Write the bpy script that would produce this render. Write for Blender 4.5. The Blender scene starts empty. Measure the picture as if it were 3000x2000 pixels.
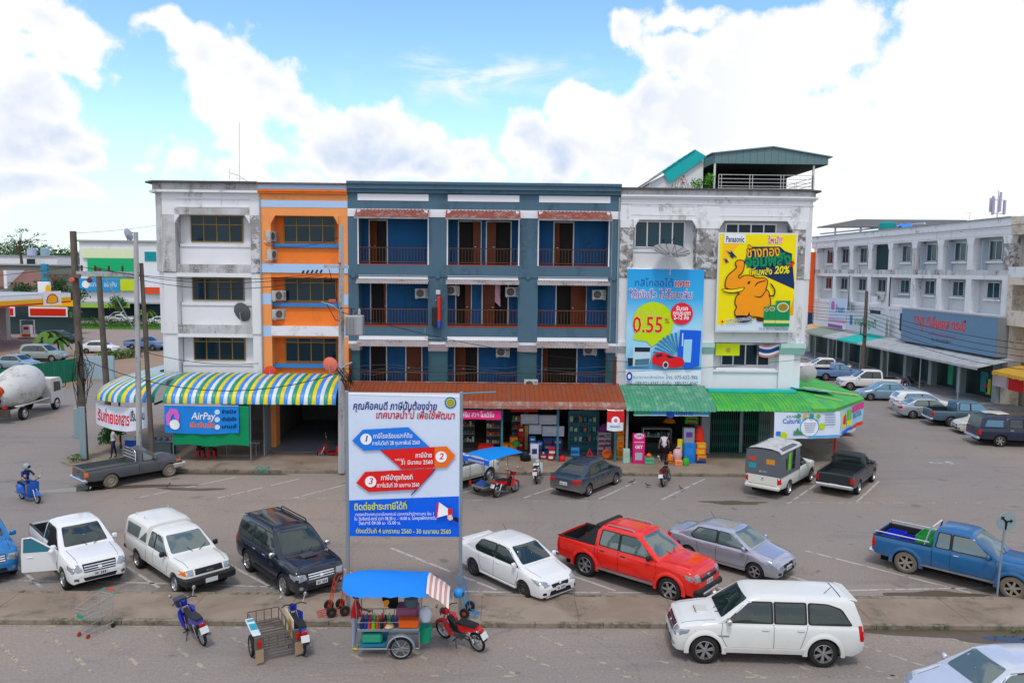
import bpy, bmesh, math, random
from mathutils import Vector, Matrix, noise as mnoise
from mathutils.bvhtree import BVHTree
from mathutils.geometry import tessellate_polygon
random.seed(7)
SC = bpy.context.scene
COL = SC.collection
R = math.radians
# ---------------------------------------------------------------- camera
PITCH, YAW, ROLL, CAMH = R(5.19), R(0.6), R(0.62), 10.4
def _cam():
    f = Vector((math.sin(YAW)*math.cos(PITCH), math.cos(YAW)*math.cos(PITCH), -math.sin(PITCH)))
    r = Vector((math.cos(YAW), -math.sin(YAW), 0)); u = r.cross(f)
    c, s = math.cos(ROLL), math.sin(ROLL)
    return f, c*r+s*u, c*u-s*r
CF, CR, CU = _cam()
cd = bpy.data.cameras.new('camera'); cam = bpy.data.objects.new('camera', cd); COL.objects.link(cam)
m3 = Matrix((CR, CU, -CF)).transposed()
cam.matrix_world = Matrix.Translation((0, 0, CAMH)) @ m3.to_4x4()
cd.sensor_width = 36; cd.lens = 36*2333/3000; cd.clip_end = 6000; cd.clip_start = .1
SC.camera = cam
def skydir(px, py):                      # direction of a cloud from its bearing
    d = CF + CR*((px-1500)/2333) - CU*((py-1000)/2333)
    return d.normalized()
# ---------------------------------------------------------------- light
SUN_EL, SUN_AZ = R(61), R(188)           # azimuth clockwise from +Y
sd = bpy.data.lights.new('sun', 'SUN'); sun = bpy.data.objects.new('sun', sd); COL.objects.link(sun)
sd.energy = 1.75; sd.angle = R(11); sd.color = (1, .93, .83)
sdir = Vector((math.sin(SUN_AZ)*math.cos(SUN_EL), math.cos(SUN_AZ)*math.cos(SUN_EL), math.sin(SUN_EL)))
sun.rotation_euler = sdir.to_track_quat('Z', 'Y').to_euler()
sun.location = (-10, -40, 80)
SC.view_settings.view_transform = 'Standard'; SC.view_settings.look = 'None'
SC.view_settings.exposure = -.20; SC.view_settings.gamma = 1; SC.view_settings.use_curve_mapping = False
SC.render.film_transparent = False
try:
    SC.cycles.use_denoising = True; SC.cycles.max_bounces = 6; SC.cycles.diffuse_bounces = 3
    SC.cycles.glossy_bounces = 3; SC.cycles.transmission_bounces = 4; SC.cycles.caustics_reflective = False; SC.cycles.caustics_refractive = False
except Exception: pass
# ---------------------------------------------------------------- sky
W = bpy.data.worlds.new('World'); SC.world = W; W.use_nodes = True
class NG:
    def __init__(s, nt): s.nt = nt; s.nt.nodes.clear()
    def n(s, t, **kw):
        nd = s.nt.nodes.new(t)
        for k, v in kw.items():
            if k == 'i':
                for a, b in v.items():
                    if hasattr(b, 'is_output'): s.nt.links.new(b, nd.inputs[a])
                    else: nd.inputs[a].default_value = b
            else: setattr(nd, k, v)
        return nd
    def math(s, op, a, b=None, c=None, clamp=False):
        i = {0: a}
        if b is not None: i[1] = b
        if c is not None: i[2] = c
        return s.n('ShaderNodeMath', operation=op, use_clamp=clamp, i=i).outputs[0]
    def vm(s, op, a, b=None):
        nd = s.n('ShaderNodeVectorMath', operation=op, i={0: a} if b is None else {0: a, 1: b})
        return nd.outputs[1] if op in ('LENGTH', 'DOT_PRODUCT', 'DISTANCE') else nd.outputs[0]
    def mix(s, f, a, b, blend='MIX'):
        nd = s.n('ShaderNodeMix', data_type='RGBA', blend_type=blend)
        for k, v in ((0, f), (6, a), (7, b)):
            if hasattr(v, 'is_output'): s.nt.links.new(v, nd.inputs[k])
            else: nd.inputs[k].default_value = v if k == 0 or len(v) == 4 else (*v, 1)
        return nd.outputs[2]
    def ramp(s, f, stops, interp='LINEAR'):
        nd = s.n('ShaderNodeValToRGB', i={0: f}); e = nd.color_ramp.elements; nd.color_ramp.interpolation = interp
        while len(e) < len(stops): e.new(.5)
        for k, (p, c) in enumerate(stops):
            e[k].position = p; e[k].color = (c, c, c, 1) if not hasattr(c, '__len__') else (*c, 1)[:4]
        return nd.outputs[0]
    def noise(s, vec, scale, detail=4, rough=.5, dist=0, lac=2.0):
        nd = s.n('ShaderNodeTexNoise', i={'Scale': scale, 'Detail': detail, 'Roughness': rough, 'Distortion': dist, 'Lacunarity': lac})
        s.nt.links.new(vec, nd.inputs['Vector']); return nd.outputs['Fac']
    def smooth(s, v, a, b):
        nd = s.n('ShaderNodeMapRange', interpolation_type='SMOOTHSTEP', i={0: v, 1: a, 2: b, 3: 0., 4: 1.}); return nd.outputs[0]
g = NG(W.node_tree)
sky = g.n('ShaderNodeTexSky', sky_type='NISHITA', sun_disc=False, sun_elevation=SUN_EL, sun_rotation=SUN_AZ, altitude=0, air_density=1.0, dust_density=.3, ozone_density=1.6)
tc = g.n('ShaderNodeTexCoord').outputs['Generated']
DIR = g.vm('NORMALIZE', tc)
# cumulus banks: (image bearing x, y, angular radius x, angular radius y, weight)
BLOBS = [(90,40,210,110,1),(200,120,90,80,.8),(30,140,70,60,.8),(30,300,120,90,1),(90,380,140,70,1),(20,400,150,100,1),(200,450,110,40,.8),(60,540,200,60,.95),
 (420,50,90,55,.7),(500,110,60,50,.55),(170,205,120,50,.7),(440,430,80,70,.6),(430,470,70,45,.8),(560,480,100,80,.8),
 (600,190,95,90,.9),(740,180,110,110,1),(800,250,140,130,1.1),(690,290,150,120,1),(880,320,130,120,1.1),(960,400,160,120,1.1),(1060,430,170,110,1.1),(1170,450,160,90,1.1),(760,430,160,110,.8),(1250,490,150,70,1.1),(1370,470,70,60,.7),(1400,510,110,50,.8),(800,520,300,60,.85),
 (1840,110,90,70,.7),(1990,60,120,60,.8),(1550,400,90,80,1),(1500,440,70,60,.7),(1640,440,110,90,1),(1720,330,100,80,1),(1800,400,170,130,1.1),(1900,290,150,110,1.1),(2050,350,220,150,1.2),(2000,190,150,90,.9),(2250,220,260,180,1.1),(1980,490,320,110,1.1),(1650,520,190,60,.9),(2330,430,260,150,1),(2450,120,250,190,1.2),
 (2700,300,330,330,1.2),(2850,120,300,250,1.2),(2900,500,300,200,1.2),(2500,560,400,120,1)]
nz = g.noise(DIR, 9, 8, .60)
acc = None
warp = g.n('ShaderNodeTexNoise', i={'Scale': 10., 'Detail': 3., 'Roughness': .55}); g.nt.links.new(DIR, warp.inputs['Vector'])
wv = g.vm('MULTIPLY', g.vm('SUBTRACT', warp.outputs['Color'], (.5, .5, .5)), (.10, .10, .10))
DW = g.vm('ADD', DIR, wv)
for (bx, by, rx, ry, wt) in BLOBS:
    c = skydir(bx, by)
    d = g.vm('MULTIPLY', g.vm('SUBTRACT', DW, tuple(c)), (2333/rx, 2333/rx*.6, 2333/ry))
    l = g.vm('LENGTH', d)
    v = g.math('MULTIPLY', g.math('SUBTRACT', 1.0, l), wt*.8)
    acc = v if acc is None else g.math('SMOOTH_MAX', acc, v, .12)
# behind and beside the frame broken cumulus goes on, thickened to whiten ambient light
elsewhere = g.math('MULTIPLY', g.math('SUBTRACT', g.noise(DIR, 2.6, 3, .5), .37), 3.2)
front = g.smooth(g.vm('DOT_PRODUCT', DIR, tuple(skydir(1500, 350))), .80, .88)
fld = g.math('ADD', g.math('MULTIPLY', elsewhere, g.math('SUBTRACT', 1., front)), g.math('MULTIPLY', acc, front))
dens = g.math('ADD', fld, g.math('MULTIPLY', g.math('SUBTRACT', nz, .5), 2.5))
alpha = g.smooth(dens, .08, .38)
# thin cirrus streak
cs = g.vm('MULTIPLY', g.vm('SUBTRACT', DW, tuple(skydir(1400, 225))), (2333/370, .6, 2333/75))
cir = g.math('MULTIPLY', g.smooth(g.math('SUBTRACT', 1.15, g.vm('LENGTH', cs)), 0, 1.0), g.smooth(g.noise(g.vm('MULTIPLY', DIR, (1, 1, 3.2)), 9, 5, .65, .6), .36, .64))
alpha = g.math('MAXIMUM', alpha, g.math('MULTIPLY', cir, .85))
# self shading of the cumulus
off = Vector((.035, 0, .05))
sA = nz; sB = g.noise(g.vm('ADD', DIR, tuple(off)), 9, 5, .6)
sh = g.math('ADD', g.math('MULTIPLY', g.math('SUBTRACT', sA, sB), 1.7), .62)
thick = g.smooth(dens, .25, .95)
shade = g.math('SUBTRACT', 1., g.math('MULTIPLY', g.math('MULTIPLY', thick, .95), g.math('SUBTRACT', 1., g.smooth(sh, .38, 1.0))))
sunside = g.smooth(g.vm('DOT_PRODUCT', DIR, tuple(skydir(2800, 250))), .90, 1.0)
shade = g.math('MAXIMUM', shade, g.math('MULTIPLY', sunside, 1.0))
ccol = g.mix(shade, (.58, .69, .89), (1.0, 1.0, 1.0))
ccol = g.mix(1., ccol, (12.0, 12.0, 12.0), 'MULTIPLY')
hs = g.n('ShaderNodeHueSaturation', i={'Hue': .506, 'Saturation': 1.2, 'Value': 1.0, 'Color': sky.outputs[0]})
skyc = g.mix(1., hs.outputs[0], (3.0, 3.0, 3.0), 'MULTIPLY')
el = g.n('ShaderNodeSeparateXYZ', i={0: DIR}).outputs[2]
haze = g.math('SUBTRACT', 1., g.smooth(el, -.02, .22))
skyc = g.mix(g.math('MULTIPLY', haze, .75), skyc, (6.4, 8.6, 10.8))
allc = g.mix(alpha, skyc, ccol)
bg = g.n('ShaderNodeBackground', i={'Color': allc, 'Strength': .1})
out = g.n('ShaderNodeOutputWorld', i={'Surface': bg.outputs[0]})
W.cycles.sampling_method = 'NONE'
# ---------------------------------------------------------------- materials
MATS = {}
def lin(c):
    if isinstance(c, str):
        c = c.lstrip('#'); c = [int(c[i:i+2], 16)/255 for i in (0, 2, 4)]
        return tuple(x/12.92 if x <= .04045 else ((x+.055)/1.055)**2.4 for x in c)
    return tuple(c)
def mat(name, col, rough=.6, metal=0, var=.12, scale=3., bump=0, bscale=60., grime=None, gs=1.2, ga=(.48, .62), spec=.22, coat=0, streak=False, col2=None, c2=(.45, .6), c2s=.8, ior=1.5):
    if name in MATS: return MATS[name]
    m = bpy.data.materials.new(name); m.use_nodes = True; g = NG(m.node_tree)
    col = lin(col)
    tc = g.n('ShaderNodeTexCoord').outputs['Object']
    info = g.n('ShaderNodeObjectInfo').outputs['Random']
    v = g.vm('ADD', tc, g.n('ShaderNodeCombineXYZ', i={0: g.math('MULTIPLY', info, 37.), 1: g.math('MULTIPLY', info, 11.), 2: 0.}).outputs[0])
    c = g.mix(g.noise(v, scale, 5, .6), tuple(max(0, x*(1-var)) for x in col), tuple(min(1, x*(1+var)) for x in col))
    if col2 is not None:
        c = g.mix(g.smooth(g.noise(v, c2s, 6, .6, .4), *c2), c, lin(col2))
    if grime is not None:
        gv = g.vm('MULTIPLY', v, (1.0, 1.0, .22)) if streak else v
        k = g.smooth(g.noise(gv, gs, 8, .68, .3), *ga)
        k = g.math('MULTIPLY', k, g.smooth(g.noise(v, gs*6, 5, .6), .30, .62))
        c = g.mix(k, c, lin(grime))
    p = g.n('ShaderNodeBsdfPrincipled', i={'Base Color': c, 'Roughness': rough, 'Metallic': metal, 'Specular IOR Level': spec, 'Coat Weight': coat, 'Coat Roughness': .08, 'IOR': ior})
    if bump:
        b = g.n('ShaderNodeBump', i={'Strength': bump, 'Distance': .02, 'Height': g.noise(v, bscale, 4, .6)}); g.nt.links.new(b.outputs[0], p.inputs['Normal'])
    g.n('ShaderNodeOutputMaterial', i={0: p.outputs[0]})
    MATS[name] = m; return m
def emis(name, col, s=1.0):
    if name in MATS: return MATS[name]
    m = bpy.data.materials.new(name); m.use_nodes = True; g = NG(m.node_tree)
    e = g.n('ShaderNodeEmission', i={0: (*lin(col), 1), 1: s}); g.n('ShaderNodeOutputMaterial', i={0: e.outputs[0]}); MATS[name] = m; return m
def plain(col, rough=.5):                  # printed vinyl / small goods by colour
    return mat('print_%s_%d' % (col.lstrip('#'), int(rough*100)), col, rough, var=.07, scale=1.3, bump=.35, bscale=3.5)
# ---------------------------------------------------------------- mesh builder
class MB:
    def __init__(s): s.v = []; s.f = []; s.m = []; s.cur = 0
    def add(s, vs, fs, M=None):
        b = len(s.v)
        s.v += [tuple(M @ Vector(p)) if M is not None else tuple(p) for p in vs]
        s.f += [tuple(i+b for i in f) for f in fs]; s.m += [s.cur]*len(fs); return s
    def box(s, x0, y0, z0, x1, y1, z1, M=None):
        return s.add([(x0,y0,z0),(x1,y0,z0),(x1,y1,z0),(x0,y1,z0),(x0,y0,z1),(x1,y0,z1),(x1,y1,z1),(x0,y1,z1)],
                     [(0,3,2,1),(4,5,6,7),(0,1,5,4),(1,2,6,5),(2,3,7,6),(3,0,4,7)], M)
    def bbox(s, x0, y0, z0, x1, y1, z1, b=.01, M=None):      # chamfered box
        b = min(b, (x1-x0)*.45, (y1-y0)*.45, (z1-z0)*.45); vs = []
        X, Y, Zz = (x0, x1), (y0, y1), (z0, z1)
        for i in (0, 1):
            for j in (0, 1):
                for k in (0, 1):
                    sx, sy, sz = (1, -1)[i], (1, -1)[j], (1, -1)[k]
                    vs += [(X[i], Y[j]+sy*b, Zz[k]+sz*b), (X[i]+sx*b, Y[j], Zz[k]+sz*b), (X[i]+sx*b, Y[j]+sy*b, Zz[k])]
        bm = bmesh.new(); bv = [bm.verts.new(p) for p in vs]; r = bmesh.ops.convex_hull(bm, input=bv)
        bm.verts.index_update(); vs = [v.co.copy() for v in bm.verts]; fs = [tuple(v.index for v in f.verts) for f in bm.faces]; bm.free()
        return s.add(vs, fs, M)
    def quad(s, a, b, c, d): return s.add([a, b, c, d], [(0, 1, 2, 3)])
    def poly(s, pts):
        pts = [Vector(p) for p in pts]; tr = tessellate_polygon([pts]); return s.add(pts, [tuple(t) for t in tr])
    def prism(s, pts, vec, M=None):
        n = len(pts); vec = Vector(vec); pts = [Vector(p) for p in pts]
        tr = [tuple(t) for t in tessellate_polygon([pts])]
        fs = [tuple(reversed(t)) for t in tr] + [tuple(i+n for i in t) for t in tr] + [(i, (i+1) % n, n+(i+1) % n, n+i) for i in range(n)]
        return s.add(pts + [p+vec for p in pts], fs, M)
    def tube(s, path, r, n=6, cap=True, M=None):
        path = [Vector(p) for p in path]; rs = r if hasattr(r, '__len__') else [r]*len(path); vs = []; up = None
        for i, p in enumerate(path):
            t = (path[min(i+1, len(path)-1)] - path[max(i-1, 0)])
            t = t.normalized() if t.length > 1e-9 else Vector((0, 0, 1))
            if up is None: up = Vector((0, 0, 1)) if abs(t.z) < .9 else Vector((1, 0, 0))
            a = t.cross(up); a = a.normalized() if a.length > 1e-6 else t.orthogonal().normalized(); b = a.cross(t).normalized(); up = b
            vs += [p + (a*math.cos(2*math.pi*k/n) + b*math.sin(2*math.pi*k/n))*rs[i] for k in range(n)]
        fs = [(i*n+k, i*n+(k+1) % n, (i+1)*n+(k+1) % n, (i+1)*n+k) for i in range(len(path)-1) for k in range(n)]
        if cap: fs += [tuple(range(n))[::-1], tuple((len(path)-1)*n+k for k in range(n))]
        return s.add(vs, fs, M)
    def lathe(s, prof, n=20, M=None, a0=0, a1=2*math.pi):       # prof: (r, z)
        full = abs(a1-a0-2*math.pi) < 1e-6; k = n if full else n+1
        vs = [(r*math.cos(a0+(a1-a0)*j/n), r*math.sin(a0+(a1-a0)*j/n), z) for r, z in prof for j in range(k)]
        fs = [(i*k+j, i*k+(j+1) % k, (i+1)*k+(j+1) % k, (i+1)*k+j) for i in range(len(prof)-1) for j in range(n)]
        return s.add(vs, fs, M)
    def grid(s, rows, close=False, M=None):
        k = len(rows[0]); vs = [p for r in rows for p in r]; e = k if close else k-1
        fs = [(i*k+j, i*k+(j+1) % k, (i+1)*k+(j+1) % k, (i+1)*k+j) for i in range(len(rows)-1) for j in range(e)]
        return s.add(vs, fs, M)
    def hull(s, pts, M=None):
        bm = bmesh.new(); bv = [bm.verts.new(p) for p in pts]; bmesh.ops.convex_hull(bm, input=bv); bmesh.ops.delete(bm, geom=[v for v in bm.verts if not v.link_faces], context='VERTS')
        bm.verts.index_update(); vs = [v.co.copy() for v in bm.verts]; fs = [tuple(v.index for v in f.verts) for f in bm.faces]; bm.free(); return s.add(vs, fs, M)
    def mesh(s, name, mats, smooth=None):
        me = bpy.data.meshes.new(name); me.from_pydata(s.v, [], s.f)
        mats = mats if isinstance(mats, (list, tuple)) else [mats]
        for m in mats: me.materials.append(m)
        if len(mats) > 1: me.polygons.foreach_set('material_index', s.m)
        if smooth is not None:
            me.polygons.foreach_set('use_smooth', [True]*len(me.polygons)); me.set_sharp_from_angle(angle=R(smooth))
        me.update(); return me
    def build(s, name, mats, parent=None, smooth=None, loc=None, rz=None, **tags):
        return link(name, s.mesh(name, mats, smooth), parent, loc, rz, **tags)
def link(name, me, parent=None, loc=None, rz=None, label=None, cat=None, group=None, kind=None):
    o = bpy.data.objects.new(name, me); COL.objects.link(o); o.parent = parent
    if loc is not None: o.location = loc
    if rz is not None: o.rotation_euler = (0, 0, rz)
    return tag(o, label, cat, group, kind)
def tag(o, label=None, cat=None, group=None, kind=None):
    if label: o['label'] = label
    if cat: o['category'] = cat
    if group: o['group'] = group
    if kind: o['kind'] = kind
    return o
def thing(name, label, cat, loc=(0, 0, 0), rz=0, group=None):
    return link(name, None, None, loc, rz, label, cat, group)
def copy_tree(o, parent=None):
    c = o.copy(); COL.objects.link(c); c.parent = parent
    for ch in [x for x in o.children]: copy_tree(ch, c)
    return c
def P(mb, name, m, parent, smooth=None, **k): return mb.build(name, m, parent, smooth, **k)
# ---------------------------------------------------------------- lettering
_tc = {}
TSC = bpy.data.scenes.new('typesetting'); TVL = TSC.view_layers[0]
def text_mesh(body, size=1., bold=0., shear=0., width=None, align='CENTER'):
    key = (body, bold, shear, align)
    if key not in _tc:
        cu = bpy.data.curves.new('t', 'FONT'); cu.body = body; cu.size = 1; cu.offset = bold; cu.shear = shear
        cu.align_x = align; cu.align_y = 'CENTER'; cu.resolution_u = 2; cu.fill_mode = 'FRONT'
        o = bpy.data.objects.new('t', cu); TSC.collection.objects.link(o)      # typeset in a scratch scene
        TVL.update(); dg = TVL.depsgraph; me = o.evaluated_get(dg).to_mesh()
        _tc[key] = ([v.co.copy() for v in me.vertices], [tuple(p.vertices) for p in me.polygons])
        o.evaluated_get(dg).to_mesh_clear(); bpy.data.objects.remove(o); bpy.data.curves.remove(cu)
    vs, fs = _tc[key]
    if not vs: return [], []
    sx = size
    if width is not None:
        w = max(v.x for v in vs)-min(v.x for v in vs); sx = width/w
    return [(v.x*sx, v.y*size, 0) for v in vs], fs
class Board:
    """Flat print on a real panel: layers of vinyl lettering and shapes, each 3 mm above the last. Coordinates u right, v up in metres."""
    def __init__(s, o, ux, uy, parent, curve=None):
        s.o = Vector(o); s.ux = Vector(ux).normalized(); s.uy = Vector(uy).normalized(); s.n = s.ux.cross(s.uy); s.parent = parent; s.k = 0; s.curve = curve; s.step = .003
    def pt(s, u, v, h):
        if s.curve: return s.curve(u, v, h)
        return s.o + s.ux*u + s.uy*v + s.n*h
    def lay(s, name, vs, fs, m):
        if s.curve:                                 # fine enough to follow the folds of the cloth
            bm = bmesh.new(); bv = [bm.verts.new((a, b, 0)) for a, b, *_ in vs]
            for f in fs:
                try: bm.faces.new([bv[i] for i in f])
                except ValueError: pass
            for _ in range(4):
                le = [e for e in bm.edges if e.calc_length() > .22]
                if not le: break
                bmesh.ops.subdivide_edges(bm, edges=le, cuts=1); bmesh.ops.triangulate(bm, faces=bm.faces[:])
            bm.verts.index_update(); vs = [tuple(v.co) for v in bm.verts]; fs = [tuple(v.index for v in f.verts) for f in bm.faces]; bm.free()
        s.k += 1; mb = MB(); mb.add([s.pt(a, b, .004+s.k*s.step) for a, b, *_ in vs], fs)
        return mb.build(name, m, s.parent)
    def poly(s, name, pts, m):
        tr = tessellate_polygon([[Vector((a, b, 0)) for a, b in pts]])
        fs = []
        for t in tr:                                # keep the faces towards the reader
            a, b, c = (pts[i] for i in t); fs.append(tuple(t) if (b[0]-a[0])*(c[1]-a[1])-(b[1]-a[1])*(c[0]-a[0]) > 0 else tuple(t)[::-1])
        return s.lay(name, pts, fs, m)
    def rect(s, name, u0, v0, u1, v1, m, n=1):
        vs = []; fs = []
        for i in range(n+1): vs += [(u0+(u1-u0)*i/n, v0), (u0+(u1-u0)*i/n, v1)]
        fs = [(2*i, 2*i+2, 2*i+3, 2*i+1) for i in range(n)]
        return s.lay(name, vs, fs, m)
    def disc(s, name, u, v, r, m, ry=None, n=28):
        ry = ry or r; return s.poly(name, [(u+r*math.cos(2*math.pi*k/n), v+ry*math.sin(2*math.pi*k/n)) for k in range(n)], m)
    def text(s, body, u, v, size, m, width=None, bold=0., shear=0., align='CENTER', name='lettering', rot=0):
        vs, fs = text_mesh(body, size, bold, shear, width, align); c, q = math.cos(rot), math.sin(rot)
        return s.lay(name, [(u+a*c-b*q, v+a*q+b*c) for a, b, _ in vs], fs, m)
# ---------------------------------------------------------------- ground
def asphalt_mat():
    m = bpy.data.materials.new('asphalt'); m.use_nodes = True; g = NG(m.node_tree)
    tc = g.n('ShaderNodeTexCoord').outputs['Object']
    base = g.mix(g.noise(tc, .16, 5, .6, .3), (.222, .194, .178), (.278, .245, .226))
    dust = g.smooth(g.noise(g.vm('ADD', tc, (31., 7., 0.)), .075, 6, .62, .5), .43, .66)
    base = g.mix(g.math('MULTIPLY', dust, .8), base, (.310, .252, .208))
    red = g.smooth(g.noise(g.vm('ADD', tc, (3., 91., 0.)), .22, 5, .7, .3), .62, .74)
    base = g.mix(g.math('MULTIPLY', red, .45), base, (.33, .20, .13))
    spots = g.smooth(g.noise(tc, 1.1, 3, .5, .2), .66, .74)
    base = g.mix(g.math('MULTIPLY', spots, .55), base, (.10, .092, .09))
    oil = g.smooth(g.noise(g.vm('ADD', tc, (70., 20., 0.)), .42, 6, .7, .6), .57, .70); base = g.mix(g.math('MULTIPLY', oil, .5), base, (.115, .092, .078))
    trk = g.smooth(g.noise(g.vm('MULTIPLY', tc, (.10, .9, 0)), 1.2, 5, .65, .2), .52, .68); base = g.mix(g.math('MULTIPLY', trk, .22), base, (.13, .12, .125))
    fine = g.noise(tc, 13., 5, .75); base = g.mix(.8, base, g.mix(g.smooth(fine, .25, .75), (.74, .74, .74), (1.26, 1.26, 1.26)), 'MULTIPLY')
    spk = g.smooth(g.noise(tc, 6.5, 2, .5), .70, .76); base = g.mix(g.math('MULTIPLY', spk, .5), base, (.06, .055, .055))
    vor = g.n('ShaderNodeTexVoronoi', feature='DISTANCE_TO_EDGE', i={'Scale': .22, 'Randomness': 1.})
    wn = g.n('ShaderNodeTexNoise', i={'Scale': 1.3, 'Detail': 5.}); g.nt.links.new(tc, wn.inputs['Vector'])
    g.nt.links.new(g.vm('ADD', tc, g.vm('MULTIPLY', wn.outputs['Color'], (.9, .9, 0))), vor.inputs['Vector'])
    crack = g.math('SUBTRACT', 1., g.smooth(vor.outputs[0], .002, .009))
    base = g.mix(g.math('MULTIPLY', crack, .13), base, (.06, .055, .055))
    wet = g.smooth(g.noise(g.vm('ADD', tc, (9., 55., 0.)), .11, 4, .5), .5, .7)
    p = g.n('ShaderNodeBsdfPrincipled', i={'Base Color': base, 'Roughness': g.math('SUBTRACT', .78, g.math('MULTIPLY', wet, .2)), 'Specular IOR Level': .25})
    b = g.n('ShaderNodeBump', i={'Strength': .5, 'Distance': .01, 'Height': g.noise(tc, 40, 3, .7)}); g.nt.links.new(b.outputs[0], p.inputs['Normal'])
    g.n('ShaderNodeOutputMaterial', i={0: p.outputs[0]}); return m
ASPH = asphalt_mat()
CONC = mat('pavement_concrete', (.285, .23, .18), .85, var=.22, scale=1.2, bump=.3, bscale=25, grime=(.13, .11, .095), gs=.7, ga=(.5, .68), col2=(.24, .185, .14), c2s=.35)
KERB = mat('kerb_concrete', (.27, .22, .175), .85, var=.25, scale=2, grime=(.085, .09, .06), gs=1.0, ga=(.42, .6))
SLAB = mat('shop_floor_concrete', (.27, .27, .29), .7, var=.15, scale=.8, grime=(.16, .13, .11), gs=.6)
MB().add([(-1500, -60, 0), (1500, -60, 0), (1500, 3200, 0), (-1500, 3200, 0)], [(0, 1, 2, 3)]).build('ground', ASPH, kind='structure')
def slab(name, pts, h, m, z0=0.0, b=.03):
    n = len(pts); mb = MB(); c = Vector((sum(p[0] for p in pts)/n, sum(p[1] for p in pts)/n, 0))
    ins = [tuple(Vector((*p, 0)) + (c-Vector((*p, 0))).normalized()*b) for p in pts]
    mb.add([(*p, z0) for p in pts] + [(*p, h-b) for p in pts] + [(p[0], p[1], h) for p in ins],
           [(i, (i+1) % n, n+(i+1) % n, n+i) for i in range(n)] + [(n+i, n+(i+1) % n, 2*n+(i+1) % n, 2*n+i) for i in range(n)])
    tr = tessellate_polygon([[Vector(p) for p in ins]]); mb.add([(p[0], p[1], h) for p in ins], [tuple(t) for t in tr])
    return mb.build(name, m, kind='structure')
def arc(cx, cy, r, a0, a1, n=8): return [(cx+r*math.cos(R(a0+(a1-a0)*k/n)), cy+r*math.sin(R(a0+(a1-a0)*k/n))) for k in range(n+1)]
# pavement in front of the shophouses, with the rounded street corner
pv = slab('pavement', [(-23.2, 41.3)] + [(-22.0, 40.5), (-20.6, 40.0), (-18.5, 39.75)] + [(16.8, 39.75)] + arc(16.8, 43.55, 3.8, -90, 0) + [(20.6, 62), (-23.2, 62)], .13, CONC)
# kerbstones of the pavement and of the median are pieces of it
def kerb(parent, x0, x1, yy, dy, h, ln=2.0, y0=None):
    me = {}
    x = x0
    while x < x1-.05:
        l = min(ln, x1-x)
        if round(l, 2) not in me: me[round(l, 2)] = MB().bbox(0, 0, 0, l-.012, .16, h, .012).mesh('kerbstone', KERB)
        o = link('kerbstone', me[round(l, 2)], parent, (x, yy + random.uniform(-.012, .012), dy + random.uniform(-.006, .006)), random.uniform(-.004, .004)); x += l
kerb(pv, -18.5, 16.8, 39.62, 0, .155)
md = slab('median', [(-40, 22.55), (-7, 22.5), (10, 22.5), (40, 22.55), (40, 24.35), (-40, 24.35)], .12, CONC)
kerb(md, -19, 21, 22.36, 0, .15); kerb(md, -19, 21, 24.33, 0, .14)
mb = MB()
for x in [i*2.9-18 for i in range(14)]: mb.box(x, 22.55, .121, x+.012, 24.3, .1225)
mb.build('joint', mat('joint_dark', (.07, .06, .05), .9), md)
# ---------------------------------------------------------------- painted markings
def paint_mat(name, col, wear):
    m = bpy.data.materials.new(name); m.use_nodes = True; g = NG(m.node_tree)
    tc = g.n('ShaderNodeTexCoord').outputs['Object']
    a = g.smooth(g.noise(tc, 2.2, 7, .72, .4), wear-.06, wear+.07)
    p = g.n('ShaderNodeBsdfPrincipled', i={'Base Color': g.mix(g.noise(tc, 5, 4), tuple(x*.8 for x in col), col), 'Roughness': .8})
    t = g.n('ShaderNodeBsdfTransparent'); mx = g.n('ShaderNodeMixShader', i={0: a, 1: t.outputs[0], 2: p.outputs[0]})
    g.n('ShaderNodeOutputMaterial', i={0: mx.outputs[0]}); MATS[name] = m; return m
PW = paint_mat('worn_white_paint', (.50, .48, .46), .42); PY = paint_mat('worn_cream_paint', (.42, .36, .27), .505); PW2 = paint_mat('faded_white_paint', (.46, .44, .43), .50)
def strip(mb, a, b, w, z=.004):
    a = Vector((*a, z)); b = Vector((*b, z)); t = (b-a).normalized(); n = Vector((-t.y, t.x, 0))*w/2
    mb.add([a-n, b-n, b+n, a+n], [(0, 1, 2, 3)])
def lines(segs, w, m, nm='parking_line'):
    for k, (a, b) in enumerate(segs):
        mb = MB(); strip(mb, a, b, w); mb.build(nm, m, kind='structure')
lines([((x, 22.2), (x+2.6+(k % 3)*.1, 19.62)) for k, x in enumerate([-16.2, -14.8, -13.2, -11.65, -10.1, -8.15, -5.5, -3.8, -2.35, -.85, .75, 2.4, 4.1, 5.8, 7.5, 9.3, 10.75, 12.5, 14.2])], .11, PY)
mb = MB()
for k in range(-7, 8): strip(mb, (k*1.63-.2, 19.6+.0*k), (k*1.63+.35, 19.58), .09)
strip(mb, (7.2, 19.6), (10.6, 19.75), .08); strip(mb, (-16, 22.28), (-1, 22.24), .10)
mb.build('parking_line', PY, kind='structure')
lines([((x, 25.1), (x-4.0, 28.95)) for x in [-14.9, -11.1, -7.4, -3.7, -.15, 3.72, 7.5, 11.3, 15.4]], .11, PW)
lines([((-17, 25.65), (-12, 25.5)), ((-12, 25.5), (-7, 25.2)), ((-7, 25.2), (0, 24.92)), ((0, 24.92), (7, 24.97)), ((7, 24.97), (17, 25.6))], .09, PW)
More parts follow.
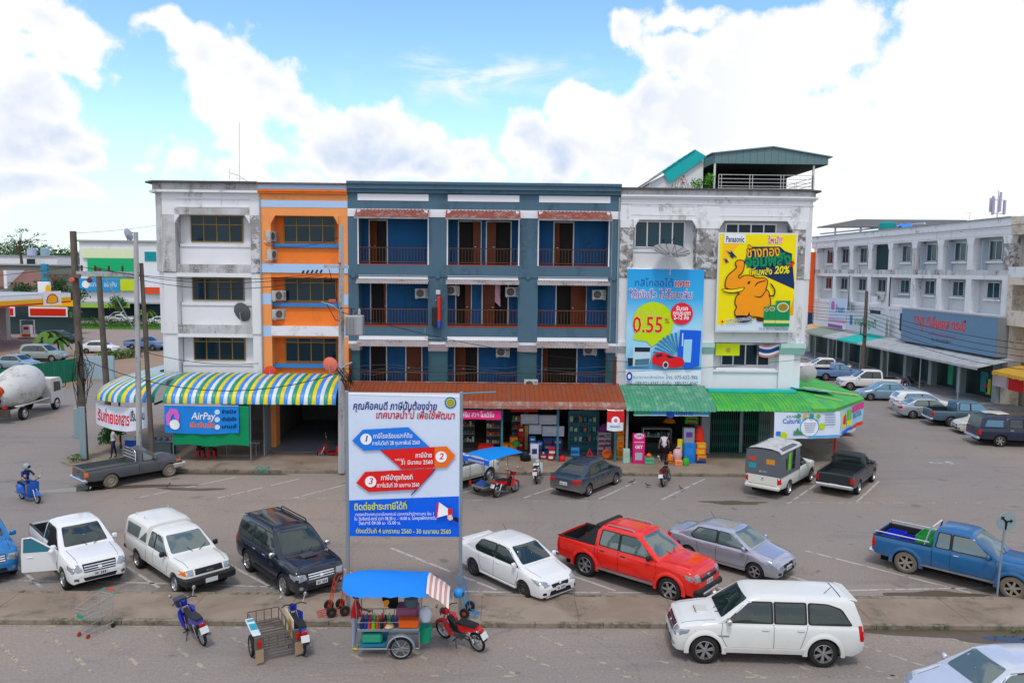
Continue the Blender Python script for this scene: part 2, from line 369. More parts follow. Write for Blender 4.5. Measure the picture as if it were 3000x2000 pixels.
lines([((1.0, 35.6), (2.9, 37.9)), ((4.4, 35.5), (6.6, 38.5)), ((7.3, 35.5), (10.2, 39.2)), ((12.9, 35.0), (15.7, 38.6)), ((16.2, 35.4), (18.9, 39.0)), ((-2.6, 35.4), (-.3, 38.3)), ((-6.0, 35.4), (-3.4, 38.6)), ((-9.4, 35.3), (-6.8, 38.5)), ((-12.8, 35.2), (-10.0, 38.6)), ((-16.3, 35.2), (-13.2, 38.8))], .11, PW)
lines([((-10, 35.25), (5, 35.1)), ((10.5, 35.1), (22, 35.4))], .07, PW2)
mb = MB()   # arrow on the side road
mb.poly([(23.1, 43.0, .004), (24.3, 43.35, .004), (24.1, 43.6, .004), (25.3, 43.2, .004), (24.6, 42.6, .004), (24.5, 42.85, .004), (23.2, 42.75, .004)]); mb.build('road_arrow', PW2, kind='structure')
# puddles and damp patches
WATER = mat('puddle_water', (.035, .033, .030), .04, var=.1, spec=.6)
MUD = mat('damp_mud', (.115, .092, .062), .4, var=.3, scale=3)
def blob(name, cx, cy, rx, ry, m, z, seed, rot=0, label=None):
    pts = []
    for k in range(40):
        a = 2*math.pi*k/40; q = 1+.55*mnoise.noise((math.cos(a)*1.4+seed, math.sin(a)*1.4, seed*.7))
        x, y = rx*q*math.cos(a), ry*q*math.sin(a); pts.append((cx+x*math.cos(rot)-y*math.sin(rot), cy+x*math.sin(rot)+y*math.cos(rot), z))
    MB().poly(pts).build(name, m, kind='structure')
blob('puddle', -19.9, 36.3, 1.5, .35, WATER, .006, 1.3, .25); blob('puddle', 15.6, 21.75, 1.7, .26, WATER, .006, 4.1, -.08)
blob('damp_patch', 15.0, 21.95, 3.4, .62, MUD, .005, 8.1, -.05); blob('damp_patch', 10.5, 35.1, 1.35, .32, MUD, .005, 2.7); blob('damp_patch', -17.4, 36.9, 2.4, .3, MUD, .005, 5.2, .15)
blob('damp_patch', -14.4, 36.6, 1.3, .25, MUD, .0045, 3.3); blob('damp_patch', 14.4, 38.6, .9, .5, MUD, .005, 7.7); blob('damp_patch', -13.7, 39.45, 2.8, .22, MUD, .0055, 6.4); blob('damp_patch', 14.0, 24.95, 1.5, .3, MUD, .0055, 9.4)
# ---------------------------------------------------------------- shophouse row
F = 44.5
WHITE = mat('weathered_white_plaster', (.76, .768, .785), .8, var=.07, scale=.6, grime=(.24, .23, .22), gs=.75, ga=(.53, .70), streak=True)
WHITE_D = mat('blackened_white_plaster', (.58, .58, .59), .85, var=.14, scale=.8, grime=(.17, .17, .165), gs=1.6, ga=(.46, .66), streak=True, col2=(.42, .41, .40), c2=(.36, .66), c2s=.9)
WHITE_C = mat('clean_white_plaster', (.77, .78, .80), .75, var=.06, scale=.8, grime=(.45, .45, .47), gs=.5, ga=(.56, .74), streak=True)
PEEL = mat('peeling_pilaster_paint', (.62, .62, .64), .9, var=.1, scale=2, col2=(.30, .285, .27), c2=(.45, .52), c2s=1.9, grime=(.09, .085, .08), gs=3, ga=(.50, .6), bump=.4, bscale=8)
BLACKCAP = mat('moss_black_cap', (.10, .10, .10), .9, var=.4, scale=3)
ORANGE = mat('orange_paint', (.86, .205, .028), .6, var=.07, grime=(.52, .14, .04), gs=.8, ga=(.50, .74), streak=True); ORANGE_L = mat('pale_orange_paint', (.88, .33, .10), .6, var=.05, grime=(.55, .26, .12), gs=.8, ga=(.50, .74), streak=True)
SKYB = mat('pale_blue_paint', (.42, .60, .84), .6, var=.05); BRIGHTB = mat('bright_blue_sill', (.035, .22, .55), .4, var=.1)
SLATE = mat('slate_blue_paint', (.075, .145, .205), .65, var=.10, scale=.7, grime=(.045, .085, .115), gs=.8, ga=(.48, .72), streak=True); COBALT = mat('cobalt_wall_paint', (.005, .105, .28), .6, var=.12, grime=(.006, .07, .17), gs=.9, streak=True)
TRIMW = mat('white_trim', (.78, .79, .83), .6, var=.04); GLASSD = mat('dark_window_glass', (.005, .026, .042), .09, var=.5, scale=.5, spec=.3)
GLASST = mat('teal_window_glass', (.008, .055, .080), .08, var=.4, scale=.4, spec=.35)
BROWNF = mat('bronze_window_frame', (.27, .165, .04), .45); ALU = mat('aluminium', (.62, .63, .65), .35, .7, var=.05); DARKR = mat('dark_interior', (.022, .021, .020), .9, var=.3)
BROWNW = mat('brown_door_wood', (.14, .035, .012), .45, var=.25, scale=2); RAILB = mat('brown_railing_paint', (.13, .055, .03), .5); TILER = mat('balcony_red_tile', (.30, .055, .03), .4, var=.15)
def block(parent, name, m, *bs, bevel=0):
    if name in ('door', 'frieze_frame'):          # one joined frame
        mb = MB()
        for b in bs: mb.box(*b)
        return mb.build(name, m, parent)
    for b in bs: o = (MB().box(*b) if not bevel else MB().bbox(*b, bevel)).build(name, m, parent)
    return o
def window(parent, x0, x1, z0, z1, y, cols, transom, fm, gm, fw=.055, name='window', dep=.08):
    w = x1-x0; mb = MB()
    mb.box(x0, y-dep, z0, x1, y, z0+fw); mb.box(x0, y-dep, z1-fw, x1, y, z1); mb.box(x0, y-dep, z0+fw, x0+fw, y, z1-fw); mb.box(x1-fw, y-dep, z0+fw, x1, y, z1-fw)
    xs = [x0+fw] + [x0+w*c for c in cols] + [x1-fw]
    zt = z0+(z1-z0)*transom if transom else None
    for c in cols: mb.box(x0+w*c-fw/2, y-dep+.004, z0+fw, x0+w*c+fw/2, y-.002, z1-fw)
    if zt: mb.box(x0+fw, y-dep+.008, zt-fw/2, x1-fw, y-.004, zt+fw/2)
    o = mb.build(name, fm, parent)
    rows = [(z0+fw, zt), (zt, z1-fw)] if zt else [(z0+fw, z1-fw)]
    for i in range(len(xs)-1):
        for (a, b) in rows:
            t = random.uniform(-.012, .012); q = random.uniform(-.012, .012)
            MB().add([(xs[i], y-.045+t, a), (xs[i+1], y-.045-t, a), (xs[i+1], y-.045-t+q, b), (xs[i], y-.045+t+q, b)], [(0, 1, 2, 3)]).build('pane', gm, o)
    return o
def corbel(parent, x, z, s, m, y0=F, d=.16):   # stepped bracket in the upper corner of an opening
    pts = [(x, z), (x+s*.36, z), (x+s*.36, z-.08), (x+s*.30, z-.08), (x+s*.30, z-.16), (x+s*.22, z-.16), (x+s*.22, z-.25), (x+s*.15, z-.25), (x+s*.15, z-.34), (x+s*.08, z-.34), (x+s*.08, z-.44), (x, z-.44)]
    MB().prism([(a, y0+.02, b) for a, b in pts], (0, d, 0)).build('corbel', m, parent)
def acunit(loc, rz, label, w=.78, h=.54, d=.28, grille_front=True):
    t = thing('air_conditioner', label, 'air conditioner', loc, rz, 'outdoor air conditioner units')
    P(MB().bbox(-w/2, -d/2, 0, w/2, d/2, h, .02), 'casing', mat('ac_casing', (.50, .49, .45), .5, grime=(.28, .26, .22)), t)
    fan = MB().lathe([(.02, 0), (.21, .012), (.215, 0)], 20, Matrix.Translation((-.1, -d/2-.003, h/2)) @ Matrix.Rotation(R(90), 4, 'X'))
    g = fan.build('fan_grille', mat('ac_grille', (.10, .10, .10), .6), t)
    mb = MB()
    for k in range(5): mb.box(w/2-.2, -d/2-.012, .08+k*.085, w/2-.04, -d/2-.002, .11+k*.085)
    mb.build('louvre', mat('ac_grille'  , (.1, .1, .1), .6), t)
    P(MB().box(-w/2+.05, -d/2, -.05, -w/2+.09, d/2+.15, -.002).box(w/2-.09, -d/2, -.05, w/2-.05, d/2+.15, -.002), 'bracket', ALU, t)
    return t
# ===== weathered white shophouse, left end
b = thing('shophouse', 'weathered white shophouse at the left end with blackened pilasters', 'building', (0, 0, 0), 0, 'shophouse row')
XL = -19.45
def endcap(z0, z1, o, m, name, par, xin, xe, s):
    # solid with a chamfered street corner; s=-1 left end, +1 right end
    pts = [(xin, F-o, z0), (xe-s*.5, F-o, z0), (xe+s*o, F+.5-o*.4, z0), (xe+s*o, 56, z0), (xin, 56, z0)]
    return MB().prism(pts, (0, 0, z1-z0)).build(name, m, par)
endcap(3.7, 6.62, -.18, WHITE_C, 'wall', b, -18.9, XL, -1)
endcap(6.62, 10.05, -.09, WHITE, 'wall', b, -18.9, XL, -1)
endcap(10.05, 14.4, .0, WHITE_D, 'wall', b, -18.9, XL, -1)
block(b, 'pilaster', WHITE_C, (-18.9, F+.14, 3.7, -18.25, 45.6, 6.62)); block(b, 'pilaster', WHITE, (-18.9, F+.06, 6.62, -18.22, 45.6, 10.02)); block(b, 'pilaster', WHITE_D, (-18.9, F+.002, 10.05, -18.2, 45.6, 13.2))
block(b, 'pilaster', WHITE, (-14.05, F+.12, 3.7, -13.56, 45.6, 6.62), (-14.05, F+.05, 6.63, -13.56, 45.6, 10.0)); block(b, 'pilaster', PEEL, (-14.05, F, 10.03, -13.56, 45.6, 13.2))
block(b, 'band', WHITE_D, (-18.2, F+.06, 10.0, -14.05, 45.6, 10.48), (-18.22, F+.10, 6.62, -14.05, 45.6, 7.1))
block(b, 'moulding', WHITE_C, (-18.2, F+.02, 9.78, -14.05, 45.6, 9.998), (-18.25, F+.07, 6.42, -14.05, 45.6, 6.615))
block(b, 'parapet', WHITE, (-18.9, F+.02, 13.2, -13.56, 45.2, 14.4)); block(b, 'frieze', WHITE_D, (-18.2, F-.02, 13.22, -14.1, F+.019, 13.55))
block(b, 'panel_moulding', WHITE, (-18.1, F-.03, 14.05, -14.1, F+.018, 14.12), (-18.1, F-.03, 13.6, -14.1, F+.018, 13.66))
MB().prism([(-13.56, F-.25, 14.4), (XL+.3, F-.25, 14.4), (XL-.25, F+.3, 14.4), (XL-.25, 56, 14.4), (-13.56, 56, 14.4)], (0, 0, .13)).build('cornice', WHITE, b)
MB().prism([(-13.56, F-.12, 14.53), (XL+.35, F-.12, 14.53), (XL-.1, F+.35, 14.53), (XL-.1, 56, 14.53), (-13.56, 56, 14.53)], (0, 0, .38)).build('cornice', WHITE_D, b)
MB().prism([(-13.56, F-.42, 14.91), (XL+.25, F-.42, 14.91), (XL-.42, F+.2, 14.91), (XL-.42, 56, 14.91), (-13.56, 56, 14.91)], (0, 0, .09)).build('roof_cap', BLACKCAP, b)
for (z0, z1) in ((3.7, 6.42), (7.1, 9.78), (10.48, 13.2)):
    block(b, 'recess_wall', WHITE_C, (-18.2, 45.3, z0, -14.05, 45.6, z1))
for (z0, z1, wz0, wz1, tr) in ((10.48, 13.2, 11.72, 13.2, .66), (7.1, 9.78, 8.45, 9.74, .80), (3.7, 6.42, 5.05, 6.38, .80)):
    window(b, -17.62, -14.70, wz0, wz1, 45.3, (.25, .50, .75), tr, BROWNF, GLASSD)
    block(b, 'sill', WHITE_C, (-18.15, 45.0, wz0-.27, -14.06, 45.298, wz0-.1)); block(b, 'apron', WHITE_C, (-18.19, 45.06, z0, -14.07, 45.297, wz0-.28))
corbel(b, -18.2, 13.2, .75, WHITE, F-.1); corbel(b, -14.05, 13.2, -.75, WHITE, F-.1)
# ===== orange shophouse
b = thing('shophouse', 'bright orange shophouse with pale blue bands', 'building', (0, 0, 0), 0, 'shophouse row')
x0, x1 = -13.555, -8.685
block(b, 'pilaster', ORANGE_L, (x0, F, 10.57, -12.93, 45.6, 13.2), (-9.18, F, 10.57, x1, 45.6, 13.2), (x0, F+.04, 3.7, -12.97, 45.6, 10.05), (-9.2, F+.04, 3.7, x1, 45.6, 10.05), (x0+.01, F+.3, .13, -12.9, 45.6, 3.69), (-9.25, F+.3, .13, x1-.01, 45.6, 3.69))
block(b, 'pilaster_band', SKYB, (x0, F+.035, 8.3, -12.969, 45.0, 8.9), (-9.201, F+.035, 8.3, x1, 45.0, 8.9), (x0, F+.035, 6.5, -12.969, 45.0, 7.1), (-9.201, F+.035, 6.5, x1, 45.0, 7.1))
block(b, 'band', SKYB, (x0, F-.02, 10.06, x1, 45.6, 10.56), (x0, F-.02, 13.65, x1, 45.2, 14.03)); block(b, 'band', ORANGE_L, (x0, F-.003, 13.2, x1, 45.4, 13.648), (x0, F-.004, 14.032, x1, 45.4, 14.38)); block(b, 'frieze_frame', ORANGE_L, (-13.0, F-.03, 14.3, -9.2, F-.005, 14.36), (-13.0, F-.03, 14.05, -12.94, F-.005, 14.3), (-9.26, F-.03, 14.05, -9.2, F-.005, 14.3))
block(b, 'cornice', ORANGE, (x0, F-.18, 14.385, x1, 56, 14.5), (x0, F-.25, 14.505, x1, 56, 14.62)); block(b, 'cornice', SKYB, (x0, F-.22, 14.625, x1, 56, 14.88)); block(b, 'roof_cap', mat('rusty_cap', (.2, .12, .09), .8, col2=(.1, .2, .3)), (x0, F-.40, 14.885, x1, 56, 14.97))
block(b, 'lintel', ORANGE, (-12.97, F+.03, 9.8, -9.2, 45.6, 10.055)); block(b, 'canopy_band', mat('white_tarp', (.78, .78, .82), .6, grime=(.5, .5, .5)), (-12.97, F-.1, 6.56, -9.2, 45.6, 7.09)); block(b, 'lintel', ORANGE, (-12.969, F+.05, 6.45, -9.201, 45.6, 6.555))
for (z0, z1) in ((3.7, 6.45), (7.095, 9.8), (10.565, 13.2)): block(b, 'recess_wall', ORANGE, (-12.97, 45.3, z0, -9.18, 45.6, z1))
for (z0, wz0, wz1, tr) in ((10.565, 11.75, 13.25-.06, .66), (7.095, 8.45, 9.76, .80), (3.7, 5.0, 6.4, .8)):
    window(b, -12.42, -9.5, wz0, wz1, 45.3, (.25, .50, .75), tr, BROWNF, GLASSD)
    block(b, 'sill', BRIGHTB, (-12.96, 44.75, wz0-.28, -9.21, 45.298, wz0-.08)); block(b, 'apron', ORANGE, (-12.96, 44.9, z0, -9.21, 45.297, wz0-.285))
corbel(b, -12.93, 13.2, .7, ORANGE_L, F-.1); corbel(b, -9.18, 13.2, -.7, ORANGE_L, F-.1)
for q, (px, pz) in enumerate(((-12.95, 11.8), (-12.9, 10.78), (-12.6, 8.52), (-12.6, 7.48))):
    acunit((px, 44.72 if q > 1 else 44.68, pz), R(50 if q > 1 else 78), 'air conditioner, %s of four on the orange facade edge' % ('topmost', 'second from the top', 'third from the top', 'lowest')[q])
# ===== slate blue guest house, three bays
b = thing('shophouse', 'slate blue three-bay guest house with open balconies', 'building', (0, 0, 0), 0, 'shophouse row')
x0, x1 = -8.68, 6.395
PIL = [(-8.68, -8.1), (-4.25, -3.16), (.77, 1.88), (5.78, 6.395)]
BAY = [(-8.1, -4.25), (-3.16, .77), (1.88, 5.78)]
for a, c in PIL:
    block(b, 'pilaster', SLATE, (a, F, 6.3, c, 45.6, 13.2)); block(b, 'pilaster', mat('teal_slate_paint', (.045, .12, .15), .6), (a, F+.25, 3.6, c, 45.6, 5.74))
    MB().prism([(a, F+.25, 5.745), (a, F-.03, 6.12), (a, F-.1, 6.15), (a, F-.1, 6.295), (a, 45.5, 6.295), (a, 45.5, 5.745)], (c-a, 0, 0)).build('capital', TRIMW, b)
block(b, 'band', SLATE, (x0, F+.004, 10.03, x1, 45.6, 10.56)); block(b, 'band', SLATE, *[(p, F+.02, 6.62, q, 45.6, 7.15) for p, q in BAY])
block(b, 'band', TRIMW, (x0, F-.03, 13.2, x1, 45.4, 13.63)); block(b, 'parapet', SLATE, (x0, F, 13.632, x1, 45.4, 14.5))
block(b, 'frieze_panel', TRIMW, *[(p, F-.025, 14.08, q, F-.002, 14.44) for p, q in ((-8.13, -4.22), (-3.16, .79), (1.88, 5.82))])
block(b, 'cornice', SLATE, (x0, F-.16, 14.502, x1, 56, 14.7), (x0, F-.28, 14.703, x1, 56, 14.95), (x0, F-.36, 14.953, x1, 56, 15.1))
block(b, 'band_rod', SLATE, (x0, F-.05, 9.92, x1, F+.003, 9.98))
for a, c in PIL: block(b, 'clamp', SLATE, ((a+c)/2-.11, F-.09, 9.84, (a+c)/2+.11, F-.051, 10.12))
for (z0, z1) in ((3.6, 6.6), (7.15, 10.03), (10.56, 13.2)):
    block(b, 'balcony_wall', COBALT, *[(p, 45.8, z0, q, 46.0, z1) for p, q in BAY], *[(p, 45.6, z0, p+.06, 45.798, z1) for p, q in BAY], *[(q-.06, 45.6, z0, q, 45.798, z1) for p, q in BAY])
    block(b, 'balcony_floor', TILER, *[(p+.001, F+.01, z0-.02, q-.001, 45.79, z0+.06) for p, q in BAY])
def bx(px): return (-8.67+(px-45)*.0078)*(45.8/44.5)
def door(parent, xa, xb, z0, h, leaf=None, y=45.8, closed=False):
    fr = .06
    d = block(parent, 'door', TRIMW, (xa-fr, y-.05, z0+.06, xa, y-.002, z0+h), (xb, y-.05, z0+.06, xb+fr, y-.002, z0+h), (xa, y-.05, z0+h-fr, xb, y-.002, z0+h))
    if closed:
        block(d, 'leaf', BROWNW, (xa, y-.03, z0+.06, xb, y-.003, z0+h-fr)); block(d, 'handle', ALU, (xa+.07, y-.08, z0+1.05, xa+.2, y-.05, z0+1.09)); return
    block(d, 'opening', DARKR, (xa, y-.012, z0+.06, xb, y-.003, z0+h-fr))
    if leaf:
        s, wv = leaf
        e = MB().bbox(0, 0, z0+.09, wv, .04, z0+h-fr-.02, .005).build('leaf', BROWNW, d, loc=(xa if s > 0 else xb, y-.06, 0), rz=R(-20) if s > 0 else R(180+20))
        MB().bbox(wv-.17, -.06, z0+1.05, wv-.05, -.02, z0+1.09, .008).bbox(wv-.17, .06, z0+1.05, wv-.05, .10, z0+1.09, .008).build('handle', ALU, e)
DOORS = {10.56: [(200, 320, (1, .45)), (832, 985, (-1, .45)), (1030, 1198, (1, .55)), (1510, 1642, (1, .3))], 7.15: [(207, 312, (-1, .12)), (815, 918, (-1, .35)), (1003, 1182, (1, .75)), (1532, 1740, (-1, .95))], 3.6: [(202, 312, None), (458, 566, 'c'), (808, 968, (1, .65)), (1438, 1682, (1, .3))]}
for z0, ds in DOORS.items():
    for (pa, pb, lf) in ds: door(b, bx(pa), bx(pb), z0, 2.55 if z0 > 4 else 2.62, None if lf in (None, 'c') else lf, closed=lf == 'c')
    for p, q in BAY:
        mb = MB(); yy = F+.12; h = .95; p2, q2 = (p, q)
        if z0 < 4: yy = F+.1
        mb.tube([(p2, yy, z0+h), (q2, yy, z0+h)], .028, 6); mb.tube([(p2, yy, z0+.16), (q2, yy, z0+.16)], .018, 5)
        n = 22
        for k in range(n): xx = p2+(q2-p2)*(k+.5)/n; mb.box(xx-.011, yy-.011, z0+.16, xx+.011, yy+.011, z0+h)
        mb.build('railing', RAILB, b)
block(b, 'corner_post', BROWNW, (6.18, F-.35, 3.7, 6.32, F-.2, 5.6), (-8.62, F-.35, 3.7, -8.5, F-.2, 5.9))
CORR = mat('grey_corrugated_canopy', (.34, .30, .30), .6, var=.2, scale=2, grime=(.18, .15, .14)); REDT = mat('faded_red_roof_tile', (.24, .062, .045), .7, var=.3, scale=4, grime=(.30, .27, .25), gs=2.5)
def corr(xa, xb, prof, pitch=.1, amp=.015, n_per=4):
    """corrugated sheet: prof = [(y, z)...] swept along x, ridges running down the slope"""
    n = max(2, int((xb-xa)/pitch*n_per)); rows = []
    nr = []
    for i in range(len(prof)):
        a = prof[max(i-1, 0)]; c = prof[min(i+1, len(prof)-1)]; t = Vector((c[0]-a[0], c[1]-a[1])); t.normalize(); nr.append((-t.y, t.x) if -t.y*0+t.x*1 > 0 or abs(t.x) < .2 else (t.y, -t.x))
    for k in range(n+1):
        x = xa+(xb-xa)*k/n; o = amp*math.cos(2*math.pi*(x-xa)/pitch)
        rows.append([(x, p[0]+q[0]*o, p[1]+q[1]*o) for p, q in zip(prof, nr)])
    return rows
for (z, m, proj, drop) in ((13.62, REDT, .75, .42), (9.80, CORR, .62, .16), (6.40, CORR, .62, .22)):
    for i, (p, q) in enumerate(BAY):
        if z > 13:
            nt = 4
            for r in range(nt):   # overlapping courses of tiles
                a0, a1 = r/nt, (r+1)/nt
                mb = MB().grid(corr(p-.08, q+.08, [(F-.03-proj*a0, z-.05-drop*a0+.035), (F-.03-proj*a1-.04, z-.05-drop*a1+.0)], .2, .02))
                mb.build('tile_course', REDT, b, smooth=60)
            block(b, 'fringe', CORR, (p-.08, F-.03-proj-.03, z-.05-drop-.10, q+.08, F-.03-proj, z-.05-drop-.01))
        else:
            block(b, 'canopy_fascia', TRIMW, (p, F-.02, z-.02, q, F+.06, z+.20), (p, F-.08, z-.02, q, F-.021, z+.06))
            mb = MB().grid(corr(p-.06, q+.06, [(F-.02, z-.03), (F-.02-proj*.9, z-.03-drop), (F-.02-proj, z-.03-drop-.07)], .16, .018)); mb.build('canopy', CORR, b, smooth=60)
    if z > 13:
        for p, q in BAY: corbel(b, p, 13.55, .5, TRIMW, F-.35, .3); corbel(b, q, 13.55, -.5, TRIMW, F-.35, .3); block(b, 'edge_trim', TRIMW, (p-.05, F-.03, 10.58, p+.02, F+.002, 13.15), (q-.02, F-.03, 10.58, q+.05, F+.002, 13.15))
for q, (px, pz, rz, nm) in enumerate(((-4.62, 8.72, 0, 'under the grey canopy of the left middle-floor balcony'), (-2.9, 8.9, 0, 'at the left of the central middle-floor balcony'), (.45, 8.85, 0, 'at the right of the central middle-floor balcony'), (5.35, 8.75, 0, 'on the right middle-floor balcony'), (-.05, 5.45, 0, 'under the canopy of the lower central balcony'), (4.9, 5.6, 0, 'tucked under the lower right canopy'), (1.55, 3.72, 0, 'standing low on the rust roof by the railing'))):
    acunit((px, 44.95 if q < 6 else 44.2, pz), rz, 'air conditioner ' + nm)
# hanging clothes on the middle balcony
t = thing('hanging_laundry', 'pale pink cloth hanging in the middle balcony doorway', 'laundry', (-.4, 45.4, 8.55)); rows = [[(x*.1-.12+math.sin(i*2+x)*.01, .03*math.sin(x*2.2+i*.4), .95-i*.16+(-.1*x if i == 6 else 0)) for x in range(4)] for i in range(7)]
P(MB().grid(rows), 'cloth', plain('#d9a9b8'), t); P(MB().tube([(-.5, 0, .97), (.6, 0, .97)], .008), 'line', ALU, t)
# ===== white shophouse at the right corner
b = thing('shophouse', 'white corner shophouse with peeling pilasters and roof terrace', 'building', (0, 0, 0), 0, 'shophouse row')
x0, xr = 6.4, 17.35
def rprism(o, z0, z1, m, name, ins=0.0, dx=0.0):
    pts = [(x0, F-o), (xr-.95+dx, F-o), (xr-.42+dx, F-o+.12), (xr-.08+o+dx, F-o+.5), (xr+o+dx, F-o+1.0), (xr+o+dx, 56), (x0, 56)]
    return MB().prism([(p[0], p[1], z0) for p in pts], (0, 0, z1-z0)).build(name, m, b, smooth=30)
rprism(0, 13.2, 14.05, WHITE, 'parapet'); rprism(.04, 14.052, 14.12, WHITE, 'moulding'); rprism(.0, 14.122, 14.35, WHITE, 'parapet')
rprism(.12, 14.352, 14.45, WHITE, 'cornice'); rprism(.22, 14.452, 14.55, WHITE, 'cornice'); rprism(.10, 14.552, 14.84, WHITE_D, 'parapet'); rprism(.32, 14.842, 14.93, BLACKCAP, 'roof_cap')
block(b, 'pilaster', PEEL, (x0, F, 10.02, 7.14, 45.6, 13.2), (10.67, F, 10.02, 11.86, 45.6, 13.2), (15.98, F, 10.02, 16.75, 45.6, 13.2)); block(b, 'pilaster_cap', WHITE, (x0, F-.03, 12.75, 7.15, F+.4, 13.199), (10.66, F-.03, 12.75, 11.87, F+.4, 13.199), (15.97, F-.03, 12.75, 16.76, F+.4, 13.199))
block(b, 'pilaster', WHITE, (x0, F+.05, 6.4, 7.14, 45.6, 10.0), (10.67, F+.05, 6.4, 11.86, 45.6, 10.0), (15.98, F+.05, 6.4, 16.75, 45.6, 10.0)); block(b, 'pilaster', WHITE_C, (x0, F+.15, 3.7, 7.14, 45.6, 5.74), (10.67, F+.15, 3.7, 11.86, 45.6, 5.74), (15.6, F+.15, 3.7, 16.45, 45.6, 5.74))
for za, zb, o in ((10.0, 13.2, 0), (6.4, 9.99, -.06)):
    pts = [(16.755, F-o, za), (xr-.42, F-o+.12, za), (xr-.08, F-o+.5, za), (xr+o, F-o+1, za), (xr+o, 56, za), (16.755, 56, za)]; MB().prism(pts, (0, 0, zb-za)).build('corner_wall', WHITE, b, smooth=30)
MINT = mat('mint_corbel_paint', (.45, .66, .62), .6)
for a, c in ((6.4, 7.14), (10.67, 11.86), (15.6, 17.0)): MB().prism([(a, F+.15, 5.745), (a, F-.05, 6.1), (a, F-.1, 6.15), (a, F-.1, 6.395), (a, 45.5, 6.395), (a, 45.5, 5.745)], (c-a, 0, 0)).build('capital', MINT if a > 10 else WHITE, b)
block(b, 'side_wall', WHITE_C, (16.455, F+.4, 3.6, 16.9, 56, 6.395))
block(b, 'band', WHITE, (7.14, F+.1, 9.8, 10.67, 45.6, 10.5), (11.86, F+.1, 9.8, 15.98, 45.6, 10.5), (7.14, F+.1, 6.4, 10.67, 45.6, 7.1), (11.86, F+.1, 6.42, 15.98, 45.6, 7.1))
block(b, 'frieze_panel', WHITE, (7.0, F-.02, 13.95, 10.6, F-.001, 14.0), (7.0, F-.02, 13.45, 10.6, F-.001, 13.5), (11.9, F-.02, 13.95, 16.0, F-.001, 14.0), (11.9, F-.02, 13.45, 16.0, F-.001, 13.5))
for p, q in ((7.14, 10.67), (11.86, 15.98)):
    for (z0, z1) in ((3.7, 6.4), (7.1, 9.8), (10.5, 13.2)): block(b, 'recess_wall', WHITE_C, (p, 45.3, z0, q, 45.6, z1))
for (xa, xb, za, zb, c, gm) in ((7.32, 10.18, 11.68, 13.28-.1, (.25, .5, .75), GLASST), (12.45, 15.35, 11.68, 13.1, (.25, .5, .75), GLASSD), (7.3, 10.2, 8.4, 9.7, (.25, .5, .75), GLASST), (12.45, 15.25, 5.02, 6.3, (.25, .5, .75), GLASSD), (12.45, 15.25, 8.4, 9.7, (.25, .5, .75), GLASSD)):
    window(b, xa, xb, za, zb, 45.3, c, None, ALU, gm, .07); block(b, 'sill', WHITE_C, (xa-.3, 45.05, za-.25, xb+.3, 45.298, za-.1))
block(b, 'apron', WHITE_C, (7.15, 45.1, 10.5, 10.66, 45.297, 11.42), (11.87, 44.85, 3.7, 15.59, 45.297, 4.7)); block(b, 'sill', WHITE_C, (11.87, 44.75, 4.72, 15.59, 45.297, 4.82))
for x, s in ((7.14, 1), (10.67, -1), (11.86, 1), (15.98, -1)): corbel(b, x, 13.2, .75*s, WHITE, F-.1)
# body of the row behind the facades, flat roof and ground-floor walls
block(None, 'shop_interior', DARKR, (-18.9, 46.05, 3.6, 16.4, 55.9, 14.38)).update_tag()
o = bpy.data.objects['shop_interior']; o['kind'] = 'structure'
mb = MB(); mb.box(-18.9, 53, .131, 16.4, 53.3, 3.59); mb.box(-18.9, 44.9, 3.45, 16.4, 53, 3.59)
for x in (-13.6, -8.75, -3.7, 1.35, 6.4, 11.3): mb.box(x-.12, 45.7, .131, x+.12, 53, 3.448)
mb.build('shop_wall', mat('dim_shop_wall', (.16, .16, .155), .9, var=.2), kind='structure')
mb = MB().box(-13.4, 43.7, .131, -8.9, 53, .16); mb.build('shop_floor', mat('grey_shop_floor', (.22, .24, .28), .5, var=.15), kind='structure')
block(None, 'side_wall', WHITE_C, (16.45, 45.0, .131, 16.85, 56, 3.58)); bpy.data.objects['side_wall.001' if 'side_wall.001' in bpy.data.objects else 'side_wall']['kind'] = 'structure'
# conduits and cables fixed to the facades
for nm, pth, r_ in (('conduit', [(-4.4, F-.03, 7.1), (-4.4, F-.03, 6.5), (-3.2, F-.03, 6.5)], .02), ('conduit', [(5.95, F-.03, 13.1), (5.95, F-.03, 6.4)], .02), ('drain_pipe', [(6.32, F-.06, 14.4), (6.32, F-.06, 4.1)], .045), ('drain_pipe', [(-13.5, F-.05, 14.3), (-13.5, F-.05, 4.5)], .04)): MB().tube(pth, r_, 6).build(nm, mat('grey_conduit', (.34, .37, .40), .5), b)
for k in range(3): MB().tube([(-8.6+i*1.25, F-.12, 4.55+.2*k-.10*math.sin(i*1.9+k)-.05*(i % 2)) for i in range(13)], .012, 4).build('facade_cable', BLACKCAP, b)
# ---------------------------------------------------------------- awnings over the pavement
RUST = mat('rust_red_metal_sheet', (.30, .072, .028), .55, var=.2, scale=1.5, grime=(.20, .10, .08), gs=1.6, streak=True)
RUSTV = mat('rust_valance', (.30, .12, .09), .6, var=.25, scale=3, grime=(.36, .30, .28), gs=2)
t = thing('awning', 'rust red ribbed metal awning over the shops under the blue house', 'awning', (0, 0, 0), 0, 'shop awnings')
def ribbed(xa, xb, prof, m, parent, name, rib=.25, w=.05, h=.03):
    n = int(round((xb-xa)/rib)); rows = []
    for k in range(n):
        x = xa+k*(xb-xa)/n; s = (xb-xa)/n
        for dx, hh in ((0, 0), (s-w-.001, 0), (s-w*.7, h), (s-w*.3, h)): rows.append([(x+dx, p[0], p[1]+hh) for p in prof])
    rows.append([(xb, p[0], p[1]) for p in prof])
    return MB().grid([list(r) for r in rows]).build(name, m, parent)
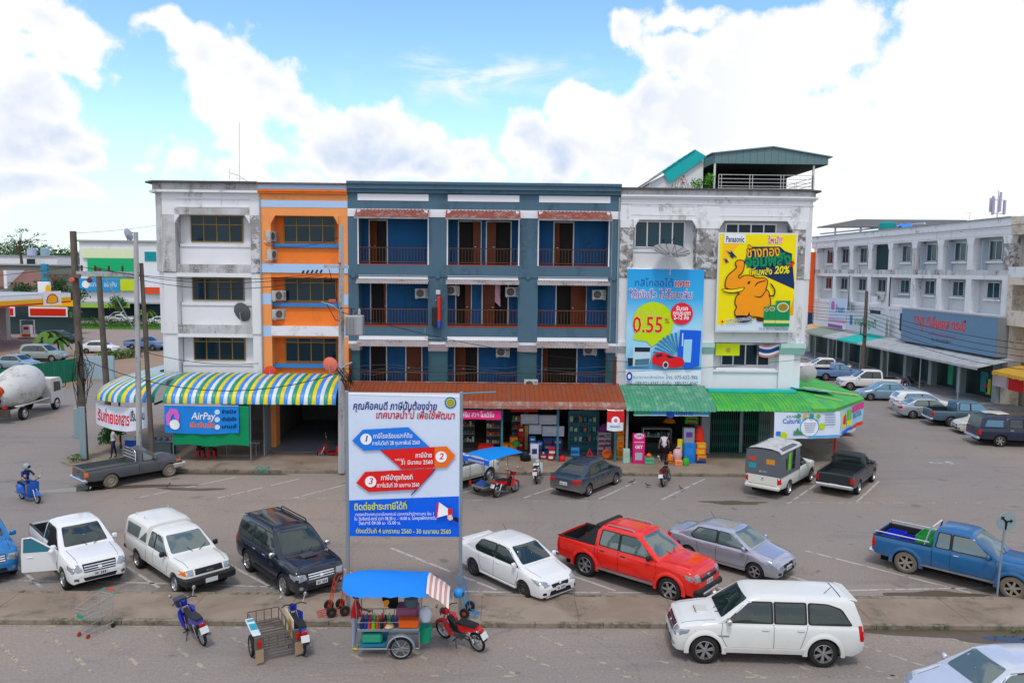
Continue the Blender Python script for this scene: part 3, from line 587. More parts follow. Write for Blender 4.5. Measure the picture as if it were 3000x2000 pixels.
for k in range(20):
    xa = -8.6+k*.755; dz = random.uniform(-.008, .008)
    ribbed(xa, xa+.752, [(44.2, 4.02+dz), (41.75, 3.42+dz)], RUST, t, 'roof_sheet'); ribbed(xa, xa+.752, [(41.745, 3.42+dz), (41.62, 3.33+dz), (41.55, 3.22), (41.53, 3.05+random.uniform(-.012, .012))], RUSTV, t, 'valance')
P(MB().tube([(-8.6, 44.25, 4.05), (6.5, 44.25, 4.05)], .035), 'flashing', RUSTV, t); P(MB().box(-8.5, 41.8, 3.22, 6.4, 41.86, 3.3).box(-8.5, 43.2, 3.5, 6.4, 43.26, 3.58), 'purlin', mat('dark_steel', (.06, .065, .07), .5), t)
TEALP = mat('teal_post_paint', (.05, .17, .22), .5, var=.15)
for x in (-4.6, -.05, 2.95, 6.05): P(MB().box(x-.06, 42.06, .13, x+.06, 42.18, 3.45), 'post', TEALP, t)
# striped barrel awning
t = thing('awning', 'barrel awning striped yellow, blue, white and green', 'awning', (0, 0, 0), 0, 'shop awnings')
STR = [mat('stripe_'+n, c, .38, var=.06, spec=.5, grime=tuple(x*.75 for x in lin(c)), gs=1.5, streak=True) for n, c in (('green', (.01, .30, .19)), ('yellow', (.80, .62, .01)), ('blue', (.03, .26, .78)), ('white', (.68, .72, .76)))]
def barrel(a, e):   # wall point to eave point, curved over
    pts = []
    for k in range(9):
        q = R(90*k/8); h = math.sin(q); v = math.cos(q)
        pts.append((a[0]+(e[0]-a[0])*h, a[1]+(e[1]-a[1])*h, e[2]+.12+(a[2]-e[2]-.12)*v))
    pts.append((e[0], e[1], e[2])); return pts
n = 43
for k in range(n):
    xa = -17.75+k*9.0/n; xb = xa+9.0/n; z = random.uniform(-.012, .012)
    lift = .008
    rows = [barrel((xa+dx, 44.35, 4.45), (xa+dx, 41.25, 3.22+z)) for dx in (0, .003, .02, (xb-xa)-.02, (xb-xa)-.003, xb-xa)]
    for r, dzz in zip(rows, (0, .0, lift*2, lift*2, 0, 0)):
        for i in range(len(r)): r[i] = (r[i][0], r[i][1]-dzz*.6, r[i][2]+dzz)
    MB().grid(rows).build('stripe_panel', STR[k % 4], t, smooth=40)
# corner part of the same awning, swept round the street corner
t = thing('awning', 'striped awning corner piece sweeping round the left end', 'awning', (0, 0, 0), 0, 'shop awnings')
wall = [(-17.76, 44.35), (-19.2, 44.45), (-19.55, 45.1), (-19.6, 47), (-19.6, 54)]; eave = [(-18.2, 41.3), (-20.2, 41.3), (-21.6, 42.0), (-22.25, 43.5), (-22.4, 46), (-22.0, 54)]
def along(path, f):
    L = [0]
    for a, c in zip(path, path[1:]): L.append(L[-1]+math.dist(a, c))
    d = f*L[-1]
    for i in range(len(path)-1):
        if d <= L[i+1]+1e-9: q = (d-L[i])/(L[i+1]-L[i]); return (path[i][0]+(path[i+1][0]-path[i][0])*q, path[i][1]+(path[i+1][1]-path[i][1])*q)
    return path[-1]
n = 72
for k in range(n):
    rows = [barrel((*along(wall, f), 4.45), (*along(eave, f), 3.25)) for f in (k/n, (k+.5)/n, (k+1)/n)]
    MB().grid(rows).build('stripe_panel', STR[(k*3) % 4], t, smooth=40)
P(MB().box(-18.3, 41.45, 3.1, -18.22, 44.3, 3.2).box(-21.5, 44.2, .13, -21.42, 44.28, 3.3), 'frame', mat('dark_steel', (.06, .065, .07), .5), t)
# green awnings on the right
GRN1 = mat('faded_green_sheet', (.07, .29, .17), .5, var=.14, grime=(.22, .42, .32), gs=1.2, streak=True); GRN2 = mat('bright_green_sheet', (.05, .38, .07), .45, var=.14, col2=(.10, .44, .05), c2s=.6, grime=(.05, .30, .10), gs=1.5, streak=True)
def curvedsheets(t, xa, xb, n, m, zt, ze, name='roof_sheet'):
    for k in range(n):
        a = xa+(xb-xa)*k/n; c = xa+(xb-xa)*(k+1)/n; prof = [(44.25, zt), (42.6, zt-(zt-ze)*.42), (42.0, zt-(zt-ze)*.58), (41.62, zt-(zt-ze)*.78), (41.5, ze+random.uniform(-.01, .01))]
        ribbed(a, c-.003, prof, m, t, name, .22, .06, .035)
t = thing('awning', 'faded green curved metal awning above the open goods shop', 'awning', (0, 0, 0), 0, 'shop awnings')
curvedsheets(t, 6.52, 11.3, 6, GRN1, 3.99, 3.0)
P(MB().box(6.6, 42.0, .13, 6.72, 42.12, 3.4).box(11.2, 44.2, .13, 11.7, 44.5, 3.6), 'post', mat('grey_post', (.33, .34, .36), .6), t)
t = thing('awning', 'bright green ribbed awning wrapping the right street corner', 'awning', (0, 0, 0), 0, 'shop awnings')
curvedsheets(t, 11.32, 16.4, 6, GRN2, 3.80, 3.05)
# hipped corner and the return along the side road
wl = [(16.4, 44.3), (16.7, 44.6), (16.9, 45.2), (16.9, 48), (16.9, 60)]; ev = [(16.4, 41.5), (17.6, 41.62), (20.8, 45.2), (21.25, 47), (21.25, 60)]
n = 26
for k in range(n):
    rows = []
    for j in range(9):
        f = (k+j/8)/n; a = along(wl, f); e = along(ev, f); o = .03 if j % 4 in (2,) else 0
        rows.append([(a[0], a[1], 3.82+o), (a[0]+(e[0]-a[0])*.55, a[1]+(e[1]-a[1])*.55, 3.52+o), (a[0]+(e[0]-a[0])*.85, a[1]+(e[1]-a[1])*.85, 3.36+o), (e[0], e[1], 3.2+o*.5), (e[0], e[1], 3.04)])
    MB().grid(rows).build('roof_sheet', GRN2, t)
TURQ = mat('turquoise_tarp', (.02, .50, .50), .5, var=.2, scale=2)
P(MB().box(11.4, 43.7, 3.72, 16.3, 44.28, 3.86), 'flashing', TURQ, t)
rows = [[(16.3+i*.5, 43.9+.35*i*.3+j*.4+.1*math.sin(i*2+j), 3.93-.06*i-(.02*j)+.04*math.sin(i*3.1+j*1.7)) for j in range(4)] for i in range(6)]; P(MB().grid(rows), 'tarp', TURQ, t, smooth=60)
P(MB().tube([(17.0, 44.6, 3.9), (20.5, 45.4, 3.34)], .05).tube([(17.2, 43.4, 3.66), (18.6, 43.0, 3.42)], .03), 'ridge_batten', mat('bleached_wood', (.5, .42, .32), .8), t)
P(MB().box(14.55, 44.5, .13, 15.4, 44.9, 3.6).box(20.5, 52, .13, 20.6, 52.1, 3.1), 'post', mat('grey_post', (.33, .34, .36), .6), t)
# ---------------------------------------------------------------- vehicles
def cur(pts):
    pts = sorted(pts)
    def f(x):
        if x <= pts[0][0]: return pts[0][1]
        for (a, b), (c, d) in zip(pts, pts[1:]):
            if x <= c: t = (x-a)/(c-a) if c > a else 1; return b+(d-b)*t
        return pts[-1][1]
    return f
RUBBER = mat('tyre_rubber', (.022, .021, .021), .8, var=.2); RUBBER_D = mat('dusty_tyre', (.16, .135, .105), .95, var=.3, scale=5); BLKPL = mat('black_plastic', (.022, .023, .025), .5, var=.1); CHROME = mat('chrome', (.75, .76, .78), .16, 1., var=.03)
RIMS = mat('silver_rim', (.45, .46, .48), .3, .85, var=.05); RIMG = mat('dark_rim', (.13, .13, .14), .35, .7); RIMD = mat('dusty_steel_rim', (.33, .29, .23), .7, .2, var=.2); WELL = mat('wheel_well', (.008, .008, .008), .9)
CARGL = mat('tinted_car_glass', (.012, .026, .023), .03, var=.2, scale=.5, spec=.5, ior=1.75); CARGL2 = mat('clear_car_glass', (.075, .115, .11), .03, var=.3, scale=.6, spec=.5, ior=2.0); SEAM = mat('panel_gap', (.012, .012, .012), .8)
LAMP = mat('headlamp_glass', (.34, .37, .40), .10, .4, var=.45, scale=16); LAMPD = mat('lamp_housing', (.16, .17, .18), .2, .5, var=.3, scale=10); TAIL = mat('tail_lamp_red', (.52, .012, .010), .15, var=.15, scale=9); AMBER = mat('indicator_amber', (.75, .16, .01), .2); PLATE = mat('number_plate', (.62, .63, .64), .5, var=.05)
GRILLE = mat('grille_dark', (.015, .015, .017), .45)
def paint(name, col, rough=.22, dust=0, metal=0, dcol=(.30, .235, .17)):
    nm = 'paint_'+name
    if nm in MATS: return MATS[nm]
    m = bpy.data.materials.new(nm); m.use_nodes = True; g = NG(m.node_tree); tc = g.n('ShaderNodeTexCoord').outputs['Object']
    z = g.n('ShaderNodeSeparateXYZ', i={0: tc}).outputs[2]; c = lin(col)
    k = g.math('MULTIPLY', g.math('SUBTRACT', 1., g.smooth(g.math('ADD', z, g.math('MULTIPLY', g.noise(tc, 2.5, 5, .6), .5)), .45, .95+.35*dust)), .04+.78*dust, clamp=True)
    k = g.math('ADD', k, g.math('MULTIPLY', g.smooth(g.noise(tc, 1.6, 7, .65), .5, .75), .012+.2*dust), clamp=True)
    base = g.mix(k, g.mix(g.noise(tc, 1.1, 3), tuple(x*.96 for x in c), tuple(min(1, x*1.04) for x in c)), dcol)
    p = g.n('ShaderNodeBsdfPrincipled', i={'Base Color': base, 'Roughness': g.math('ADD', rough, g.math('MULTIPLY', k, .5)), 'Metallic': metal, 'Coat Weight': .3*(1-dust), 'Coat Roughness': .06, 'Specular IOR Level': .5})
    g.n('ShaderNodeOutputMaterial', i={0: p.outputs[0]}); MATS[nm] = m; return m
_wc = {}
def wheel_mesh(r, w, style, dusty):
    key = (r, w, style, dusty)
    if key in _wc: return _wc[key]
    Mx = Matrix.Rotation(R(90), 4, 'X')
    rr = r*.66
    t = MB().lathe([(rr, -w/2), (r*.80, -w/2-.008), (r*.93, -w/2+.006), (r*.985, -w/2+.03), (r, -w/2+.06), (r, w/2-.06), (r*.985, w/2-.03), (r*.93, w/2-.006), (r*.8, w/2+.008), (rr, w/2), (rr, -w/2)], 28, Mx).mesh('wheel', RUBBER_D if dusty > .6 else RUBBER, 35)
    mb = MB(); mb.cur = 0
    mb.lathe([(rr+.004, w/2-.004), (rr*.96, w/2+.004), (rr*.90, w/2-.03), (rr*.88, w/2-.10)], 28, Mx)
    mb.cur = 1; mb.lathe([(rr*.89, w/2-.075), (0.001, w/2-.07)], 28, Mx); mb.cur = 0
    if style == 'steel':
        mb.lathe([(rr*.90, w/2-.045), (rr*.74, w/2-.05), (rr*.55, w/2-.018), (rr*.42, w/2-.01), (rr*.32, w/2-.03), (.001, w/2-.028)], 28, Mx); mb.cur = 1
        for k in range(8): a = 2*math.pi*k/8; mb.lathe([(.001, 0), (rr*.085, 0)], 8, Mx @ Matrix.Translation((rr*.72*math.cos(a), rr*.72*math.sin(a), w/2-.040)))
        mb.cur = 0
    else:
        ns = {'five': 5, 'six': 6, 'seven': 7, 'ten': 9, 'twin': 6}[style]
        for k in range(ns):
            a = 2*math.pi*k/ns
            offs = (-.13, .13) if style == 'twin' else (0,)
            for o in offs:
                w0, w1 = (rr*.16, rr*.12) if style in ('five', 'six') else (rr*.085, rr*.075)
                pts = [(rr*.12, -w0, w/2-.018), (rr*.92, -w1, w/2-.012), (rr*.92, w1, w/2-.012), (rr*.12, w0, w/2-.018)]
                mb.prism(pts, (0, 0, -.03), Mx @ Matrix.Rotation(a+o, 4, 'Z'))
        mb.lathe([(rr*.24, w/2-.03), (rr*.22, w/2-.006), (.001, w/2-.002)], 14, Mx)
    rm = mb.mesh('rim', [RIMD if dusty > .6 else (RIMG if style in ('ten',) else RIMS), WELL], 40)
    _wc[key] = (t, rm); return _wc[key]
class Car:
    def __init__(s, name, label, cat, loc, heading, wb, fo, ro, hw, top, width, bottom, cab, belt_k=.26, wr=.35, ww=.21, style='six', paintm=None, bed=None, dusty=0, crown=None, group='parked vehicles', arch=1.16, cabhw=0.0, smooth=32):
        s.t = thing(name, label, cat, loc, heading, group); s.wb = wb; s.xf = wb/2; s.xr = -wb/2; s.XF = s.xf+fo; s.XR = s.xr-ro; s.hw = hw; s.pm = paintm; s.wr = wr; s.bed = bed
        s.top = cur(top); s.wid = cur(width); s.bot = cur(bottom); s.cab = cab; cr = crown or cur([(s.XR, .03), (s.XF-.3, .05), (s.XF, .02)])
        xs = set([s.XR, s.XF]); ra = wr*arch; zc = wr
        for k in range(int((s.XF-s.XR)/.16)+1): xs.add(s.XR+k*.16)
        for p in list(top)+list(width)+list(bottom): xs.add(p[0])
        for xw in (s.xf, s.xr):
            xs = {x for x in xs if abs(x-xw) > ra+.012 or x in (s.XR, s.XF)}
            for k in range(13): xs.add(xw+ra*math.cos(R(180*k/12)))
            xs.add(xw+ra+.005); xs.add(xw-ra-.005)
        if bed: x0, x1, zf = bed; xs |= {x0, x0+.012, x1, x1-.012}
        xs = [x for x in sorted(xs) if s.XR-1e-6 <= x <= s.XF+1e-6]
        FR = (0, .18, .42, .68, .86, .955, 1.0); DY = (-.03, -.006, 0, -.004, -.022, -.045, -.085)
        rows = []
        for x in xs:
            w = s.wid(x)*hw; zt = s.top(x); sill = s.bot(x); zb = sill
            for xw in (s.xf, s.xr):
                d = abs(x-xw)
                if d <= ra+1e-6: zb = max(zb, zc+math.sqrt(max(0, ra*ra-d*d)))
            h = zt-sill; fd = cur(list(zip(FR, DY))); half = [(max(.05, w-.24), zb)]
            for f in FR:
                z = max(sill+f*h, zb+.002*f); ff = (z-sill)/h; half.append((w+fd(ff)*min(1, h/.5), z))
            c = cr(x)
            if bed and x0+.006 < x < x1-.006: zf = bed[2]; half += [(w-.115, zf), (w*.5, zf), (0, zf)]
            else: half += [(w*.66, zt+c*.62), (w*.34, zt+c*.92), (0, zt+c)]
            rows.append([(x, y, z) for y, z in half] + [(x, -y, z) for y, z in reversed(half[:-1])])
        mb = MB(); mb.grid(rows); n = len(rows[0]); mb.add(rows[0], [tuple(range(n))[::-1]]); mb.add(rows[-1], [tuple(range(n))])
        if cab:
            rows = []
            prof = cab; xs2 = sorted(set([p[0] for p in prof] + [prof[0][0]+(prof[-1][0]-prof[0][0])*k/26 for k in range(27)])); zf = cur(prof)
            for x in xs2:
                b = s.top(x)-.03 if not (bed and bed[0]+.006 < x < bed[1]-.006) else s.top(x)-.03
                z = max(zf(x), b+.012); wb0 = s.wid(x)*hw-.055-cabhw; q = min(1, (z-b)/.35)
                W_ = lambda zz: wb0-belt_k*(zz-b)*(.65+.7*(zz-b))
                half = [(W_(b), b), (W_(b+(z-b)*.33), b+(z-b)*.33), (W_(b+(z-b)*.7), b+(z-b)*.7), (W_(z-.075*q), z-.075*q), (W_(z-.03*q)-.018*q, z-.03*q), (W_(z)-.065*q, z-.006*q), (W_(z)*.66, z+.018*q), (W_(z)*.3, z+.028*q), (0, z+.03*q)]
                rows.append([(x, y, zz) for y, zz in half] + [(x, -y, zz) for y, zz in reversed(half[:-1])])
            mb.grid(rows); n = len(rows[0]); mb.add(rows[0], [tuple(range(n))[::-1]]); mb.add(rows[-1], [tuple(range(n))])
        s.bvh = BVHTree.FromPolygons([Vector(v) for v in mb.v], mb.f); s.mb = mb
        mb.build('body', paintm, s.t, smooth=smooth)
        u = MB().box(s.XR+.25, -(hw-.27), .22, s.XF-.3, hw-.27, .62)
        for xw in (s.xf, s.xr): u.box(xw-ra, -(hw-.26), .3, xw+ra, hw-.26, zc+ra)
        u.build('underbody', WELL, s.t)
        tm, rm = wheel_mesh(wr, ww, style, dusty)
        for xw in (s.xf, s.xr):
            for sg in (1, -1):
                o = link('wheel', tm, s.t, (xw, sg*(hw-ww/2-.015), wr)); o.rotation_euler = (0, random.uniform(0, 1), 0 if sg < 0 else math.pi)
                # lathe axis is Y: outer face of the rim looks to -Y
                link('rim', rm, o)
    def hit(s, o, d):
        h = s.bvh.ray_cast(Vector(o), Vector(d))
        if h[0] is None: h = s.bvh.find_nearest(Vector(o)+Vector(d)*3.0)
        return h[0], h[1]
    def proj(s, plane, a, b, side=1):
        if plane == 'side': return (a, 4*side, b), (0, -side, 0)
        if plane == 'front': return (6, a, b), (-1, 0, 0)
        if plane == 'rear': return (-6, a, b), (1, 0, 0)
        if plane == 'top': return (a, b, 4), (0, 0, -1)
    def patch(s, name, poly, m, plane='side', side=1, off=.006, r=.03, parent=None, mesh=None):
        mb = mesh or MB(); pts = rounded(poly, r); P2 = []
        for (a, b), (c, d) in zip(pts, pts[1:]+pts[:1]):
            L = math.hypot(c-a, d-b); n = max(1, int(L/.09)); P2 += [(a+(c-a)*k/n, b+(d-b)*k/n) for k in range(n)]
        cx = sum(p[0] for p in P2)/len(P2); cy = sum(p[1] for p in P2)/len(P2); rings = []
        for kk, of in ((1.0, -.012), (1.0, off), (.72, off*1.05), (.4, off*1.05), (.02, off*1.05)):
            ring = []
            for (a, b) in P2:
                o, d = s.proj(plane, cx+(a-cx)*kk, cy+(b-cy)*kk, side); p, nn = s.hit(o, d); ring.append(p-Vector(d)*of)
            rings.append(ring)
        mb.grid(rings, close=True)
        if mesh: return
        return mb.build(name, m, parent or s.t, smooth=40)
    def seam(s, line, w=.012, plane='side', sides=(1, -1), m=None, off=.003, name='panel_gap'):
        for sd in sides:
            mb = MB(); pts = []
            for (a, b), (c, d) in zip(line, line[1:]):
                n = max(1, int(math.hypot(c-a, d-b)/.08)); pts += [(a+(c-a)*k/n, b+(d-b)*k/n) for k in range(n)]
            pts.append(line[-1]); rows = []
            for i, (a, b) in enumerate(pts):
                p0 = pts[max(i-1, 0)]; p1 = pts[min(i+1, len(pts)-1)]; tx, ty = p1[0]-p0[0], p1[1]-p0[1]; L = math.hypot(tx, ty) or 1; nx, ny = -ty/L*w/2, tx/L*w/2
                row = []
                for q in (-1, 1):
                    o, d = s.proj(plane, a+nx*q, b+ny*q, sd); p, _ = s.hit(o, d); row.append(p-Vector(d)*off)
                rows.append(row)
            mb.grid(rows).build(name, m or SEAM, s.t)
    def both(s, name, poly, m, off=.006, r=.03, plane='side'):
        for sd in (1, -1): s.patch(name, poly, m, plane, sd, off, r)
    def pair(s, name, poly, m, plane='front', off=.006, r=.02):
        s.patch(name, poly, m, plane, 1, off, r); s.patch(name, [(-a, b) for a, b in poly], m, plane, 1, off, r)
    def win(s, poly, m=CARGL, r=.05, name='side_window'):
        for sd in (1, -1):
            c = (sum(p[0] for p in poly)/len(poly), sum(p[1] for p in poly)/len(poly))
            rim = [(c[0]+(a-c[0])*(1+.05/max(.2, abs(a-c[0]))), c[1]+(b-c[1])*(1+.03/max(.1, abs(b-c[1])))) for a, b in poly]
            o = s.patch('window_seal', rim, BLKPL, 'side', sd, .003, r*1.1); s.patch(name, poly, m, 'side', sd, .007, r)
    def mirror(s, x, z, m, out=.20):
        for sd in (1, -1):
            y, _ = s.hit((x, 4*sd, z), (0, -sd, 0)); y = abs(y.y)
            mb = MB(); mb.bbox(x-.05, y+.03, z-.02, x+.07, y+out, z+.15, .035); mb.box(x-.01, y-.02, z+.01, x+.04, y+.05, z+.06)
            for i, v in enumerate(mb.v): mb.v[i] = (v[0], v[1]*sd, v[2])
            if sd < 0: mb.f = [tuple(reversed(f)) for f in mb.f]
            mb.build('wing_mirror', m, s.t, smooth=40)
    def handles(s, xs, z, m=None):
        for x in xs:
            for sd in (1, -1):
                y, _ = s.hit((x, 4*sd, z), (0, -sd, 0)); MB().bbox(x-.09, -.018, z-.018, x+.09, .028, z+.018, .012).build('door_handle', m or s.pm, s.t, loc=(0, y.y, 0))
    def plate(s, x, z, rear=False, w=.40, y=0):
        p, _ = s.hit((6 if not rear else -6, y, z), (-1 if not rear else 1, 0, 0)); d = 1 if not rear else -1
        o = MB().bbox(-.008, -w/2, -.075, .008, w/2, .075, .005).build('number_plate', PLATE, s.t, loc=(p.x+d*.014, y, z))
        mb = MB()
        for k in range(6):
            if k != 2: mb.box(d*.0085, (-.15+k*.055)*1, -.045, d*.0095, (-.15+k*.055)+.032, .03)
        mb.build('plate_digits', mat('plate_ink', (.05, .05, .06), .6), o)
    def bar(s, name, path, r, m, n=6): return MB().tube(path, r, n).build(name, m, s.t, smooth=50)
    def flare(s, m, t=.035, d=.03):
        for xw in (s.xf, s.xr):
            for sd in (1, -1):
                ra = s.wr*1.17; mb = MB(); rows = []
                for k in range(17):
                    a = R(-8+196*k/16); c, q = math.cos(a), math.sin(a)
                    rows.append([(xw+(ra-.01)*c, sd*(s.hw-.05), s.wr+(ra-.01)*q), (xw+(ra-.012)*c, sd*(s.hw+d), s.wr+(ra-.012)*q), (xw+(ra+t)*c, sd*(s.hw+d), s.wr+(ra+t)*q), (xw+(ra+t*2.2)*c, sd*(s.hw-.01), s.wr+(ra+t*2.2)*q)])
                mb.grid(rows).build('wheel_arch_flare', m, s.t, smooth=40)
def rounded(poly, r):
    out = []; n = len(poly)
    for i in range(n):
        p0, p, p1 = Vector(poly[i-1]), Vector(poly[i]), Vector(poly[(i+1) % n]); a = p0-p; b = p1-p; q = min(r, a.length*.4, b.length*.4)
        if q < .004: out.append(tuple(p)); continue
        A = p+a.normalized()*q; B = p+b.normalized()*q
        for k in range(4): t = k/3; out.append(tuple(A*(1-t)**2+p*2*t*(1-t)+B*t*t))
    return out
def std_width(XF, XR, f0=.74, r0=.93): return [(XR, r0), (XR+.04, r0+.035), (XR+.18, .985), (XR+.7, 1), (XF-.75, 1), (XF-.45, .985), (XF-.22, .945), (XF-.09, .88), (XF-.03, .81), (XF, f0)]
def pickup(label, loc, heading, pm, cabtype='ext', wb=3.1, fo=.88, ro=1.25, hw=.89, H=1.74, hood=1.02, belt=1.10, rail=1.10, style='six', dusty=0, wr=.36, nose=.62, front='modern', bumper=None, glass=CARGL, liner=BLKPL, rearbump=CHROME, lights=TAIL, bedopen=True, dooropen=False, handle=None, group='parked vehicles', name='pickup_truck', grille=GRILLE, mirrorm=None, flare=None, door2=True):
    XF, XR, xf = wb/2+fo, -wb/2-ro, wb/2
    cowl = xf-.52; rear = {'single': XR+2.42, 'ext': XR+1.95, 'double': XR+1.58}[cabtype]
    top = [(XR, rail-.05), (XR+.03, rail), (rear, rail), (cowl+.1, belt), (cowl+.3, belt-.015), (xf+.2, hood+.03), (XF-.32, hood-.02), (XF-.17, hood-.075), (XF-.08, hood-.17), (XF-.03, nose+.10), (XF, nose-.04)]
    cab = [(rear, belt), (rear+.03, H-.12), (rear+.12, H-.025), (rear+.45, H), (cowl-.95, H), (cowl-.80, H-.03), (cowl-.70, H-.08), (cowl+.12, belt-.01)]
    c = Car(name, label, 'pickup truck', loc, heading, wb, fo, ro, hw, top, std_width(XF, XR), [(XR, .52), (XR+.4, .46), (XF-.5, .42), (XF-.1, .36), (XF, .42)], cab, paintm=pm, bed=(XR+.05, rear-.04, .76) if bedopen else None, style=style, dusty=dusty, wr=wr, group=group)
    c.cowl, c.rear, c.belt, c.H = cowl, rear, belt, H
    b0, t0 = belt+.04, H-.13
    if cabtype == 'single': c.win([(rear+.22, b0), (rear+.26, t0), (cowl-.72, t0), (cowl-.12, b0)], glass)
    elif cabtype == 'ext': c.win([(rear+.12, b0), (rear+.18, t0), (rear+.52, t0), (rear+.52, b0)], glass); c.win([(rear+.62, b0), (rear+.62, t0), (cowl-.72, t0), (cowl-.12, b0)], glass)
    else:
        md = (rear+cowl)/2-.22; c.win([(rear+.18, b0+.02), (rear+.24, t0), (md-.05, t0), (md-.05, b0)], glass); c.win([(md+.05, b0), (md+.05, t0), (cowl-.72, t0), (cowl-.12, b0)], glass); c.seam([(md, .5), (md, belt)])
    c.patch('windscreen', [(-.66, belt+.085), (.66, belt+.085), (.56, H-.075), (-.56, H-.075)], glass, 'front', off=.008, r=.06)
    c.patch('rear_window', [(-.6, belt+.1), (.6, belt+.1), (.54, H-.14), (-.54, H-.14)], glass, 'rear', off=.008, r=.05)
    fd = {'single': rear+.12, 'ext': rear+.57, 'double': (rear+cowl)/2-.22}[cabtype]
    c.seam([(fd, belt), (fd, .52), (cowl-.05, .52), (cowl+.06, .9), (cowl-.02, belt)]); c.seam([(rear+.01, rail), (rear+.01, .48)], .018)
    if cabtype == 'double': c.seam([(rear+.12, belt), (rear+.16, .75), (rear+.35, .52), (fd, .52)])
    c.handles([fd+.18] + ([rear+.3] if cabtype == 'double' else []), belt-.12, handle)
    c.mirror(cowl-.22, belt+.02, mirrorm or pm)
    c.seam([(XF-.2, .6), (cowl+.15, .66)], .014, 'top', (1,)); c.seam([(XF-.2, -.6), (cowl+.15, -.66)], .014, 'top', (1,))
    for sg in (-1, 1): c.bar('wiper', [(cowl+.08, sg*.1+.1, belt+.05), (cowl-.12, sg*.32+.2, belt+.17)], .009, BLKPL)
    if bedopen:
        inner = MB().box(XR+.06, -hw+.125, .762, rear-.05, hw-.125, .775); inner.box(XR+.062, -hw+.118, .776, rear-.052, -hw+.132, rail-.02); inner.box(XR+.062, hw-.132, .776, rear-.052, hw-.118, rail-.02); inner.box(XR+.062, -hw+.133, .776, XR+.075, hw-.133, rail-.03)
        inner.build('bed_liner', liner, c.t)
        for sg in (1, -1): MB().box(XR+.02, sg*(hw-.09)-.045, rail+.003, rear-.02, sg*(hw-.09)+.045, rail+.02).build('bed_rail_cap', liner, c.t)
    c.pair('tail_lamp', [(hw-.17, .70), (hw-.02, .70), (hw-.03, rail-.06), (hw-.17, rail-.06)], lights, 'rear'); c.both('tail_lamp', [(XR+.02, .72), (XR+.14, .74), (XR+.10, rail-.07), (XR+.02, rail-.07)], lights)
    c.seam([(-hw+.19, .62), (hw-.19, .62)], .014, 'rear', (1,)); MB().bbox(-.07, -.04, 0, .0, .04, .03, .01).build('tailgate_handle', BLKPL, c.t, loc=(XR+.01, 0, rail-.16))
    if rearbump: MB().bbox(XR-.13, -hw+.04, .44, XR+.12, hw-.04, .60, .04).build('rear_bumper', rearbump, c.t)
    c.plate(0, .53, True)
    bm_ = bumper or pm
    if front == 'modern':
        c.pair('headlamp', [(.50, nose+.10), (.60, nose+.30), (hw*.97, nose+.27), (hw*.985, nose+.14), (.80, nose+.04)], LAMP, 'front', .008); c.both('headlamp', [(XF-.14, nose+.08), (XF-.36, nose+.16), (XF-.40, nose+.27), (XF-.16, nose+.24)], LAMP, .008)
        c.patch('grille', [(-.46, nose+.04), (.46, nose+.04), (.50, nose+.29), (-.50, nose+.29)], grille, 'front', off=.012, r=.03)
        for k in range(3): c.seam([(-.46, nose+.09+k*.07), (.46, nose+.09+k*.07)], .028, 'front', (1,), CHROME, .024, 'grille_bar')
        c.patch('emblem', [(-.06, nose+.12), (.06, nose+.12), (.06, nose+.2), (-.06, nose+.2)], CHROME, 'front', off=.04, r=.04)
        c.patch('air_intake', [(-.45, .44), (.45, .44), (.5, .55), (-.5, .55)], GRILLE, 'front', off=.008, r=.03); c.pair('fog_lamp', [(.62, .46), (.76, .47), (.74, .56), (.62, .55)], LAMPD, 'front', .008); c.plate(0, nose-.04)
    elif front == 'old':
        c.patch('grille', [(-.45, nose+.12), (.45, nose+.12), (.45, nose+.28), (-.45, nose+.28)], GRILLE, 'front', off=.012, r=.01); c.pair('headlamp', [(.50, nose+.12), (.71, nose+.12), (.71, nose+.28), (.50, nose+.28)], LAMP, 'front', .012, .01); c.pair('indicator', [(.725, nose+.11), (hw*.99, nose+.11), (hw*.99, nose+.28), (.725, nose+.28)], AMBER, 'front', .012, .01); c.both('indicator', [(XF-.10, nose+.12), (XF-.26, nose+.12), (XF-.26, nose+.26), (XF-.12, nose+.26)], AMBER, .008, .01)
        MB().bbox(XF-.10, -hw+.01, .40, XF+.12, hw-.01, nose+.06, .05).bbox(XF-.55, hw-.12, .42, XF-.02, hw+.015, nose+.04, .03).bbox(XF-.55, -hw-.015, .42, XF-.02, -hw+.12, nose+.04, .03).build('front_bumper', bumper or BLKPL, c.t)
        o = MB().bbox(XF+.125, -.2, nose-.16, XF+.14, .2, nose-.02, .004).build('number_plate', PLATE, c.t)
    c.both('side_step', [(c.xr+wr*1.3, .40), (xf-wr*1.3, .40), (xf-wr*1.3, .46), (c.xr+wr*1.3, .46)], flare or BLKPL, .05, .01) if flare else None
    return c
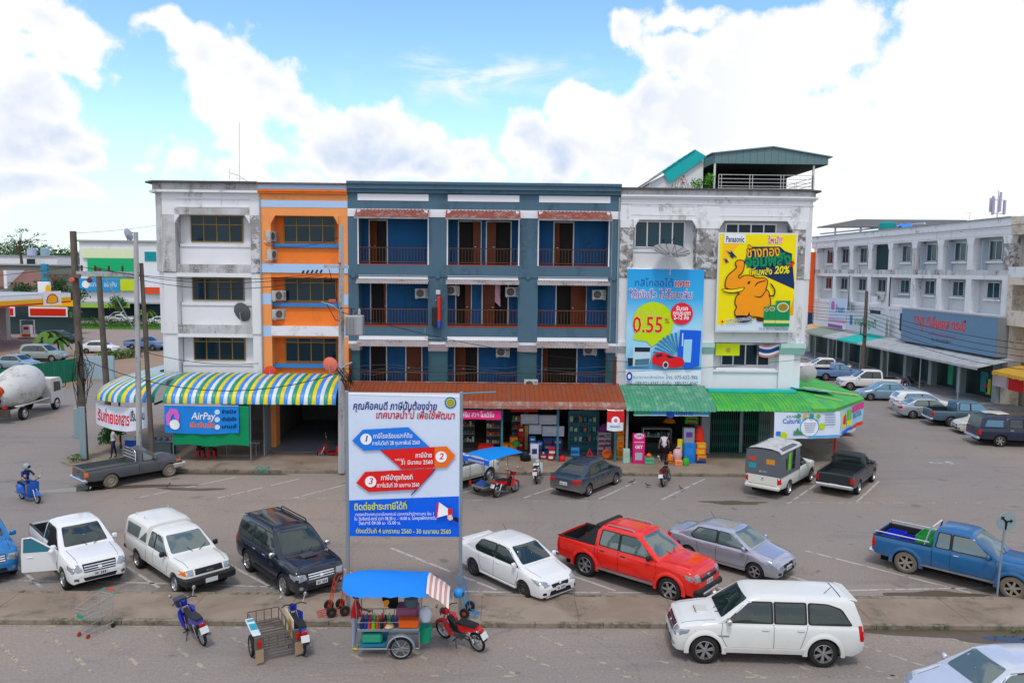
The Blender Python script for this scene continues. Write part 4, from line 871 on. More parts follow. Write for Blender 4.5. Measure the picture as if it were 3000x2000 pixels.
def sedan(label, loc, heading, pm, wb=2.52, fo=.85, ro=.92, hw=.85, H=1.46, hood=.86, belt=.93, deck=1.0, style='six', dusty=0, wr=.30, glass=CARGL, hatch=False, name='sedan_car', spoiler=False, cat='car', group='parked vehicles', handle=None, lamps='slant', rearcol=TAIL, nose=.60):
    XF, XR, xf = wb/2+fo, -wb/2-ro, wb/2
    cowl = xf-.28
    if hatch: top = [(XR, belt-.05), (XR+.04, belt), (cowl+.1, belt), (cowl+.2, belt-.01), (xf+.1, hood), (XF-.3, hood-.09), (XF-.15, hood-.17), (XF-.05, nose), (XF, nose-.12)]; cab = [(XR+.05, belt), (XR+.16, belt+.22), (XR+.42, H-.06), (XR+.75, H-.01), (-.15, H), (.20, H-.03), (cowl-.62, H-.07), (cowl+.15, belt-.01)]
    else: top = [(XR, deck-.14), (XR+.04, deck-.02), (XR+.18, deck), (XR+.62, deck), (XR+.95, belt+.01), (cowl+.1, belt), (cowl+.2, belt-.01), (xf+.1, hood), (XF-.3, hood-.09), (XF-.15, hood-.17), (XF-.05, nose), (XF, nose-.12)]; cab = [(XR+.48, deck-.01), (XR+.70, deck+.12), (XR+1.10, H-.10), (XR+1.35, H-.025), (-.10, H), (.20, H-.03), (cowl-.62, H-.07), (cowl+.15, belt-.01)]
    c = Car(name, label, cat, loc, heading, wb, fo, ro, hw, top, std_width(XF, XR, .70, .86), [(XR, .40), (XR+.3, .27), (XF-.5, .24), (XF-.1, .24), (XF, .30)], cab, paintm=pm, style=style, dusty=dusty, wr=wr, belt_k=.34, ww=.19, group=group, smooth=38)
    b0, t0 = belt+.035, H-.12; rx = XR+(.62 if hatch else 1.0); md = -.18
    c.win([(rx, b0+.10), (rx+.26, t0-.03), (md-.05, t0), (md-.05, b0), (rx+.12, b0)], glass); c.win([(md+.05, b0), (md+.05, t0), (cowl-.62, t0-.02), (cowl-.02, b0)], glass)
    c.patch('windscreen', [(-.63, belt+.07), (.63, belt+.07), (.53, H-.065), (-.53, H-.065)], glass, 'front', off=.008, r=.06)
    c.patch('rear_window', [(-.58, (belt if hatch else deck)+.12), (.58, (belt if hatch else deck)+.12), (.48, H-.10), (-.48, H-.10)], glass, 'rear', off=.008, r=.05)
    c.seam([(md, belt), (md, .35), (cowl-.1, .35), (cowl+.04, .7), (cowl+.02, belt)]); c.seam([(md, .35), (rx+.4, .38), (rx+.28, .62), (rx+.22, belt)]); c.handles([md+.2, rx+.42], belt-.10, handle); c.mirror(cowl-.12, belt+.01, pm, .19)
    c.seam([(XF-.3, .55), (cowl+.15, .63)], .012, 'top', (1,)); c.seam([(XF-.3, -.55), (cowl+.15, -.63)], .012, 'top', (1,))
    for sg in (-1, 1): c.bar('wiper', [(cowl+.09, sg*.1+.1, belt+.03), (cowl-.12, sg*.32+.2, belt+.13)], .008, BLKPL)
    c.pair('headlamp', [(.42, nose-.02), (.50, nose+.08), (hw*.95, nose+.14), (hw*.97, nose+.02), (.66, nose-.05)], LAMP, 'front', .008); c.both('headlamp', [(XF-.16, nose-.02), (XF-.42, nose+.10), (XF-.52, nose+.15), (XF-.24, nose+.13)], LAMP, .008)
    c.patch('grille', [(-.34, nose-.10), (.34, nose-.10), (.38, nose+.0), (-.38, nose+.0)], GRILLE, 'front', off=.008, r=.03); c.patch('air_intake', [(-.48, .30), (.48, .30), (.42, .43), (-.42, .43)], GRILLE, 'front', off=.008, r=.04); c.pair('fog_lamp', [(.60, .33), (.72, .34), (.70, .42), (.60, .42)], GRILLE, 'front', .008); c.patch('emblem', [(-.05, nose-.04), (.05, nose-.04), (.05, nose+.03), (-.05, nose+.03)], CHROME, 'front', off=.02, r=.03); c.plate(0, .47)
    zt = (belt if hatch else deck); c.pair('tail_lamp', [(hw*.56, zt-.28), (hw*.93, zt-.26), (hw*.93, zt-.08), (hw*.56, zt-.12)], rearcol, 'rear', .008); c.both('tail_lamp', [(XR+.05, zt-.27), (XR+.16, zt-.24), (XR+.24, zt-.06), (XR+.06, zt-.08)], rearcol, .008); c.plate(0, zt-.32, True)
    c.seam([(-hw*.7, .52), (hw*.7, .52)], .012, 'rear', (1,))
    if spoiler: MB().bbox(XR+.02, -.6, deck+.06, XR+.22, .6, deck+.10, .02).box(XR+.1, -.5, deck-.02, XR+.14, -.46, deck+.07).box(XR+.1, .46, deck-.02, XR+.14, .5, deck+.07).build('spoiler', pm, c.t)
    c.bar('aerial', [(XR+1.4, .25, H-.01), (XR+1.2, .25, H+.22)], .006, BLKPL); c.cowl, c.belt, c.H, c.deck = cowl, belt, H, deck
    return c
def suv(label, loc, heading, pm, wb=2.75, fo=.88, ro=1.02, hw=.91, H=1.82, hood=1.08, belt=1.13, style='six', wr=.38, glass=CARGL, dusty=0, nose=.68, grille=CHROME, group='parked vehicles', handle=None, mirrorm=None, sill=.40, lampc=LAMP, scoop=True):
    XF, XR, xf = wb/2+fo, -wb/2-ro, wb/2; cowl = xf-.45
    top = [(XR, belt-.08), (XR+.04, belt), (cowl+.1, belt), (cowl+.28, belt-.01), (xf+.2, hood+.01), (XF-.32, hood-.04), (XF-.17, hood-.10), (XF-.08, hood-.20), (XF-.03, nose+.06), (XF, nose-.08)]
    cab = [(XR+.03, belt), (XR+.10, belt+.25), (XR+.22, H-.10), (XR+.36, H-.02), (XR+.9, H), (cowl-1.0, H), (cowl-.80, H-.03), (cowl-.68, H-.08), (cowl+.12, belt-.01)]
    c = Car('suv', label, 'suv', loc, heading, wb, fo, ro, hw, top, std_width(XF, XR, .74, .92), [(XR, .50), (XR+.3, sill), (XF-.5, sill), (XF-.1, .34), (XF, .40)], cab, paintm=pm, style=style, dusty=dusty, wr=wr, group=group, ww=.24)
    b0, t0 = belt+.04, H-.14; m1 = c.xr+.44; m2 = -.24
    c.win([(XR+.36, b0+.02), (XR+.62, t0-.13), (XR+.92, t0-.02), (m1-.07, t0), (m1-.07, b0), (XR+.42, b0)], glass, .08); c.win([(m1+.05, b0), (m1+.05, t0), (m2-.05, t0), (m2-.05, b0)], glass); c.win([(m2+.06, b0), (m2+.06, t0), (cowl-.70, t0), (cowl-.10, b0)], glass)
    c.patch('windscreen', [(-.68, belt+.085), (.68, belt+.085), (.57, H-.075), (-.57, H-.075)], glass, 'front', off=.008, r=.06); c.patch('rear_window', [(-.62, belt+.08), (.62, belt+.08), (.55, H-.16), (-.55, H-.16)], glass, 'rear', off=.008, r=.06)
    c.seam([(m2, belt), (m2, .50), (cowl-.12, .50), (cowl+.04, .8), (cowl, belt)]); c.seam([(m2, .50), (c.xr+.62, .50), (c.xr+.52, .8), (m1-.02, belt)]); c.handles([m2+.22, m1+.17], belt-.14, handle); c.mirror(cowl-.16, belt+.02, mirrorm or pm, .22)
    c.seam([(XF-.22, .62), (cowl+.15, .68)], .014, 'top', (1,)); c.seam([(XF-.22, -.62), (cowl+.15, -.68)], .014, 'top', (1,))
    for sg in (-1, 1): c.bar('wiper', [(cowl+.08, sg*.1+.1, belt+.05), (cowl-.12, sg*.32+.2, belt+.17)], .009, BLKPL)
    c.pair('headlamp', [(.48, nose+.06), (.54, nose+.22), (hw*.97, nose+.22), (hw*.985, nose+.06), (.74, nose+.01)], lampc, 'front', .008); c.both('headlamp', [(XF-.14, nose+.03), (XF-.36, nose+.12), (XF-.42, nose+.22), (XF-.16, nose+.20)], lampc, .008)
    c.patch('grille', [(-.43, nose+.01), (.43, nose+.01), (.47, nose+.23), (-.47, nose+.23)], GRILLE, 'front', off=.012, r=.03)
    for k in range(3): c.seam([(-.44, nose+.05+k*.07), (.44, nose+.05+k*.07)], .035, 'front', (1,), grille, .024, 'grille_bar')
    c.patch('emblem', [(-.06, nose+.08), (.06, nose+.08), (.06, nose+.16), (-.06, nose+.16)], CHROME, 'front', off=.04, r=.04)
    c.patch('air_intake', [(-.5, .42), (.5, .42), (.46, .53), (-.46, .53)], GRILLE, 'front', off=.008, r=.03); c.pair('fog_lamp', [(.63, .45), (.75, .46), (.74, .55), (.63, .55)], LAMP, 'front', .008, .04); c.plate(0, nose-.10)
    c.pair('tail_lamp', [(hw-.20, .72), (hw-.03, .74), (hw-.06, belt+.02), (hw-.20, belt-.02)], TAIL, 'rear'); c.both('tail_lamp', [(XR+.02, .74), (XR+.12, .76), (XR+.17, belt+.02), (XR+.05, belt+.02)], TAIL)
    if scoop: MB().bbox(xf-.22, -.24, 0, xf+.14, .24, .07, .03).build('bonnet_scoop', pm, c.t, loc=(0, 0, hood+.045)); MB().box(xf+.141, -.20, hood+.055, xf+.146, .20, hood+.10).build('scoop_mouth', GRILLE, c.t)
    MB().bbox(-.13, -.58, -.02, .13, .58, .02, .018, Matrix.Translation((XR+.24, 0, H-.055)) @ Matrix.Rotation(R(-14), 4, 'Y')).build('rear_spoiler', pm, c.t, smooth=40)
    c.cowl, c.belt, c.H = cowl, belt, H; return c
def ctr(pr, pf, hw, side):   # near-side wheel contacts -> centre between the axles and heading
    dx, dy = pf[0]-pr[0], pf[1]-pr[1]; h = math.atan2(dy, dx); mx, my = (pf[0]+pr[0])/2, (pf[1]+pr[1])/2
    n = (-math.sin(h), math.cos(h)); o = (hw-.1)*side; return (mx+n[0]*o, my+n[1]*o, 0), h
def rwh(pr, deg, wb, hw, side=1, front=False):
    h = R(deg); f = (math.cos(h), math.sin(h)); n = (-f[1], f[0]); q = -wb/2 if front else wb/2
    return (pr[0]+f[0]*q+n[0]*(hw-.1)*side, pr[1]+f[1]*q+n[1]*(hw-.1)*side, 0), h
def shell(c, x0, x1, z0, z1, hw, m, name='canopy', tum=.06, slope=.1, parent=None):
    rows = []
    for k in range(7):
        t = k/6; x = x0+(x1-x0)*t; zz = z1-(.05 if k in (0, 6) else 0); sh = hw-tum
        half = [(hw, z0), (hw-tum*.4, z0+(zz-z0)*.5), (sh, zz-.10), (sh-.03, zz-.04), (sh-.10, zz), (sh*.5, zz+.03), (0, zz+.04)]
        xx = x+(slope*0)
        rows.append([(xx+((z-z0)/(z1-z0))*slope*(1-t), y, z) for y, z in half] + [(xx+((z-z0)/(z1-z0))*slope*(1-t), -y, z) for y, z in reversed(half[:-1])])
    mb = MB().grid(rows); n = len(rows[0]); mb.add(rows[0], [tuple(range(n))[::-1]]); mb.add(rows[-1], [tuple(range(n))])
    return mb.build(name, m, parent or c.t, smooth=35)
WHT = paint('white', (.74, .745, .75), .2, .08); WHTD = paint('dusty_white', (.68, .69, .67), .28, .3); BLK = paint('blue_black', (.010, .016, .030), .1, .1); RED = paint('red', (.74, .018, .010), .15, .02); SILV = paint('silver', (.42, .44, .52), .2, .05, .5); NAVB = paint('blue', (.008, .105, .27), .22, .25); GREYD = paint('faded_charcoal', (.075, .078, .09), .45, .12); DKSED = paint('slate_blue_metallic', (.035, .06, .095), .2, .75, .2); BLACKP = paint('black_pickup', (.014, .022, .028), .25, .12); CYAN = paint('azure', (.012, .16, .42), .2, .1)
# --- front row behind the median
l, h = ctr((8.6, 20.17), (5.35, 20.35), .9, -1)
MU = suv('white seven-seat SUV parked side-on in the foreground', l, h, WHTD, wb=3.1, fo=.82, ro=1.05, hw=.90, H=1.80, hood=1.06, style='twin', wr=.385, nose=.72, mirrorm=CHROME, handle=CHROME, sill=.34)
MU.flare(WHTD, .05, .025); MU.bar('roof_aerial', [(MU.XR+.95, .35, 1.80), (MU.XR+.75, .35, 2.0)], .008, BLKPL); MU.seam([(MU.XR+.55, -.5), (MU.XR+.55, .5)], .03, 'top', (1,), BLKPL); MU.both('side_sill', [(MU.xr+.5, .36), (MU.xf-.5, .36), (MU.xf-.5, .50), (MU.xr+.5, .50)], WHTD, .035, .03); MU.seam([(MU.xf-.62, .80), (MU.xf-.30, .80)], .05, 'side', (1, -1), CHROME, .006, 'badge')
h1 = R(-47)
c = pickup('white extended-cab pickup with its right front door open', (-14.48, 26.6, 0), h1, WHT, 'ext', wb=3.08, hw=.89, H=1.76, hood=1.04, belt=1.12, nose=.66, style='six')
# open door, swung out on its front hinges
hx, hy = c.cowl+.0, -(c.hw-.05)
dd = MB(); dp = [(-1.05, .50), (0, .50), (.05, .85), (0, 1.12), (-.62, 1.12+.0), (-1.05, 1.12)]
dd.prism([(a, 0, b) for a, b in [(-1.08, .50), (-.02, .50), (.02, .85), (0, 1.13), (-1.08, 1.13)]], (0, .07, 0)); dob = dd.build('open_door', WHT, c.t, loc=(hx, hy, 0), rz=R(62))
fr = MB(); fr.tube([(-1.05, .03, 1.12), (-1.02, .05, 1.60), (-.78, .06, 1.62), (-.05, .03, 1.13)], .028, 6); fr.build('window_frame', WHT, dob, smooth=50)
MB().poly([(-1.02, .03, 1.13), (-.10, .03, 1.13), (-.76, .055, 1.59), (-1.0, .05, 1.58)]).build('door_window', mat('blue_green_tint', (.02, .16, .22), .04, spec=.8), dob); MB().bbox(-.92, -.025, .97, -.74, .0, 1.0, .01).build('door_handle', WHT, dob); MB().bbox(-.24, -.24, 1.10, -.10, -.03, 1.26, .04).build('wing_mirror', WHT, dob, smooth=40); MB().box(-1.0, .071, .56, -.08, .09, 1.08).build('door_card', mat('grey_trim', (.25, .25, .26), .8), dob)
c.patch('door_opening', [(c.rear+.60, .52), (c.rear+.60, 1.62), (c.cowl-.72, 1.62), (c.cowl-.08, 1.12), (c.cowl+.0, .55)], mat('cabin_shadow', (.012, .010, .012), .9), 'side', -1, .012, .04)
o = MB().bbox(-.26, -.10, .0, .26, .10, .62, .08).build('driver_seat', mat('seat_grey', (.08, .08, .09), .9), c.t, loc=(c.cowl-.98, -.55, .85)); tag(o)
sp = suv('dark blue pickup cut by the left frame edge', (-18.15, 26.85, 0), h1, CYAN, wb=3.05, hw=.91, H=1.78, hood=1.1, nose=.72, scoop=False)
sp.t.name = 'pickup_truck'; sp.t['category'] = 'pickup truck'
l, h = ctr((-12.52, 26.81), (-10.33, 24.65), .85, 1)
c = pickup('old white pickup with white fibreglass canopy and black bumper', l, h, paint('aged_white', (.72, .72, .69), .3, .15), 'ext', wb=3.05, fo=.75, ro=1.12, hw=.84, H=1.62, hood=.98, belt=1.03, rail=1.03, nose=.60, front='old', style='steel', wr=.33, bedopen=False, glass=CARGL2, mirrorm=BLKPL, rearbump=BLKPL)
cn = shell(c, c.XR+.05, c.rear+.02, 1.0, 1.70, .80, paint('aged_white', (.72, .72, .69)), slope=.18)
for sg in (1, -1): MB().prism([(c.XR+.28, sg*.795, 1.10), (c.XR+1.25, sg*.795, 1.10), (c.XR+1.45, sg*.775, 1.52), (c.XR+.40, sg*.775, 1.52)], (0, sg*.012, 0)).build('canopy_window', CARGL2, cn); MB().prism([(c.XR+1.36, sg*.795, 1.10), (c.rear-.05, sg*.795, 1.10), (c.rear-.02, sg*.778, 1.46)], (0, sg*.012, 0)).build('canopy_window', CARGL2, cn)
for x in (c.XR+.5, c.XR+1.2):
    for y in (-.55, .55): MB().tube([(x, y, 1.70), (x, y, 1.79), (x+.1, y, 1.79)], .012).build('rack_hook', CHROME, cn)
vs, fs = text_mesh('ISUZU', .085, .01); MB().add([(c.XF-.006+.03, v[0], v[1]+.80) for v in vs], fs).build('lettering', CHROME, c.t)
l, h = ctr((-8.66, 26.6), (-6.82, 24.43), .92, 1)
c = suv('black SUV with chrome grille and roof rails parked left of the tax billboard', l, h, BLK, wb=2.8, H=1.84, hw=.92, hood=1.08, style='six', wr=.385, mirrorm=CHROME, handle=CHROME)
for sg in (1, -1): c.bar('roof_rail', [(c.XR+.5, sg*.60, 1.82), (c.XR+.6, sg*.60, 1.90), (c.cowl-1.0, sg*.60, 1.90), (c.cowl-.9, sg*.60, 1.83)], .022, BLKPL)
c.both('side_step', [(c.xr+.5, .38), (c.xf-.5, .38), (c.xf-.5, .45), (c.xr+.5, .45)], BLKPL, .09, .01)
l, h = ctr((-.94, 26.38), (.77, 24.39), .85, 1)
c = sedan('white sedan with boot spoiler parked right of the tax billboard', l, h, WHT, wb=2.55, H=1.47, spoiler=False, style='ten', nose=.62); MB().bbox(c.XR+.0, -.62, c.deck+.01, c.XR+.26, .62, c.deck+.055, .025).build('boot_spoiler', WHT, c.t, smooth=40); c.both('side_skirt', [(c.xr+.38, .20), (c.xf-.38, .20), (c.xf-.38, .30), (c.xr+.38, .30)], WHT, .03, .02); MB().bbox(c.XF-.26, -.56, .20, c.XF-.03, .56, .25, .03).build('front_splitter', WHT, c.t)
l, h = ctr((2.87, 26.37), (5.34, 24.25), .93, 1)
c = pickup('bright red double-cab pickup with black sports bar', l, h, RED, 'double', wb=3.22, fo=.92, ro=1.2, hw=.93, H=1.84, hood=1.14, belt=1.18, rail=1.18, nose=.74, style='six', wr=.40, handle=BLKPL, mirrorm=BLKPL, bumper=BLKPL, grille=RED, flare=None, glass=CARGL2)
c.flare(RED, .05, .02); c.both('side_step', [(c.xr+.55, .42), (c.xf-.55, .42), (c.xf-.55, .49), (c.xr+.55, .49)], RIMS, .11, .01)
for sg in (1, -1):
    c.bar('roof_rail', [(c.rear+.3, sg*.58, 1.83), (c.rear+.38, sg*.58, 1.89), (c.cowl-1.05, sg*.58, 1.89), (c.cowl-.95, sg*.58, 1.84)], .022, RIMS)
    MB().prism([(c.rear-.75, sg*.86, 1.19), (c.rear+.02, sg*.86, 1.19), (c.rear+.10, sg*.70, 1.76), (c.rear-.06, sg*.70, 1.76)], (0, -sg*.06, 0)).build('sports_bar', BLKPL, c.t)
MB().bbox(c.rear-.10, -.70, 1.74, c.rear+.10, .70, 1.86, .03).build('sports_bar_hoop', BLKPL, c.t, smooth=40); MB().bbox(c.XF-.14, -.86, .38, c.XF+.06, .86, .60, .05).build('lower_bumper', BLKPL, c.t); MB().bbox(c.XF-.02, -.5, .36, c.XF+.10, .5, .46, .03).build('skid_plate', RIMS, c.t); c.patch('grille_top', [(-.50, .80), (.50, .80), (.52, .90), (-.52, .90)], BLKPL, 'front', off=.03, r=.02)
l, h = rwh((8.61, 26.11), -42, 2.5, .84, 1, True)
c = sedan('silver sedan half hidden behind the red pickup', l, h, SILV, wb=2.5, H=1.46, style='five', glass=CARGL2)
l, h = ctr((14.09, 26.82), (16.44, 24.58), .92, 1)
NV = pickup('blue extended-cab pickup with bed bars and crates, right edge', l, h, NAVB, 'ext', wb=3.22, fo=.9, ro=1.15, hw=.92, H=1.78, hood=1.10, belt=1.14, rail=1.14, nose=.70, style='six', wr=.385, dusty=.7, handle=CHROME, glass=CARGL2)
NV.flare(NAVB, .05, .02); NV.both('side_step', [(NV.xr+.5, .42), (NV.xf-.5, .42), (NV.xf-.5, .48), (NV.xr+.5, .48)], RIMS, .10, .01)
for sg in (1, -1):
    NV.bar('bed_bar', [(NV.XR+.1, sg*.84, 1.15), (NV.XR+.1, sg*.84, 1.28), (NV.rear-.1, sg*.84, 1.28)], .02, CHROME); NV.bar('roll_bar', [(NV.rear-.25, sg*.80, 1.15), (NV.rear-.12, sg*.74, 1.66), (NV.rear-.10, sg*.5, 1.74)], .03, CHROME)
NV.bar('roll_bar', [(NV.rear-.10, -.52, 1.74), (NV.rear-.10, .52, 1.74)], .03, CHROME)
c = sedan('silver white sedan nosing in at the bottom right corner', (11.95, 17.95, 0), R(186), paint('silver_white', (.56, .60, .68), .2, .02, .25), wb=2.6, H=1.47, hw=.87, nose=.64, glass=CARGL2)
# --- back row by the shophouses
l, h = ctr((-18.31, 36.7), (-16.47, 38.77), .83, 1)
c = pickup('faded charcoal single-cab pickup with empty bed by the utility poles', l, h, GREYD, 'single', wb=2.8, fo=.72, ro=1.12, hw=.83, H=1.56, hood=.96, belt=1.0, rail=1.0, nose=.6, front='old', style='steel', wr=.335, dusty=.8, glass=CARGL2, bumper=CHROME, liner=mat('worn_bed', (.10, .115, .12), .7, var=.3), lights=AMBER)
for sg in (1, -1): c.bar('roll_bar', [(c.rear-.12, sg*.70, 1.0), (c.rear-.10, sg*.68, 1.48), (c.rear-.10, sg*.5, 1.60), (c.rear-.10, 0, 1.60)], .022, CHROME)
for zz in (1.15, 1.3, 1.45): c.bar('roll_bar_rung', [(c.rear-.1, -.68, zz), (c.rear-.1, .68, zz)], .012, CHROME)
l, h = ctr((3.95, 35.94), (5.48, 37.98), .85, 1)
sedan('muddy dark blue sedan seen from behind near the goods shops', l, h, DKSED, wb=2.55, H=1.48, style='seven', dusty=.5)
l, h = ctr((13.38, 36.43), (15.29, 38.77), .86, 1)
DM = pickup('white pickup with tall grey canvas canopy over its bed', l, h, paint('muddy_white', (.68, .68, .62), .35, .55), 'single', wb=3.05, fo=.85, ro=1.2, hw=.86, H=1.66, hood=1.02, belt=1.08, rail=1.06, nose=.64, style='steel', bedopen=False, rearbump=paint('muddy_white', (.68, .68, .62)))
CANV = mat('grey_canvas', (.115, .125, .145), .75, var=.1); CANT = mat('pale_canvas_top', (.52, .53, .56), .7, var=.1, grime=(.35, .34, .33))
cn = shell(DM, DM.XR+.0, DM.rear+.12, 1.04, 2.28, .86, CANV, 'canopy', .05, .0)
rows = [[(DM.XR-.04+(DM.rear+.30-DM.XR)*k/6, y, z) for y, z in ((.84, 2.12), (.80, 2.21), (.70, 2.27), (.36, 2.335), (0, 2.345), (-.36, 2.335), (-.70, 2.27), (-.80, 2.21), (-.84, 2.12))] for k in range(7)]
MB().grid(rows).build('canopy_top', CANT, cn, smooth=50)
for (a, z0, z1, m) in ((.9, 1.25, 2.05, plain('#6fc62f')), (.62, 1.32, 1.85, plain('#3a3f4a'))): MB().box(DM.XR+a, -.862, z0, DM.XR+a+(.32 if a > .8 else .18), -.858, z1).build('canopy_sticker', m, cn)
MB().prism([(DM.XR+1.35, -.863, 1.25), (DM.XR+1.75, -.863, 1.2), (DM.XR+1.9, -.84, 2.1), (DM.XR+1.6, -.84, 2.1)], (0, -.004, 0)).build('canopy_window', CARGL, cn)
for (y, z, w, hh, col) in ((.52, 1.78, .20, .09, '#c8453a'), (-.35, 1.72, .20, .12, '#d08a2c'), (.5, 1.45, .18, .12, '#2a96a0')): MB().lathe([(.001, 0), (1, 0)], 20, Matrix.Translation((DM.XR-.006, y, z)) @ Matrix.Rotation(R(-90), 4, 'Y') @ Matrix.Diagonal((hh, w, 1, 1))).build('canvas_badge', plain(col), cn) if col == '#c8453a' else MB().box(DM.XR-.008, y-w, z-hh, DM.XR-.004, y+w, z+hh).build('canvas_badge', plain(col), cn)
vs, fs = text_mesh('081-797', .11, .01); MB().add([(DM.XR-.008, -v[0], v[1]+1.22) for v in vs], [tuple(reversed(f)) for f in fs]).build('lettering', plain('#c9ced6'), cn)
l, h = ctr((16.77, 36.64), (18.48, 38.87), .88, 1)
c = pickup('black single-cab pickup with empty bed at the street corner', l, h, BLACKP, 'single', wb=2.85, fo=.85, ro=1.1, hw=.88, H=1.62, hood=1.0, belt=1.06, rail=1.06, style='steel', wr=.35, liner=mat('black_bed', (.02, .024, .028), .35), rearbump=CHROME)
l, h = rwh((-.67, 38.3), 49, 3.0, .85, 1, True)
c = pickup('white pickup half hidden between the billboard and the red motor tricycle', l, h, paint('cream_white', (.66, .68, .64), .3, .35), 'ext', wb=3.0, hw=.85, H=1.62, style='steel', glass=CARGL2)
c.seam([(c.xr+.4, .55), (c.xf-.4, .55)], .05, 'side', (1, -1), mat('gold_stripe', (.55, .36, .10), .5), .006, 'side_stripe')
# --- side road on the right, cars nosed in to the shops
G2 = 'cars along the side road'
def rp(pt, deg, wb, hw, front=False): return rwh(pt, deg, wb, hw, -1 if math.cos(R(deg)) < 0 else 1, front)
l, h = rp((30.1, 47.2), -8, 3.2, .92); c = pickup('dark navy pickup with hard canopy at the right frame edge', l, h, paint('navy', (.010, .018, .045), .15, .1), 'double', wb=3.2, hw=.92, H=1.78, hood=1.1, belt=1.14, rail=1.14, bedopen=False, group=G2, handle=CHROME)
cn = shell(c, c.XR+.05, c.rear+.05, 1.12, 1.80, .86, paint('navy', (.01, .018, .045)), slope=.15)
for sg in (1, -1): MB().prism([(c.XR+.35, sg*.852, 1.22), (c.rear-.2, sg*.852, 1.22), (c.rear-.2, sg*.825, 1.62), (c.XR+.48, sg*.825, 1.62)], (0, sg*.012, 0)).build('canopy_window', mat('sky_tint_glass', (.10, .24, .36), .05, spec=.8), cn)
SKYG = mat('sky_tint_glass', (.10, .24, .36), .05, spec=.8)
l, h = rp((30.5, 50.65), 172, 2.55, .85, True); sedan('cream sedan nose-out between the navy and the grey-blue pickups', l, h, paint('cream', (.62, .60, .48), .25, .1), group=G2)
l, h = rp((30.55, 53.3), -8, 3.05, .9); c = pickup('grey-blue double-cab pickup with red tail lamps on the side road', l, h, paint('steel_blue', (.09, .16, .21), .25, .2, .3), 'double', wb=3.05, hw=.9, H=1.75, hood=1.08, belt=1.12, rail=1.12, group=G2, glass=SKYG)
l, h = rp((29.4, 56.2), -8, 2.55, .85); sedan('pale grey sedan showing its red tail lamp behind the grey-blue pickup', l, h, paint('pale_grey', (.35, .40, .44), .25, .1, .3), group=G2, glass=CARGL2)
l, h = rp((30.4, 59.1), -8, 2.62, .88); sedan('white hatchback with rounded tail on the side road', l, h, WHT, hatch=True, wb=2.62, hw=.88, H=1.48, ro=.75, name='hatchback_car', group=G2, glass=SKYG)
l, h = rp((30.05, 64.2), 172, 2.6, .86, True); sedan('light blue sedan with boot spoiler on the side road', l, h, paint('ice_blue', (.24, .36, .46), .25, .1, .3), wb=2.6, spoiler=True, group=G2, glass=SKYG)
l, h = rp((30.8, 69.8), 172, 3.08, .88, True); pickup('white double-cab pickup nose-out on the side road', l, h, WHT, 'double', wb=3.08, hw=.88, H=1.8, group=G2)
l, h = rp((31.1, 75.9), -8, 3.0, .88); pickup('powder blue extended-cab pickup with dark bed on the side road', l, h, paint('powder_blue', (.13, .24, .44), .25, .1), 'ext', wb=3.0, hw=.88, H=1.68, group=G2, glass=SKYG)
l, h = rp((31.0, 80.2), 172, 3.0, .88, True); pickup('white pickup tucked behind the powder blue pickup', l, h, WHT, 'double', wb=3.0, hw=.88, H=1.7, group=G2)
pickup('vivid blue double-cab pickup far up the side road', (29.4, 85.5, 0), R(-4), paint('vivid_blue', (.01, .12, .55), .3, .1), 'double', wb=3.1, hw=.9, H=1.78, hood=1.1, belt=1.14, group=G2)
sedan('white car hidden behind the corner banner, only its bumper showing', (20.4, 50.9, 0), R(172), paint('white', (.74, .745, .75)), wb=2.6, group=G2)
# ---------------------------------------------------------------- roof terrace on the corner house
t = thing('roof_pavilion', 'grey-green gabled metal pavilion on the corner house roof', 'pavilion', (0, 0, 0))
PVG = mat('pavilion_metal', (.13, .22, .23), .5, var=.1); PVD = mat('pavilion_underside', (.035, .05, .045), .8)
for (xa, xb) in [(11.7+i*.4, 12.1+i*.4) for i in range(16)]:
    zt = lambda x: 16.98+.36*min(1, (x-11.6)/3.35) if x < 14.95 else 17.34-.5*(x-14.95)/3.15
    MB().prism([(xa+.006, 45.2, 16.42), (xb-.006, 45.2, 16.42), (xb-.006, 45.2, zt(xb)-.03), (xa+.006, 45.2, zt(xa)-.03)], (0, .05, 0)).build('fascia_sheet', PVG, t)
MB().prism([(11.5, 45.1, 16.93), (14.95, 45.1, 17.32), (18.3, 45.1, 16.80), (18.3, 45.1, 16.86), (14.95, 45.1, 17.39), (11.5, 45.1, 16.99)], (0, 8.5, 0)).build('roof', PVG, t)
MB().box(11.7, 45.26, 16.40, 18.1, 53.5, 16.46).build('ceiling', PVD, t)
MB().prism([(11.65, 45.25, 16.42), (11.65, 45.25, 16.92), (10.1, 53.5, 16.2), (10.1, 53.5, 15.8)], (.05, 0, 0)).build('side_sheet', PVG, t)
for x, y in ((11.75, 45.3), (17.4, 45.5), (11.75, 52), (17.4, 52)): MB().box(x-.05, y-.05, 14.9, x+.05, y+.05, 16.42).build('post', ALU, t)
MB().box(12.2, 51.5, 14.93, 18, 51.6, 16.4).build('back_wall', PVD, t)
t = thing('roof_railing', 'steel tube railing round the corner roof terrace', 'railing', (0, 0, 0))
def railrun(a, b2):
    mb = MB(); a = Vector(a); b2 = Vector(b2)
    for z in (15.0, 15.12, 15.32, 15.52, 15.74): mb.tube([(*a.xy, z), (*b2.xy, z)], .017, 5)
    for f in (0, .03, .33, .36, .66, .69, 1): p = a.lerp(b2, f); mb.tube([(p.x, p.y, 14.93), (p.x, p.y, 15.76)], .02, 5)
    mb.build('railing_run', ALU, t)
railrun((11.85, 44.75, 0), (17.1, 44.75, 0)); railrun((17.1, 44.75, 0), (17.5, 45.6, 0)); railrun((17.5, 45.6, 0), (17.5, 54, 0))
